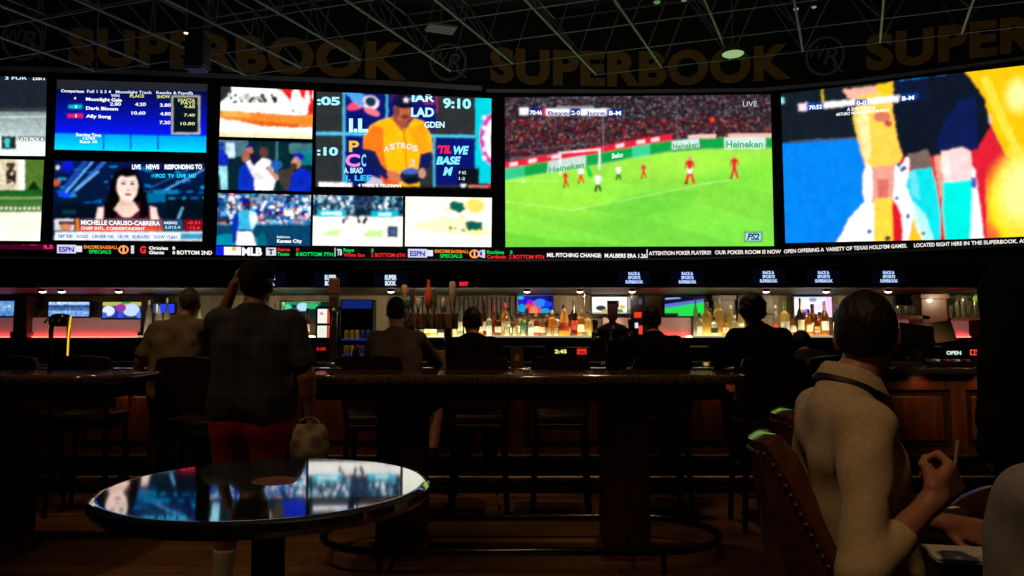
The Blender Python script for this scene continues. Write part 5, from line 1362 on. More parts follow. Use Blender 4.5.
# big black tap tower in the centre
p = at(613, 352, 7.35)
t = thing('beer_tap_tower', 'black tap tower with side faucets and tall square handle before the white monitor', 'beer tap', (p.x, 7.35, BH))
MB().lathe([(.12, 0), (.12, .02), (.07, .05), (.065, .22), (.085, .26), (.16, .30), (.17, .36), (.12, .40), (.05, .43)], n=24).build('column', BLACKG, t, True)
for a in range(6):
    an = a * math.pi / 3 + .3
    MB().tube([(.15 * math.cos(an), .15 * math.sin(an), .33), (.21 * math.cos(an), .21 * math.sin(an), .33), (.22 * math.cos(an), .22 * math.sin(an), .26)], .014, 8).build('faucet', CHROME, t, True)
    MB().lathe([(.010, 0), (.012, .06), (.018, .09), (.012, .12)], c=(.20 * math.cos(an), .20 * math.sin(an), .34), n=10).build('tap_handle', BLACK, t, True)
MB().lathe([(.015, .42), (.02, .44), (.048, .47), (.052, .62), (.04, .64)], n=20, sq=6, sy=.6).build('tall_handle', mat('handle_plum', (.14, .05, .09), .4, noise=.2), t, True)
MB().box(-.058, .058, -.036, -.032, .63, .648).box(-.058, -.048, -.036, -.032, .58, .648).box(.048, .058, -.036, -.032, .58, .648).build('handle_frame', CHROME, t)

# slim tower left of the lit cooler
p = at(333, 350, 7.4)
t = thing('beer_tap_tower', 'slim tap tower with tall two-part wooden handle beside the checked shirt', 'beer tap', (p.x, 7.4, BH))
HH = at(333, 278, 7.4).z - BH
MB().lathe([(.07, 0), (.07, .02), (.04, .04), (.04, HH * .60), (.055, HH * .63), (.03, HH * .66)], n=20).build('column', CHROME, t, True)
MB().box(-.045, .045, -.03, .03, HH * .66, HH * .80, .01).build('handle_lower', HM['dark'][0], t)
MB().box(-.05, .05, -.032, .032, HH * .81, HH, .012).build('handle_upper', mat('handle_rust', (.25, .12, .07), .4, noise=.3), t)
MB().tube([(0, -.04, HH * .55), (0, -.11, HH * .55), (0, -.12, HH * .46)], .012, 8).build('faucet', CHROME, t, True)
p = at(345, 350, 7.5)

# illuminated vending display and its twin
def lit_case(label, x0, y0, x1, y1, Y, panes, base_y):
    a, b_ = at(x0, y0, Y), at(x1, y1, Y)
    t = thing('display_case', label, 'display case', ((a.x + b_.x) / 2, Y, SHZ - 0.02))
    hw = (b_.x - a.x) / 2; z0 = b_.z - SHZ + .02; z1 = a.z - SHZ + .02
    MB().box(-hw - .03, hw + .03, 0.0, .25, 0, z1 + .03, .01).build('cabinet', BLACKG, t)
    for (u0, v0, u1, v1, col) in panes:
        MB().box(-hw + 2 * hw * u0, -hw + 2 * hw * u1, -.012, -.001, z1 - (z1 - z0) * v1, z1 - (z1 - z0) * v0, .003).build('lit_pane', glow(col, .9), t)
    return t
t = lit_case('lit display case of white and orange-red panes beside the tall standing guest', 318, 309, 337, 340, 8.78,
         [(0, 0, .48, .46, (.95, .93, .88)), (.52, 0, 1, .46, (.85, .22, .12)), (0, .54, .48, 1, (.90, .92, .85)), (.52, .54, 1, 1, (.88, .25, .12)), (.62, .16, .86, .32, (1, .5, .2)), (.62, .70, .86, .86, (1, .65, .3)), (.1, .1, .3, .2, (.5, .5, .5))], 345)
t = lit_case('narrow dark display case with red and white lights behind the seated guest in black', 633, 297, 643, 335, 8.78,
         [(.1, .05, .45, .2, (.30, .25, .28)), (.55, .05, .95, .2, (.3, .3, .35)), (.1, .40, .95, .55, (.9, .22, .12)), (.15, .68, .5, .82, (.85, .85, 1)), (.55, .75, .95, .98, (.9, .25, .15))], 340)
t = thing('register_display', 'small black register display with red glowing digits below the lit display case', 'register', at(323, 345, 8.5)); t.location.z = BH - .13
# it stands on the work counter behind the bar
def bar_box(name, label, cat, x0, y0, x1, y1, Y, m, d=.15, bev=.01):
    a, b_ = at(x0, y0, Y), at(x1, y1, Y)
    t = thing(name, label, cat, ((a.x + b_.x) / 2, Y, b_.z)); hw = (b_.x - a.x) / 2
    MB().box(-hw, hw, 0, d, 0, a.z - b_.z, bev).build('body', m, t)
    return t, hw, a.z - b_.z
bpy.data.objects.remove(t)

# working counter behind the bar
t = thing('work_counter', 'low dark work counter between the bar and the back bar', 'counter', (0, 0, 0))
WZ = 1.16
MB().box(BX0, BX1, 8.05, 8.45, 0, WZ - .04, .01).build('carcass', BLACKG, t)
MB().box(BX0, BX1, 8.0, 8.5, WZ - .04, WZ, .008).build('worktop', mat('worktop_steel', (.06, .06, .065), .3, metal=.6, noise=.2), t)
def on_work(name, label, cat, px, w, d, h, m, Y=8.2, bev=.01):
    p = at(px, 350, Y)
    t = thing(name, label, cat, (p.x, Y, WZ))
    MB().box(-w / 2, w / 2, -d / 2, d / 2, 0, h, bev).build('body', m, t)
    return t
def digits(t, s, x, z, h, col, wd, y, frame=None):
    flat_text(t, s, x, y, z, h, col, wd, .03, name='digits')
t = on_work('register_display', 'small black register with red glowing digits below the lit display case', 'register', 323, .17, .16, .20, BLACKG)
digits(t, '0.00', 0, .12, .035, (.75, .12, .12), .10, -.083)
t = on_work('register_display', 'black register with white digits and a red framed number, centre', 'register', 570, .42, .2, .16, BLACKG)
digits(t, '2:45', -.11, .09, .04, (.95, .95, .45), .13, -.103)
digits(t, '777', .12, .093, .03, (1, .25, .18), .08, -.103)
MB().box(.07, .17, -.106, -.101, .078, .086).box(.07, .17, -.106, -.101, .128, .136).box(.07, .078, -.106, -.101, .078, .136).box(.162, .17, -.106, -.101, .078, .136).build('red_frame', glow((1, .2, .15)), t)
t = on_work('register_display', 'black register with white letters and an orange framed number at right', 'register', 959, .50, .2, .17, BLACKG)
digits(t, 'OPEN', -.12, .075, .04, (.80, .92, .85), .16, -.103)
digits(t, '12', .13, .085, .03, (1, .3, .15), .06, -.103)
MB().box(.06, .20, -.106, -.101, .070, .078).box(.06, .20, -.106, -.101, .120, .128).box(.06, .068, -.106, -.101, .07, .128).box(.192, .2, -.106, -.101, .07, .128).build('orange_frame', glow((1, .35, .15)), t)
t = on_work('point_of_sale_terminal', 'black sale terminal screen turned away, left of the tan menu board', 'terminal', 917, .30, .2, .05, BLACKG)
MB().box(-.03, .03, -.03, .03, .05, .16).build('stand', BLACK, t)
o = MB().box(-.19, .19, -.02, .02, -.13, .13, .01).build('screen', BLACKG, t); o.location = (0, 0, .28); o.rotation_euler = (-.2, .12, 0)
t = on_work('menu_board', 'tan menu board leaning on its stand beside the far right register', 'menu board', 944, .14, .12, .03, BLACK, Y=8.4)
o = MB().box(-.13, .13, -.008, .008, -.12, .12, .004).build('board', mat('menu_tan', (.55, .40, .25), .6, noise=.2), t); o.location = (0, 0, .33); o.rotation_euler = (-.25, -.13, .1)
MB().box(-.015, .015, -.01, .01, .03, .24).build('stand', BLACK, t)
t = on_work('condiment_caddy', 'dark caddy tray with white cups on the counter at far right', 'caddy', 952, .42, .16, .05, BLACKG, Y=8.1)
t.location = (at(948, 364, 7.35).x, 7.35, BH)
for q in range(8):
    MB().box(-.19 + q * .05, -.155 + q * .05, -.05, .05, .048, .07, .004).build('key_tray', [mat('key_blue', (.05, .07, .25), .4), PAPER, BLACK, mat('key_red', (.4, .05, .05), .4)][q % 4], t)

# small menu holders, napkin box, trays on the bar
def on_bar(name, label, cat, px, Y, w, d, h, m, bev=.006):
    p = at(px, 360, Y)
    t = thing(name, label, cat, (p.x, Y, BH))
    MB().box(-w / 2, w / 2, -d / 2, d / 2, 0, h, bev).build('body', m, t)
    return t
TAN = mat('box_tan', (.42, .17, .05), .6, noise=.2, scale=20)
t = on_bar('menu_holder', 'orange-tan menu holder on the bar between two seated guests', 'menu holder', 440, 7.0, .12, .05, .16, TAN)
MB().box(-.02, .02, -.027, -.0255, .05, .11).build('emblem', mat('emblem_tan', (.6, .3, .1), .5), t)
t = on_bar('menu_holder', 'dark brown menu holder on the bar right of the guest in black', 'menu holder', 517, 7.0, .12, .05, .20, mat('box_brown', (.14, .07, .03), .6, noise=.2, scale=20))
MB().box(-.02, .02, -.027, -.0255, .06, .12).build('emblem', mat('emblem_tan', (.6, .3, .1), .5), t)
t = on_bar('napkin_box', 'lit row of three pale bottles and glasses box at the bar edge under the green monitor bottles', 'ice bin', 716, 7.45, .30, .14, .07, BLACKG)
bpy.data.objects.remove(t.children[0]); bpy.data.objects.remove(t)
for i, (px, c_) in enumerate(((706, (.72, .62, .25)), (716, (.80, .76, .30)), (726, (.78, .50, .22)))):
    t = thing('candle_glass', '%s of three small glowing candle glasses on the bar right of the guest in black' % ['left', 'middle', 'right'][i], 'candle', (at(px, 360, 7.2).x, 7.2, BH), group='glowing candle glasses on the bar')
    MB().lathe([(.032, 0), (.038, .05), (.034, .05), (.028, .01)], n=16).build('glass', GL, t, True)
    MB().lathe([(.027, .012), (.031, .042)], n=16).build('wax', emit('candle_wax%d' % i, c_, .75), t, True)
t = on_bar('drinks_rail_mat', 'long pale rubber mat lying on the bar near the centre', 'bar mat', 575, 7.3, .28, .10, .012, mat('mat_grey', (.25, .25, .24), .5))
t = on_bar('bar_caddy', 'dark bar caddy with straws beside the slim tap tower', 'caddy', 345, 7.3, .16, .12, .09, BLACKG)
mb = MB()
for q in range(9): mb.tube([(-.05 + .012 * q, .02 * math.sin(q * 2), .08), (-.06 + .015 * q, .03 * math.sin(q * 2), .20)], .003, 5)
mb.build('straws', BLACK, t)
t = thing('cocktail_shaker', 'dark cocktail shaker standing on the bar beside the caddy', 'shaker', (at(356, 360, 7.3).x, 7.3, BH))
MB().lathe([(.035, 0), (.042, .12), (.038, .14)], n=16).build('cup', BLACKG, t, True)
MB().lathe([(.038, .14), (.03, .18), (.015, .20), (.015, .23)], n=16).build('lid', BLACKG, t, True)
t = on_work('drinks_cooler', 'open glass cooler with blue-edged shelves of yellow cans behind the bar', 'cooler', 358, .36, .2, .02, BLACKG, Y=8.25)
zc = at(358, 300, 8.25).z - WZ
BLUE = glow((.08, .16, .50), .6)
MB().box(-.18, -.165, -.1, .1, .02, zc, .003).box(.165, .18, -.1, .1, .02, zc, .003).box(-.18, .18, .09, .1, .02, zc).build('side_panel', BLACKG, t)
MB().box(-.18, .18, -.1, .1, zc - .015, zc).build('top_panel', BLACKG, t)
MB().box(-.165, .165, -.103, -.1, zc - .10, zc - .01).build('header_light', BLUE, t)
for q in range(2):
    MB().box(-.165, .165, -.1, .09, .06 + q * .17, .075 + q * .17).build('shelf', PAPER, t)
    MB().box(-.165, .165, -.103, -.1, .058 + q * .17, .078 + q * .17).build('shelf_light', BLUE, t)
    for k in range(5):
        MB().lathe([(.024, 0), (.026, .01), (.026, .09), (.02, .10)], c=(-.12 + k * .06, -.05, .075 + q * .17), n=12).build('can', mat('can_yellow', (.45, .36, .03), .35, metal=.2) if k < 3 else mat('can_blue', (.03, .05, .4), .35, metal=.2), t, True)
t = thing('round_badge', 'round pale badge standing on a stem among the amber bottles', 'sign', (at(585, 336, 8.84).x, 8.84, SHZ))
zr = at(585, 306, 8.84).z - SHZ
MB().tube([(0, 0, 0), (0, 0, zr - .04)], .006, 8).build('stem', CHROME, t)
MB().lathe([(.045, -.006), (.045, .006)], n=24).build('disc', mat('badge_grey', (.35, .33, .3), .5, noise=.5, scale=30), t).rotation_euler = (math.pi / 2, 0, 0)
t.children[-1].location = (0, 0, zr)

# ================================================================== TABLES AND CHAIRS
def high_table(label, x0, x1, y0, y1, posts, h=1.165, rail=True, th=.06):
    t = thing('high_table', label, 'table', (0, 0, 0))
    r = min(.30, (y1 - y0) / 2 - .01)
    def outline(g):
        pts = []
        for (cx, cy, a0) in ((x1 - r, y1 - r, 0), (x0 + r, y1 - r, 90), (x0 + r, y0 + r, 180), (x1 - r, y0 + r, 270)):
            for k in range(9):
                a = math.radians(a0 + k * 90 / 8)
                pts.append((cx + (r + g) * math.cos(a), cy + (r + g) * math.sin(a)))
        return pts
    prof = [(-.02, h - th), (0, h - th + .012), (0.006, h - th / 2), (0, h - .010), (-.012, h), (-.02, h)]
    v = []; f = []
    n = len(outline(0))
    for g, z in prof: v += [(a, b, z) for a, b in outline(g)]
    for i in range(len(prof) - 1):
        for k in range(n): f.append((i * n + k, i * n + (k + 1) % n, (i + 1) * n + (k + 1) % n, (i + 1) * n + k))
    f += [tuple(range(n - 1, -1, -1)), tuple((len(prof) - 1) * n + k for k in range(n))]
    MB().add(v, f).build('tabletop', GRANITE_B, t, True)
    MB().box(x0 + .15, x1 - .15, y0 + .15, y1 - .15, h - th - .10, h - th, .01).build('apron', WOOD_D, t)
    for (a, b_) in posts:
        yc = (y0 + y1) / 2
        MB().box(a, b_, yc - .15, yc + .15, .06, h - th - .10, .012).build('post', WOOD_D, t)
        MB().box(a - .02, b_ + .02, yc - .17, yc + .17, 0, .08, .01).build('plinth', WOOD, t)
        MB().box(a - .02, b_ + .02, yc - .17, yc + .17, h - th - .16, h - th - .10, .01).build('capital', WOOD, t)
    if rail:
        ra, rb = posts[0][0] - .35, posts[-1][1] + .45
        yc = (y0 + y1) / 2; ry = .43; pts = []
        for k in range(13):
            a = -math.pi / 2 + math.pi * k / 12; pts.append((rb - ry + ry * math.cos(a), yc + ry * math.sin(a), .13))
        for k in range(13):
            a = math.pi / 2 + math.pi * k / 12; pts.append((ra + ry + ry * math.cos(a), yc + ry * math.sin(a), .13))
        MB().tube(pts, .024, 10, closed=True).build('foot_rail', BLACKG, t, True)
        for sx in (ra + ry, rb - ry):
            for sy in (-1, 1):
                MB().tube([(sx, yc + sy * ry, .12), (sx, yc + sy * ry, 0)], .016, 8).build('rail_post', BLACKG, t, True)
        mb = MB()
        for (a, b_) in posts:
            for sy in (-1, 1): mb.tube([((a + b_) / 2, yc + sy * .14, .13), ((a + b_) / 2, yc + sy * ry, .13)], .012, 6)
        mb.build('rail_arm', BLACKG, t)
    return t


TY0, TY1 = 4.45, 5.35
xr = at(743, 377, TY0 + .3).x
high_table('long bar-height table with brown stone top in front of the bar stools', at(284, 377, TY0).x, xr, TY0, TY1,
           [(at(376, 450, 4.75).x, at(424, 450, 4.75).x), (at(604, 450, 4.75).x, at(650, 450, 4.75).x)])
high_table('bar-height table with brown stone top cut off by the left edge', -5.6, at(110, 377, TY0).x, TY0, TY1, [(at(2, 450, 4.75).x - .25, at(2, 450, 4.75).x + .05)], rail=False)

# foreground round table
TX, TYc, TH, TR = at(271.5, 487, 1.60).x, 1.60, 1.056, .338
t = thing('round_table', 'glossy round dark stone pub table in the foreground mirroring the screens', 'table', (TX, TYc, 0))
t.rotation_euler = (math.radians(.6), 0, 0)      # slight tilt added to shift the screens' mirror image on the top
R = TR
MB().lathe([(R - .03, TH - .035), (R - .008, TH - .03), (R, TH - .018), (R - .003, TH - .006), (R - .012, TH), (R - .02, TH)], n=96).build('tabletop', GRANITE, t, True)
MB().lathe([(.012, TH + .0002), (.048, TH + .0004), (.047, TH + .0010), (.012, TH + .0010)], c=(.0, .03, 0), n=36).build('round_sticker', mat('sticker_copper', (.38, .16, .10), .8, spec=.1, noise=.4, scale=30), t)
MB().lathe([(.18, TH - .06), (.20, TH - .05), (.20, TH - .035)], n=32).build('mounting_plate', BLACK, t, True)
MB().lathe([(.045, .03), (.034, .1), (.034, TH - .06)], n=24).build('pedestal', BLACK, t, True)
MB().lathe([(.27, 0), (.27, .012), (.20, .03), (.06, .05), (.05, .06)], n=40).build('base', BLACK, t, True)


# ------------------------------------------------------------------ bar stools
def make_stool():
    t = thing('bar_stool', 'x', 'bar stool', (0, 0, 0), group='dark leather bar stools along the bar')
    MB().box(-.23, .23, -.22, .22, .72, .80, .035).build('seat', LEATHER_D, t, True)
    MB().box(-.21, .21, -.20, .20, .67, .72, .01).build('seat_frame', LEG, t)
    v = []; f = []; NX, NZ = 9, 7
    for s in (0, 1):
        for j in range(NZ):
            for i in range(NX):
                u = i / (NX - 1) * 2 - 1; w_ = j / (NZ - 1)
                xx = u * (.245 - .012 * w_ - .02 * (w_ > .9)); yy = -.20 - .07 * w_ + .05 * u * u + (-.035 if s == 0 else .02)
                zz = .84 + w_ * (.40 + .02 * (1 - u * u))
                v.append((xx, yy, zz))
    K_ = NX * NZ
    for j in range(NZ - 1):
        for i in range(NX - 1):
            a = j * NX + i
            f += [(a, a + 1, a + NX + 1, a + NX), (K_ + a + 1, K_ + a, K_ + a + NX, K_ + a + NX + 1)]
    for j in range(NZ - 1):
        a = j * NX; f += [(a + NX, K_ + a + NX, K_ + a, a)[::-1], (a + NX - 1, a + 2 * NX - 1, K_ + a + 2 * NX - 1, K_ + a + NX - 1)]
    for i in range(NX - 1):
        f += [(i, K_ + i, K_ + i + 1, i + 1), (K_ - NX + i, K_ - NX + i + 1, 2 * K_ - NX + i + 1, 2 * K_ - NX + i)]
    MB().add(v, f).build('backrest', LEATHER_D, t, True)
    for sx in (-1, 1):
        MB().tube([(sx * .19, -.19, .69), (sx * .215, -.245, .90)], .018, 6).build('back_post', LEG, t)
        for sy in (-1, 1):
            MB().tube([(sx * .19, sy * .18, .70), (sx * .225, sy * .215, 0)], [.026, .019], 4).build('leg', LEG, t)
    for z, q in ((.26, .215),):
        MB().tube([(-q, q, z), (q, q, z), (q, -q, z), (-q, -q, z)], .013, 6, closed=True).build('footrest', BRASS if False else LEG, t)
    return t


stool0 = make_stool()
STO = [(200, 5.64, .0, 'dark leather bar stool between the grey-haired guest and the tall man in red shorts'),
       (376, 6.05, .05, 'bar stool under the seated guest in the brown-grey shirt'),
       (480, 6.1, .0, 'bar stool under the seated guest in black left of centre'),
       (560, 6.15, -.05, 'empty dark bar stool behind the middle of the high table'),
       (657, 6.1, .0, 'bar stool under the seated guest in black right of centre'),
       (765, 5.6, -.05, 'tall-backed bar stool of the bushy-haired guest'),
       (92, 6.1, .1, 'empty dark bar stool left of the grey-haired guest'),
       (822, 6.0, .1, 'dark bar stool half hidden behind the head of the guest in the pale shirt'),
       (25, 6.15, .0, 'empty dark bar stool near the left edge')]
STOOLS = []
for i, (px, Y, rz, lab) in enumerate(STO):
    loc = (at(px, 400, Y).x, Y, 0)
    if i == 0:
        stool0.location = loc; stool0.rotation_euler = (0, 0, rz); stool0['label'] = lab; STOOLS.append(stool0)
    else:
        STOOLS.append(dup(stool0, loc, rz, lab))


# ------------------------------------------------------------------ leather tub chairs
def tub_chair(label, loc, rz, hb=1.10, ha=.80, m=None, nails=True, RX=.34, RY=.33):
    """open side faces local +Y"""
    m = m or LEATHER
    t = thing('leather_chair', label, 'chair', loc, rz, group='brown leather tub chairs with nail-head trim')
    th = .065
    N = 41; v = []; f = []
    amax = 128
    def hgt(a):
        q = min(1, max(0, (abs(a) - 18) / 48))
        return hb - (hb - ha) * (q * q * (3 - 2 * q))
    ring = []
    for k in range(N):
        a = -amax + 2 * amax * k / (N - 1); ar = math.radians(a); H = hgt(a)
        cx, cy = math.sin(ar), -math.cos(ar)
        lean = lambda z: -.12 * max(0, (z - .55)) * max(0, math.cos(ar))
        prof = [(1.0, .50), (1.03, .70), (1.04, H - .06), (1.035, H - .02), (1.0 - .35 * th / RX, H), (1 - .75 * th / RX, H), (1 - th / RX * 1.1, H - .03), (1 - th / RX * 1.2, .72), (1 - th / RX, .50)]
        for (s, z) in prof: v.append((RX * s * cx, RY * s * cy + lean(z), z))
        ring.append((RX * 1.045 * cx, RY * 1.045 * cy + lean(H - .05), H - .05))
    P = 9
    for k in range(N - 1):
        for q in range(P):
            r = (q + 1) % P
            f.append((k * P + q, k * P + r, (k + 1) * P + r, (k + 1) * P + q))
    f += [tuple(range(P - 1, -1, -1)), tuple((N - 1) * P + q for q in range(P))]
    MB().add(v, f).build('tub_back', m, t, True)
    MB().lathe([(RX * .80, .46), (RX * .86, .48), (RX * .87, .54), (RX * .8, .585), (RX * .5, .60)], n=40).build('seat_cushion', m, t, True)
    MB().lathe([(RX * .86, .40), (RX * .90, .47)], n=40).build('seat_frame', LEG, t)
    for a in (45, 135, 225, 315):
        ar = math.radians(a)
        MB().tube([(.24 * math.cos(ar), .24 * math.sin(ar), .42), (.28 * math.cos(ar), .28 * math.sin(ar), 0)], [.024, .016], 8).build('leg', LEG, t, True)
    MB().tube([(.27 * math.cos(k * math.pi / 12), .27 * math.sin(k * math.pi / 12), .18) for k in range(24)], .010, 6, closed=True).build('footrest', BRASS, t, True)
    if nails:
        mb = MB()
        pts = [Vector(p) for p in ring]; out = []
        for i in range(len(pts) - 1):
            d = (pts[i + 1] - pts[i]).length; k = max(1, int(d / .022))
            out += [pts[i].lerp(pts[i + 1], q / k) for q in range(k)]
        for p_ in out: mb.ball(p_, .0065, 6)
        # a second row runs down the front edge of each arm
        for sgn in (0, -1):
            base = pts[sgn]
            for q in range(13): mb.ball((base.x * 1.0, base.y, base.z - .022 * q), .0065, 6)
        mb.build('nailhead_trim', BRASS, t, True)
    return t


GX, GY = .86, 2.08              # the seated guest in the pale shirt
LEATHER_G = mat('glossy_leather', (0.12, 0.036, 0.016), 0.16, scale=40, noise=0.4, bump=0.08, coat=.3)
tub_chair('brown leather tub chair with brass nail heads under the guest in the pale shirt', (1.04, 2.10, 0), -math.radians(98), 1.10, .74, LEATHER_G, RX=.30, RY=.29)
tub_chair('brown leather tub chair half hidden behind the shoulder of the guest in the pale shirt', (1.46, 3.0, 0), -math.radians(95), 1.09, .76, LEATHER_G)
tub_chair('brown leather tub chair beyond the raised hand, facing the guest in the pale shirt', (1.83, 2.62, 0), math.radians(150), .80, .74, nails=False)

# ================================================================== PEOPLE
class Field:
    """a smooth-blended distance field that is turned into one continuous skin"""
    def __init__(s, lo, hi, cell):
        s.lo = np.array(lo, float); s.cell = cell
        s.n = np.ceil((np.array(hi, float) - s.lo) / cell).astype(int) + 1
        s.ax = [s.lo[i] + cell * np.arange(s.n[i]) for i in range(3)]
        s.f = np.full(s.n, 0.2, np.float32)

    def _sl(s, lo, hi):
        a = np.clip(np.floor((np.array(lo) - s.lo) / s.cell).astype(int), 0, s.n)
        b = np.clip(np.ceil((np.array(hi) - s.lo) / s.cell).astype(int) + 1, 0, s.n)
        if np.any(b <= a): return None
        sl = tuple(slice(a[i], b[i]) for i in range(3))
        g = [s.ax[0][sl[0]][:, None, None], s.ax[1][sl[1]][None, :, None], s.ax[2][sl[2]][None, None, :]]
        return sl, g

    def _mix(s, sl, d, k):
        f = s.f[sl]
        if k > 0:
            h = np.maximum(k - np.abs(f - d), 0) / k
            s.f[sl] = np.minimum(f, d) - h * h * k * 0.25
        else:
            s.f[sl] = np.minimum(f, d)

    def cap(s, a, b, ra, rb=None, k=0.02):
        rb = ra if rb is None else rb
        a = np.array(a, float); b = np.array(b, float); m = max(ra, rb) + k + 3 * s.cell
        q = s._sl(np.minimum(a, b) - m, np.maximum(a, b) + m)
        if q is None: return s
        sl, (X, Y, Z) = q
        ba = b - a; L = float(ba @ ba) + 1e-9
        h = np.clip(((X - a[0]) * ba[0] + (Y - a[1]) * ba[1] + (Z - a[2]) * ba[2]) / L, 0, 1)
        d = np.sqrt((X - a[0] - ba[0] * h) ** 2 + (Y - a[1] - ba[1] * h) ** 2 + (Z - a[2] - ba[2] * h) ** 2) - (ra + (rb - ra) * h)
        s._mix(sl, d.astype(np.float32), k)
        return s

    def ell(s, c, r, k=0.02, R=None, sub=False):
        c = np.array(c, float); r = np.array(r, float); m = r.max() + k + 3 * s.cell
        q = s._sl(c - m, c + m)
        if q is None: return s
        sl, (X, Y, Z) = q
        x, y, z = X - c[0], Y - c[1], Z - c[2]
        if R is not None:
            R = np.array(R)
            x, y, z = (R[0, 0] * x + R[1, 0] * y + R[2, 0] * z), (R[0, 1] * x + R[1, 1] * y + R[2, 1] * z), (R[0, 2] * x + R[1, 2] * y + R[2, 2] * z)
        k0 = np.sqrt((x / r[0]) ** 2 + (y / r[1]) ** 2 + (z / r[2]) ** 2); k1 = np.sqrt((x / r[0] ** 2) ** 2 + (y / r[1] ** 2) ** 2 + (z / r[2] ** 2) ** 2) + 1e-9
        d = (k0 * (k0 - 1) / k1).astype(np.float32)
        if sub:
            f = s.f[sl]; h = np.maximum(k - np.abs(f + d), 0) / max(k, 1e-6)
            s.f[sl] = np.maximum(f, -d) + h * h * k * 0.25
        else:
            s._mix(sl, d, k)
        return s

    def cut(s, fn):
        """keep where fn(x,y,z) < 0"""
        X, Y, Z = s.ax[0][:, None, None], s.ax[1][None, :, None], s.ax[2][None, None, :]
        s.f = np.maximum(s.f, np.broadcast_to(fn(X, Y, Z), s.f.shape).astype(np.float32))
        return s

    def wrinkle(s, amp, fr=26, seed=0):
        X, Y, Z = s.ax[0][:, None, None], s.ax[1][None, :, None], s.ax[2][None, None, :]
        a = seed * 1.7
        w_ = np.sin(fr * (Z + .35 * X) + 3 * np.sin(9 * X + a) + 2.5 * np.sin(8 * Y + a)) + .7 * np.sin(fr * 1.7 * (Z - .6 * Y) + 4 * np.sin(7 * X + 1 + a)) + .5 * np.sin(fr * 1.2 * (X + Y + .5 * Z) + a)
        s.f = s.f + (amp * .45 * w_).astype(np.float32)
        return s

    def mesh(s):
        f = s.f; f = np.pad(f, 1, constant_values=0.2); lo = s.lo - s.cell
        nx, ny, nz = f.shape
        neg = f < 0
        cnt = np.zeros((nx - 1, ny - 1, nz - 1), np.int8); P = np.zeros((nx - 1, ny - 1, nz - 1, 3), np.float32)
        c8 = sum(neg[i:nx - 1 + i, j:ny - 1 + j, k:nz - 1 + k].astype(np.int8) for i in (0, 1) for j in (0, 1) for k in (0, 1))
        act = (c8 > 0) & (c8 < 8)
        ci = np.argwhere(act); n = len(ci)
        if n == 0: return np.zeros((0, 3)), np.zeros((0, 4), int)
        idx = np.full(act.shape, -1, np.int64); idx[act] = np.arange(n)
        acc = np.zeros((n, 3)); num = np.zeros(n)
        def F_(o): return f[ci[:, 0] + o[0], ci[:, 1] + o[1], ci[:, 2] + o[2]]
        corners = [(i, j, k) for i in (0, 1) for j in (0, 1) for k in (0, 1)]
        for a in corners:
            for ax in range(3):
                if a[ax]: continue
                b = list(a); b[ax] = 1
                fa, fb = F_(a), F_(b); m = (fa < 0) != (fb < 0)
                t = np.where(m, fa / np.where(m, fa - fb, 1), 0)
                p = np.array(a, float)[None, :].repeat(n, 0); p[:, ax] += t
                acc += p * m[:, None]; num += m
        V = lo + (ci + acc / num[:, None]) * s.cell
        Q = []
        for ax in range(3):
            sl0 = [slice(1, -1)] * 3; sl0[ax] = slice(0, -1)
            sl1 = list(sl0); sl1[ax] = slice(1, None)
            a_, b_ = neg[tuple(sl0)], neg[tuple(sl1)]
            for flip, m in ((0, a_ & ~b_), (1, ~a_ & b_)):
                e = np.argwhere(m)
                if not len(e): continue
                off = np.array([1, 1, 1]); off[ax] = 0
                e = e + off
                u, v = (ax + 1) % 3, (ax + 2) % 3
                def cell(du, dv):
                    q = e.copy(); q[:, u] -= du; q[:, v] -= dv
                    return idx[q[:, 0], q[:, 1], q[:, 2]]
                q = np.stack([cell(1, 1), cell(0, 1), cell(0, 0), cell(1, 0)], 1)
                if flip: q = q[:, ::-1]
                Q.append(q)
        Q = np.concatenate(Q); Q = Q[(Q >= 0).all(1)]
        return V, Q

    def build(s, name, m, parent=None, relax=1):
        V, Q = s.mesh()
        for _ in range(relax):           # even out the skin a little
            S = np.zeros_like(V); N_ = np.zeros(len(V))
            for k in range(4):
                a, b = Q[:, k], Q[:, (k + 1) % 4]
                np.add.at(S, a, V[b]); np.add.at(S, b, V[a]); np.add.at(N_, a, 1); np.add.at(N_, b, 1)
            V = V * .5 + (S / np.maximum(N_, 1)[:, None]) * .5
        return grid_mesh(V, Q, None, name, m, parent, smooth=True)


SKIN = mat('skin_warm', (0.50, 0.22, 0.13), 0.5, noise=0.15, scale=12, sub=0.05)
SKIN_T = mat('skin_tan', (0.40, 0.19, 0.11), 0.5, noise=0.15, scale=12, sub=0.05)


def vrot(v, ax, a):
    return (Matrix.Rotation(a, 3, Vector(ax)) @ Vector(v))


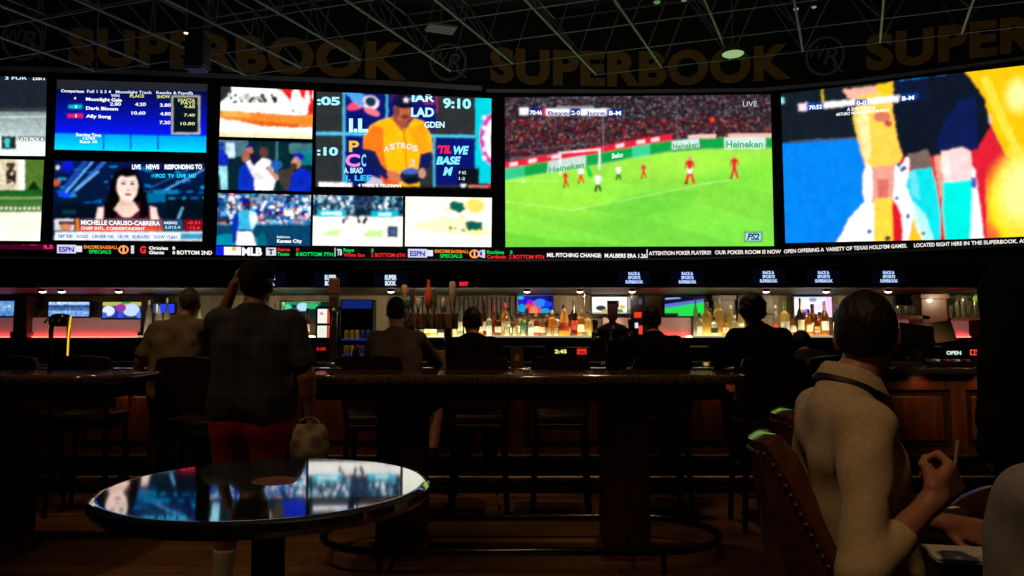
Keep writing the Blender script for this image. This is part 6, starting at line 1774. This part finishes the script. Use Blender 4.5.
def hand(F_, wrist, d, palm, side, curl=0.5, spread=0.08, grip=None, sc=1.0):
    """palm block, four unequal bent fingers and a thumb from the side of the palm
    d = direction of the hand, palm = palm normal, side = +1/-1 side of the thumb"""
    d = Vector(d).normalized(); palm = Vector(palm); palm = (palm - d * palm.dot(d)).normalized()
    ac = d.cross(palm).normalized() * side           # towards the thumb
    w0 = Vector(wrist)
    F_.cap(w0, w0 + d * .02 * sc, .024 * sc, .025 * sc, .012)
    for o in (-.026, -.009, .009, .026):
        F_.cap(w0 + d * .02 * sc + ac * o * .7 * sc, w0 + d * .085 * sc + ac * o * sc, .014 * sc, .0125 * sc, .010)
    lens = {.026: (.042, .026, .020), .009: (.047, .030, .021), -.009: (.043, .028, .020), -.026: (.033, .021, .018)}
    for i, o in enumerate((.029, .010, -.010, -.028)):
        L = list(lens.values())[i]
        p = w0 + d * (.088 - (.006 if i == 3 else 0)) * sc + ac * o * sc
        dd = (d + ac * (1.5 - i) * spread).normalized()
        ang = 0
        for q, l in enumerate(L):
            ang += curl * (0.9, 1.15, 0.8)[q] * (1 + .08 * i)
            v = vrot(dd, ac * -side * 1.0, 0) if False else (dd * math.cos(ang) + palm * math.sin(ang))
            e = p + v * l * sc
            F_.cap(p, e, (.0092, .0085, .0076)[q] * sc, (.0087, .0078, .0068)[q] * sc, .003)
            p = e
    p = w0 + d * .022 * sc + ac * .024 * sc
    if curl > .9:                                    # closed: the thumb lies across the fingers
        v = (d * .75 + palm * .55 + ac * .30).normalized(); e = p + v * .045 * sc; F_.cap(p, e, .014 * sc, .011 * sc, .010)
        v2 = (d * .55 + palm * .65 - ac * .35).normalized(); e2 = e + v2 * .030 * sc; F_.cap(e, e2, .0105 * sc, .0095 * sc, .004)
        F_.cap(e2, e2 + (d * .2 + palm * .2 - ac * .9).normalized() * .024 * sc, .0095 * sc, .008 * sc, .004)
        return
    v = (d * .62 + ac * .62 + palm * (.25 + curl * .35)).normalized()
    e = p + v * .045 * sc; F_.cap(p, e, .0135 * sc, .0105 * sc, .010)
    v2 = (d * .80 + ac * (.25 - curl * .35) + palm * (.25 + curl * .5)).normalized(); e2 = e + v2 * .032 * sc; F_.cap(e, e2, .010 * sc, .009 * sc, .003)
    v3 = (d * .85 + ac * (-.05 - curl * .4) + palm * (.25 + curl * .5)).normalized(); F_.cap(e2, e2 + v3 * .024 * sc, .009 * sc, .0075 * sc, .003)


def person(label, loc, rz, J, top, bottom=None, shoes=None, hair=None, skin=SKIN, cell=.0095, fat=0.0, hem=None, sleeve=1.0, leg_end=1.0,
           head_yaw=0.0, head_pitch=0.0, hairlen=0.0, cap_=None, hands=None, collar=False, wr=.004, bushy=0.0, names=('shirt', 'trousers'), group=None, sc_head=1.0, socks=None):
    A = {k: np.array(v, float) for k, v in J.items()}
    allp = np.array(list(A.values()))
    lo = allp.min(0) - .17; hi = allp.max(0) + .17
    hi[2] = max(hi[2], A['head'][2] + .17); lo[2] = max(min(lo[2], A['ankR'][2] - .12), -.01 if A['ankR'][2] > .02 else lo[2])
    B = Field(lo, hi, cell)
    RH = Matrix.Rotation(head_yaw, 3, 'Z') @ Matrix.Rotation(head_pitch, 3, 'X')
    RHn = np.array(RH)
    hc = A['head']
    def H(x, y, z): return hc + RHn @ (np.array([x, y, z]) * sc_head)
    S = sc_head
    pel = (A['hipL'] + A['hipR']) / 2; che = (A['shL'] + A['shR']) / 2
    ax = (A['shR'] - A['shL']); ax = ax / np.linalg.norm(ax)
    def torso(Fd, g, k=.05):
        up = che - pel
        for sgn in (-1, 1):
            Fd.cap(pel + ax * sgn * .085, pel + up * .22 + ax * sgn * (.070 + fat * .5), .105 + g + fat * .3, .098 + g + fat, k)
            Fd.cap(pel + up * .22 + ax * sgn * (.070 + fat * .5), pel + up * .78 + ax * sgn * .088, .098 + g + fat, .105 + g + fat * .4, k)
        Fd.cap(A['shL'] * .93 + A['shR'] * .07, A['shR'] * .93 + A['shL'] * .07, .062 + g, .062 + g, k)
        Fd.cap(che, A['neck'], .085 + g, .060 + g, .06)
    torso(B, 0)
    # neck and head
    B.cap(A['neck'], H(0, -.018, -.07), .056 * S, .053 * S, .03)
    B.ell(H(0, -.012, .022), np.array([.076, .096, .10]) * S, .02, RHn)
    B.ell(H(0, .022, -.045), np.array([.058, .070, .072]) * S, .03, RHn)
    B.ell(H(0, .074, -.092), np.array([.020, .016, .016]) * S, .02, RHn)
    B.cap(H(-.03, .078, .032), H(.03, .078, .032), .014 * S, .014 * S, .014)
    for sgn in (-1, 1):
        B.ell(H(sgn * .031, .094, .012), np.array([.016, .012, .011]) * S, .010, RHn, sub=True)
        B.ell(H(sgn * .031, .076, .010), np.array([.0125, .0125, .0115]) * S, .003, RHn)
        B.ell(H(sgn * .079, -.004, -.010), np.array([.011, .021, .033]) * S, .007, RHn)
        B.ell(H(sgn * .086, -.000, -.008), np.array([.006, .011, .018]) * S, .004, RHn, sub=True)
        B.ell(H(sgn * .046, .060, -.025), np.array([.018, .018, .018]) * S, .02, RHn)
    B.cap(H(0, .086, .020), H(0, .106, -.022), .009 * S, .014 * S, .010)
    B.cap(H(-.020, .086, -.055), H(.020, .086, -.055), .008 * S, .008 * S, .006)
    # limbs
    for s_ in 'LR':
        B.cap(A['sh' + s_], A['el' + s_], .050 + fat * .2, .041, .04); B.cap(A['el' + s_], A['wr' + s_], .041, .026, .015)
        mid = A['el' + s_] * .68 + A['wr' + s_] * .32; B.cap(A['el' + s_], mid, .041, .041, .02)
        hp = A['hip' + s_]; kn = A['kn' + s_]; an = A['ank' + s_]
        B.cap(hp, kn, .088 + fat * .3, .056, .05); B.cap(kn, an, .054, .036, .02)
        cm = kn * .7 + an * .3; bk = np.array([0, -.018, 0]); B.cap(kn + bk * .5, cm + bk, .045, .050, .03); B.cap(cm + bk, an, .050, .035, .03)
        tn = an + np.array([0, .15, -.055]) if 'toe' + s_ not in A else A['toe' + s_]
        B.cap(an + np.array([0, -.03, -.045]), tn, .036, .030, .02)
        hd = (hands or {}).get(s_)
        if hd is None:
            dd = A['wr' + s_] - A['el' + s_]
            hd = dict(d=dd, palm=(1 if s_ == 'L' else -1, .2, 0.1), side=1 if s_ == 'L' else -1, curl=.35)
        hand(B, A['wr' + s_], hd['d'], hd['palm'], hd['side'], hd.get('curl', .4), sc=hd.get('sc', 1.0))
    body = B.build('person', skin)
    tag(body, label, 'person', group)
    body.location = loc; body.rotation_euler = (0, 0, rz)
    # shirt
    T_ = Field(lo - .02, hi + .02, cell)
    torso(T_, .014)
    ends = []
    for s_ in 'LR':
        a, e, w_ = A['sh' + s_], A['el' + s_], A['wr' + s_]
        if sleeve <= .6:
            p = a + (e - a) * (sleeve / .5 if sleeve < .5 else 1)
            T_.cap(a, p, .066 + fat * .2, .062 + (.004 if sleeve < .5 else 0), .03)
            ends.append((p, (e - a) / np.linalg.norm(e - a), .062))
        else:
            T_.cap(a, e, .064 + fat * .2, .054, .03)
            p = e + (w_ - e) * min(1, (sleeve - .5) * 2 * .97); T_.cap(e, p, .054, .040, .018)
            ends.append((p, (w_ - e) / np.linalg.norm(w_ - e), .040))
    T_.wrinkle(wr, seed=len(label))
    for (p, dn, r) in ends:            # square off the cuffs
        X, Y, Z = T_.ax[0][:, None, None], T_.ax[1][None, :, None], T_.ax[2][None, None, :]
        pl = (X - p[0]) * dn[0] + (Y - p[1]) * dn[1] + (Z - p[2]) * dn[2]
        near = (X - p[0]) ** 2 + (Y - p[1]) ** 2 + (Z - p[2]) ** 2 < (r + .05) ** 2
        T_.f = np.where(near, np.maximum(T_.f, pl.astype(np.float32)), T_.f)
    hz_ = hem if hem is not None else pel[2] - .03
    T_.cut(lambda X, Y, Z: hz_ - Z)
    nk = A['neck'] + np.array([0, 0, .035])
    T_.cut(lambda X, Y, Z: np.where((X - nk[0]) ** 2 + (Y - nk[1]) ** 2 < .11 ** 2, Z - nk[2] - .25 * (nk[1] - Y), -1.0))
    shirt = T_.build(names[0], top, body)
    if collar:
        mb = MB(); K_ = 28; v = []; fs = []
        hd_ = np.array([math.sin(-head_yaw * .25), math.cos(head_yaw * .25)])
        up = A['neck'] + np.array([0, 0, .0])
        prof = [(.060, .010), (.066, .046), (.073, .038), (.092, .000), (.094, -.008)]
        for i in range(K_):
            an = math.radians(100) + math.radians(340) * i / (K_ - 1)
            fr = math.sin(an)                     # 1 at the front
            for (r, z) in prof:
                rr = r * (1 + .06 * (fr > .6)); v.append((up[0] + rr * math.cos(an), up[1] + rr * math.sin(an) * 1.02 + .005, up[2] + z - .34 * rr * math.sin(an) + (.0 if z > .03 else -.018 * max(0, fr - .5))))
        for i in range(K_ - 1):
            for q in range(4): fs.append((i * 5 + q, i * 5 + q + 1, (i + 1) * 5 + q + 1, (i + 1) * 5 + q))
        co = MB().add(v, fs).build('collar', top, shirt, True)
        so = co.modifiers.new('thick', 'SOLIDIFY'); so.thickness = .003
    # trousers
    if bottom is not None:
        P_ = Field(lo - .02, hi + .02, cell)
        for sgn in (-1, 1): P_.cap(pel + ax * sgn * .085, pel + np.array([0, 0, .08]) + ax * sgn * .07, .112 + fat * .3, .105 + fat * .5, .05)
        for s_ in 'LR':
            hp, kn, an = A['hip' + s_], A['kn' + s_], A['ank' + s_]
            if leg_end <= .5:
                p = hp + (kn - hp) * (leg_end / .5); P_.cap(hp, p, .105 + fat * .3, .088 + fat * .1, .04)
            else:
                P_.cap(hp, kn, .100 + fat * .3, .072, .04); P_.cap(kn, kn + (an - kn) * ((leg_end - .5) * 2), .072, .056, .03); P_.cap(kn, kn * .65 + an * .35 + np.array([0, -.02, 0]), .07, .068, .03); P_.cap(kn * .65 + an * .35 + np.array([0, -.02, 0]), an, .068, .056, .03)
        P_.wrinkle(wr, 18, seed=3)
        if leg_end <= .5:
            zc = min(A['hipL'][2] + (A['knL'][2] - A['hipL'][2]) * (leg_end / .5), A['hipR'][2])
            if abs(A['knL'][2] - A['hipL'][2]) > .2: P_.cut(lambda X, Y, Z: zc - .04 - Z)
        P_.cut(lambda X, Y, Z: Z - (pel[2] + .10))
        P_.build(names[1], bottom, body)
    if socks is not None:
        for s_ in 'LR':
            an, kn = A['ank' + s_], A['kn' + s_]
            Sx = Field(an - .16, np.maximum(an, kn) + .1, cell); top_ = an + (kn - an) * .52
            Sx.cap(an + np.array([0, -.008, 0]), top_ + np.array([0, -.012, 0]), .045, .056, .01).cap(an, an + np.array([0, .08, -.05]), .045, .036, .03)
            Sx.cut(lambda X, Y, Z: Z - top_[2]); Sx.build('sock', socks, body)
    if shoes is not None:
        for s_ in 'LR':
            an = A['ank' + s_]; tn = an + np.array([0, .15, -.055]) if 'toe' + s_ not in A else A['toe' + s_]
            Sx = Field(np.minimum(an, tn) - .14, np.maximum(an, tn) + .12, cell)
            Sx.cap(an + np.array([0, -.035, -.040]), tn, .046, .040, .03).cap(an + np.array([0, -.01, -.03]), an + np.array([0, -.0, .0]), .046, .044, .03)
            zb = an[2] - .085
            Sx.cut(lambda X, Y, Z: zb - Z); Sx.cut(lambda X, Y, Z: Z - an[2] - .015)
            Sx.build('shoe', shoes, body)
    if hair is not None:
        hl = hc + RHn @ np.array([0, 0, 0.0])
        Hf = Field(hc - .20 - bushy, hc + .20 + bushy, min(cell, .007))
        Hf.ell(H(0, -.016, .026), np.array([.082 + bushy, .101 + bushy * .6, .106 + bushy]) * S, .01, RHn)
        if hairlen: Hf.cap(H(0, -.06, -.02), H(0, -.07, -.06 - hairlen), .07 + bushy * .4, .055, .04)
        def keep(X, Y, Z):
            x, y, z = X - hc[0], Y - hc[1], Z - hc[2]
            ly = (RHn[0, 1] * x + RHn[1, 1] * y + RHn[2, 1] * z) / S; lz = (RHn[0, 2] * x + RHn[1, 2] * y + RHn[2, 2] * z) / S; lx = (RHn[0, 0] * x + RHn[1, 0] * y + RHn[2, 0] * z) / S
            face = np.minimum(ly - .030 + 0 * lx, .058 + .0 * ly - lz)          # positive inside the bare face
            side = np.minimum(ly + .022, -.0 - lz + .012)                       # in front of and below the ear
            nape = -lz - .062 - max(hairlen, 0) * 3
            return np.maximum(np.maximum(face, side), nape)
        Hf.cut(keep)
        Hf.wrinkle(.0016 if not bushy else .010, 120 if not bushy else 60)
        Hf.build('hair', hair, body)
    if cap_ is not None:
        Cf = Field(hc - .24, hc + .24, .007)
        Cf.ell(H(0, -.010, .040), np.array([.088, .108, .098]) * S, .01, RHn)
        def keepc(X, Y, Z):
            x, y, z = X - hc[0], Y - hc[1], Z - hc[2]
            return .030 - ((RHn[0, 2] * x + RHn[1, 2] * y + RHn[2, 2] * z) / S)
        Cf.cut(keepc)
        for q in range(9):
            u = (q / 8 - .5) * .12
            Cf.cap(H(u, .075, .036), H(u * .8, .160 - u * u * 6, .024), .006, .005, .006)
        Cf.build('cap', cap_, body)
    return body


def plaid(name, a, b, sc):
    if name in MATS: return MATS[name]
    m = bpy.data.materials.new(name); m.use_nodes = True; nt = m.node_tree; bs = nt.nodes['Principled BSDF']; bs.inputs['Roughness'].default_value = .85
    tc = nt.nodes.new('ShaderNodeTexCoord'); sx = nt.nodes.new('ShaderNodeSeparateXYZ'); nt.links.new(tc.outputs['Object'], sx.inputs[0])
    outs = []
    for i in (0, 2):
        mu = nt.nodes.new('ShaderNodeMath'); mu.operation = 'MULTIPLY'; mu.inputs[1].default_value = sc
        si = nt.nodes.new('ShaderNodeMath'); si.operation = 'SINE'; gt = nt.nodes.new('ShaderNodeMath'); gt.operation = 'GREATER_THAN'; gt.inputs[1].default_value = .35
        nt.links.new(sx.outputs[i], mu.inputs[0]); nt.links.new(mu.outputs[0], si.inputs[0]); nt.links.new(si.outputs[0], gt.inputs[0]); outs.append(gt.outputs[0])
    ad = nt.nodes.new('ShaderNodeMath'); ad.operation = 'ADD'; nt.links.new(outs[0], ad.inputs[0]); nt.links.new(outs[1], ad.inputs[1])
    ha = nt.nodes.new('ShaderNodeMath'); ha.operation = 'MULTIPLY'; ha.inputs[1].default_value = .5; nt.links.new(ad.outputs[0], ha.inputs[0])
    mx = nt.nodes.new('ShaderNodeMixRGB'); mx.inputs[1].default_value = (*a, 1); mx.inputs[2].default_value = (*b, 1)
    nt.links.new(ha.outputs[0], mx.inputs[0]); nt.links.new(mx.outputs[0], bs.inputs['Base Color'])
    MATS[name] = m
    return m


CL = lambda n, c, r=.9: mat('cloth_' + n, c, r, noise=.2, scale=60, bump=.08, spec=.12)
KHAKI = CL('khaki', (.26, .19, .115)); BLACKC = CL('black', (.004, .0035, .004), 1.0); DARKT = CL('dark_trousers', (.014, .013, .016))
REDS = CL('red', (.42, .03, .02)); BROWNG = CL('brown_grey', (.12, .095, .07)); PALE = CL('pale_shirt', (.70, .53, .33)); GREYS = CL('grey_shirt', (.30, .28, .27))
PLAID = plaid('cloth_plaid', (.050, .052, .062), (.030, .030, .038), 95.0)
SHOE = CL('shoe_dark', (.02, .018, .016), .5); SHOEW = CL('shoe_pale', (.35, .33, .30), .6); SOCK = CL('sock_white', (.72, .66, .55))
HM_ = lambda n, c, c2: mat('hair_' + n, c, .55, scale=55, col2=c2, bump=.9, spec=.3, stretch=(1, 1, .25))
HAIRD = HM_('dark', (.014, .010, .008), (.003, .002, .002)); HAIRG = HM_('grey', (.17, .15, .13), (.05, .042, .036)); HAIRB = HM_('brown', (.026, .015, .010), (.006, .004, .003)); CAPD = CL('cap_dark', (.020, .018, .020))


def stand(**kw):
    J = dict(head=(0, .03, 1.665), neck=(0, -.01, 1.50), shL=(-.185, 0, 1.435), shR=(.185, 0, 1.435), elL=(-.235, -.03, 1.16), elR=(.235, -.03, 1.16),
             wrL=(-.25, .05, .92), wrR=(.25, .05, .92), hipL=(-.09, 0, .92), hipR=(.09, 0, .92), knL=(-.11, .03, .50), knR=(.11, .03, .50), ankL=(-.13, 0, .085), ankR=(.13, 0, .085))
    J.update(kw); return J


def sit(h=.80, **kw):
    """seated on something h high, leaning towards the bar"""
    J = dict(head=(0, .15, h + .80), neck=(0, .07, h + .65), shL=(-.18, .06, h + .585), shR=(.18, .06, h + .585), elL=(-.27, .28, h + .38), elR=(.27, .28, h + .38),
             wrL=(-.12, .50, h + .385), wrR=(.12, .50, h + .385), hipL=(-.09, -.02, h + .10), hipR=(.09, -.02, h + .10), knL=(-.16, .38, h + .06), knR=(.16, .38, h + .06),
             ankL=(-.14, .24, h - .38), ankR=(.14, .24, h - .38))
    J.update(kw); return J


# the tall man in red shorts
k_ = 3.9 / F
SX, SY = at(252, 400, 3.9).x, 3.9
J = stand(head=(.0, .03, 1.665), neck=(0, -.01, 1.52), shL=(-.19, 0, 1.465), shR=(.20, 0, 1.455), elL=(-.27, .19, 1.44), wrL=(-.165, .14, 1.66), elR=(.285, -.01, 1.18), wrR=(.30, .04, .945))
b1 = person('tall person in dark checked shirt and red shorts, one hand raised to the head', (SX, SY, 0), 0, J, PLAID, REDS, SHOEW, HAIRB, SKIN_T, cell=.008, fat=.024, hem=.975, sleeve=.42, leg_end=.40,
            hands={'L': dict(d=(.25, -.05, .95), palm=(.8, .3, 0), side=-1, curl=.5), 'R': dict(d=(.02, .05, -1), palm=(-1, .1, 0), side=-1, curl=1.15)}, cap_=CAPD, names=('shirt', 'shorts'), wr=.005, socks=SOCK, sc_head=1.02)
# the patterned bag in his right hand
bx, bz = SX + .305, .865
t = thing('tote_bag', 'small pale patterned bag hanging from the right hand of the person in red shorts', 'bag', (bx, SY - .02, 0))
BAGM = mat('bag_print', (.55, .45, .32), .8, kind='voronoi', scale=14, col2=(.2, .15, .12))
mb = MB(); v = []; fs = []
for (z, wx, wy) in ((.735, .080, .045), (.75, .098, .055), (.83, .108, .060), (.90, .095, .045), (.935, .080, .024)):
    for q in range(16):
        a = 2 * math.pi * q / 16; v.append((wx * math.cos(a) * (1 + .06 * math.sin(3 * a)), wy * math.sin(a), z))
for i in range(4):
    for q in range(16): fs.append((i * 16 + q, i * 16 + (q + 1) % 16, (i + 1) * 16 + (q + 1) % 16, (i + 1) * 16 + q))
fs += [tuple(range(15, -1, -1)), tuple(64 + q for q in range(16))]
MB().add(v, fs).build('bag_body', BAGM, t, True)
MB().tube([(-.06, 0, .93), (-.045, 0, .955), (-.01, 0, .97), (.01, 0, .97), (.045, 0, .955), (.06, 0, .93)], .006, 6).build('strap', BAGM, t, True)

# the grey-haired man at the bar
GXX = at(172, 400, 6.3).x
J = stand(head=(.10, .07, 1.705), neck=(.06, .01, 1.555), shL=(-.15, -.01, 1.47), shR=(.22, .02, 1.49), elL=(-.27, -.02, 1.21), wrL=(-.36, .06, .98), elR=(.33, .20, 1.26), wrR=(.22, .42, 1.20), hipL=(-.09, 0, .95), hipR=(.09, 0, .95))
b2 = person('grey-haired person in loose khaki shirt leaning on the bar, back turned', (GXX, 6.3, 0), 0, J, KHAKI, DARKT, SHOE, HAIRG, SKIN, fat=.018, hem=.845, sleeve=.45, names=('shirt', 'trousers'), wr=.006,
            hands={'L': dict(d=(-.45, .2, -.85), palm=(.8, .5, -.2), side=1, curl=.3)})

# guests seated at the bar
J = sit(.80, head=(-.02, .15, 1.615), elR=(.30, .36, 1.19), wrR=(.11, .34, 1.42), hipR=(.10, -.02, .90), knR=(.33, .26, .86), ankR=(.30, .06, .50))
b3 = person('dark-haired person in brown-grey shirt seated at the bar, hand at chin, bare calf showing', (at(395, 400, 6.05).x, 6.05, 0), 0, J, BROWNG, DARKT, SHOE, HAIRD, SKIN, sleeve=.97, leg_end=.46, names=('shirt', 'shorts'), fat=.015,
            hands={'R': dict(d=(-.3, -.15, .9), palm=(-.5, -.6, 0), side=1, curl=.9)}, wr=.006)
J = sit(.80, head=(-.01, .20, 1.535), neck=(0, .12, 1.40), shL=(-.17, .10, 1.335), shR=(.17, .10, 1.335), elL=(-.19, .32, 1.18), elR=(.21, .32, 1.18), knL=(-.08, .38, .86), ankL=(-.08, .24, .42))
b4 = person('short-haired person in black seated at the bar behind the left part of the high table', (at(472, 400, 6.1).x, 6.1, 0), 0, J, BLACKC, DARKT, SHOE, HAIRD, SKIN_T, sleeve=.97, leg_end=.97)
J = sit(.80, head=(.0, .17, 1.55), neck=(0, .09, 1.415), shL=(-.20, .08, 1.345), shR=(.20, .08, 1.345), elL=(-.32, .26, 1.17), elR=(.32, .26, 1.17))
b5 = person('broad person in black seated at the bar between the tap tower and the red panel', (at(657, 400, 6.1).x, 6.1, 0), .05, J, BLACKC, DARKT, SHOE, HAIRD, SKIN_T, sleeve=.97, leg_end=.97, fat=.02)
J = sit(.82, head=(-.02, .14, 1.60), neck=(0, .06, 1.465), shL=(-.185, .05, 1.40), shR=(.185, .05, 1.40))
b6 = person('bushy-haired person in black on a tall-backed stool at the bar', (at(762, 400, 5.65).x, 5.65, 0), -.1, J, BLACKC, DARKT, SHOE, HAIRD, SKIN_T, sleeve=.97, leg_end=.97, bushy=.022, head_yaw=-.3)
J = sit(.80, head=(.05, .36, 1.335), neck=(.03, .24, 1.26), shL=(-.15, .18, 1.21), shR=(.19, .18, 1.21), elL=(-.22, .42, 1.17), elR=(.28, .42, 1.17), wrL=(-.05, .62, 1.17), wrR=(.12, .62, 1.17))
b7 = person('person in dark hooded top slumped over the bar, half hidden behind the pale-shirted guest', (at(820, 400, 6.0).x, 6.0, 0), .15, J, CL('dark_grey', (.035, .030, .030)), DARKT, SHOE, HAIRD, SKIN_T, sleeve=.97, leg_end=.97)

# the guest in the pale shirt
th = math.radians(78)
GL0 = Vector((.975, 2.08, 0))
def loc_of(X, Y, Z):
    dx, dy = X - GL0.x, Y - GL0.y
    return (dx * math.cos(th) - dy * math.sin(th), dx * math.sin(th) + dy * math.cos(th), Z)
J = dict(head=loc_of(1.005, 2.10, 1.372), neck=loc_of(.945, 2.09, 1.235), shR=(.180, -.125, 1.140), shL=(-.165, -.015, 1.150), elR=loc_of(.800, 1.735, .830), wrR=loc_of(1.005, 1.81, .970),
         elL=(-.22, .10, .88), wrL=(-.06, .30, .83), hipL=(-.09, -.02, .70), hipR=(.09, -.02, .70), knL=(-.15, .42, .695), knR=(.13, .42, .695), ankL=(-.15, .40, .32), ankR=(.14, .38, .30))
hd = Vector(loc_of(1.08, 1.845, 1.02)) - Vector(loc_of(1.005, 1.81, .970))
b8 = person('short-haired person in pale buttoned shirt and black lanyard seated in the foreground', GL0, -th, J, PALE, DARKT, SHOE, HAIRB, SKIN, cell=.0055, sleeve=.80, leg_end=.97, head_yaw=math.radians(44), collar=True, wr=.0075, fat=.006,
            hands={'R': dict(d=hd, palm=(-.95, -.1, .1), side=1, curl=1.12, sc=1.22)}, hem=.66, sc_head=1.0)
# lanyard lies round the collar and down the chest
nk = Vector(J['neck']); LAN = mat('lanyard_black', (.006, .006, .007), .6, noise=.2, scale=30)
pts = []
for i in range(25):
    an = math.radians(150 + 240 * i / 24)
    pts.append(nk + Vector((.093 * math.cos(an), .093 * math.sin(an) + .0, -.004 - .034 * math.sin(an))))
pts = [Vector((-.035, .055, .93)), Vector((-.055, .035, 1.05)), Vector((-.095, .0, 1.16))] + pts + [Vector((.095, .0, 1.16)), Vector((.055, .035, 1.05)), Vector((.035, .055, .93))]
pts = [Vector(p) for p in pts]
v = []; fs = []
for i, p in enumerate(pts):
    t_ = (pts[min(i + 1, len(pts) - 1)] - pts[max(i - 1, 0)]).normalized(); c0 = Vector((nk.x, nk.y, p.z - .06)); out = (p - c0).normalized(); out = (out - t_ * out.dot(t_)).normalized(); sd = t_.cross(out)
    v += [p + sd * .007 + out * .0015, p - sd * .007 + out * .0015, p - sd * .007 - out * .001, p + sd * .007 - out * .001]
for i in range(len(pts) - 1):
    for q in range(4): fs.append((i * 4 + q, i * 4 + (q + 1) % 4, (i + 1) * 4 + (q + 1) % 4, (i + 1) * 4 + q))
MB().add(v, fs).build('lanyard', LAN, b8, True)
# straw held between the fingers
hp_ = at(957, 466, 1.93)
t = MB().tube([at(954, 474, 1.84), at(958, 440, 1.84)], .0042, 8).build('drinking_straw', mat('straw_pale', (.45, .42, .40), .4), None, True)
tag(t, 'pale straw held upright in the raised hand of the guest in the pale shirt', 'straw')
# sheet of paper on the lap
t = thing('paper_sheet', 'white folded paper lying on the lap of the guest in the pale shirt', 'paper', (1.20, 1.99, .793), -.20)
MB().box(-.10, .085, -.075, .075, 0, .004, .001).box(-.10, .085, -.074, .073, .006, .010, .001).box(.0835, .085, -.074, .074, .003, .007).build('sheet', PAPER, t)

# two people cut off by the right edge
J = stand(head=(.0, .03, 1.75), neck=(0, -.01, 1.59), shL=(-.20, 0, 1.475), shR=(.20, 0, 1.475), elL=(-.255, -.02, 1.17), elR=(.25, -.03, 1.19), wrL=(-.10, .22, 1.06))
b9 = person('person standing in black, shoulder and arm only, cut off by the right edge', (1.405, 1.80, 0), .1, J, BLACKC, DARKT, SHOE, HAIRD, SKIN_T, cell=.009, sleeve=.97, leg_end=.97, fat=.022)
J = sit(.62, head=(0, .03, 1.40), neck=(0, -.02, 1.21), shL=(-.185, -.02, 1.085), shR=(.185, -.02, 1.085), elL=(-.25, -.0, .80), elR=(.25, .0, .80), wrL=(-.18, .24, .79), wrR=(.18, .24, .79), ankL=(-.14, .30, .25), ankR=(.14, .30, .25))
b10 = person('seated person in grey shirt, left shoulder and sleeve only, at the lower right corner', (1.025, 1.22, 0), .0, J, GREYS, DARKT, SHOE, HAIRB, SKIN, cell=.007, sleeve=.97, leg_end=.97, fat=.012, wr=.007)
tub_chair('brown leather tub chair under the grey-shirted person at the lower right corner', (1.025, 1.30, 0), 0, 1.00, .66, LEATHER, nails=False)
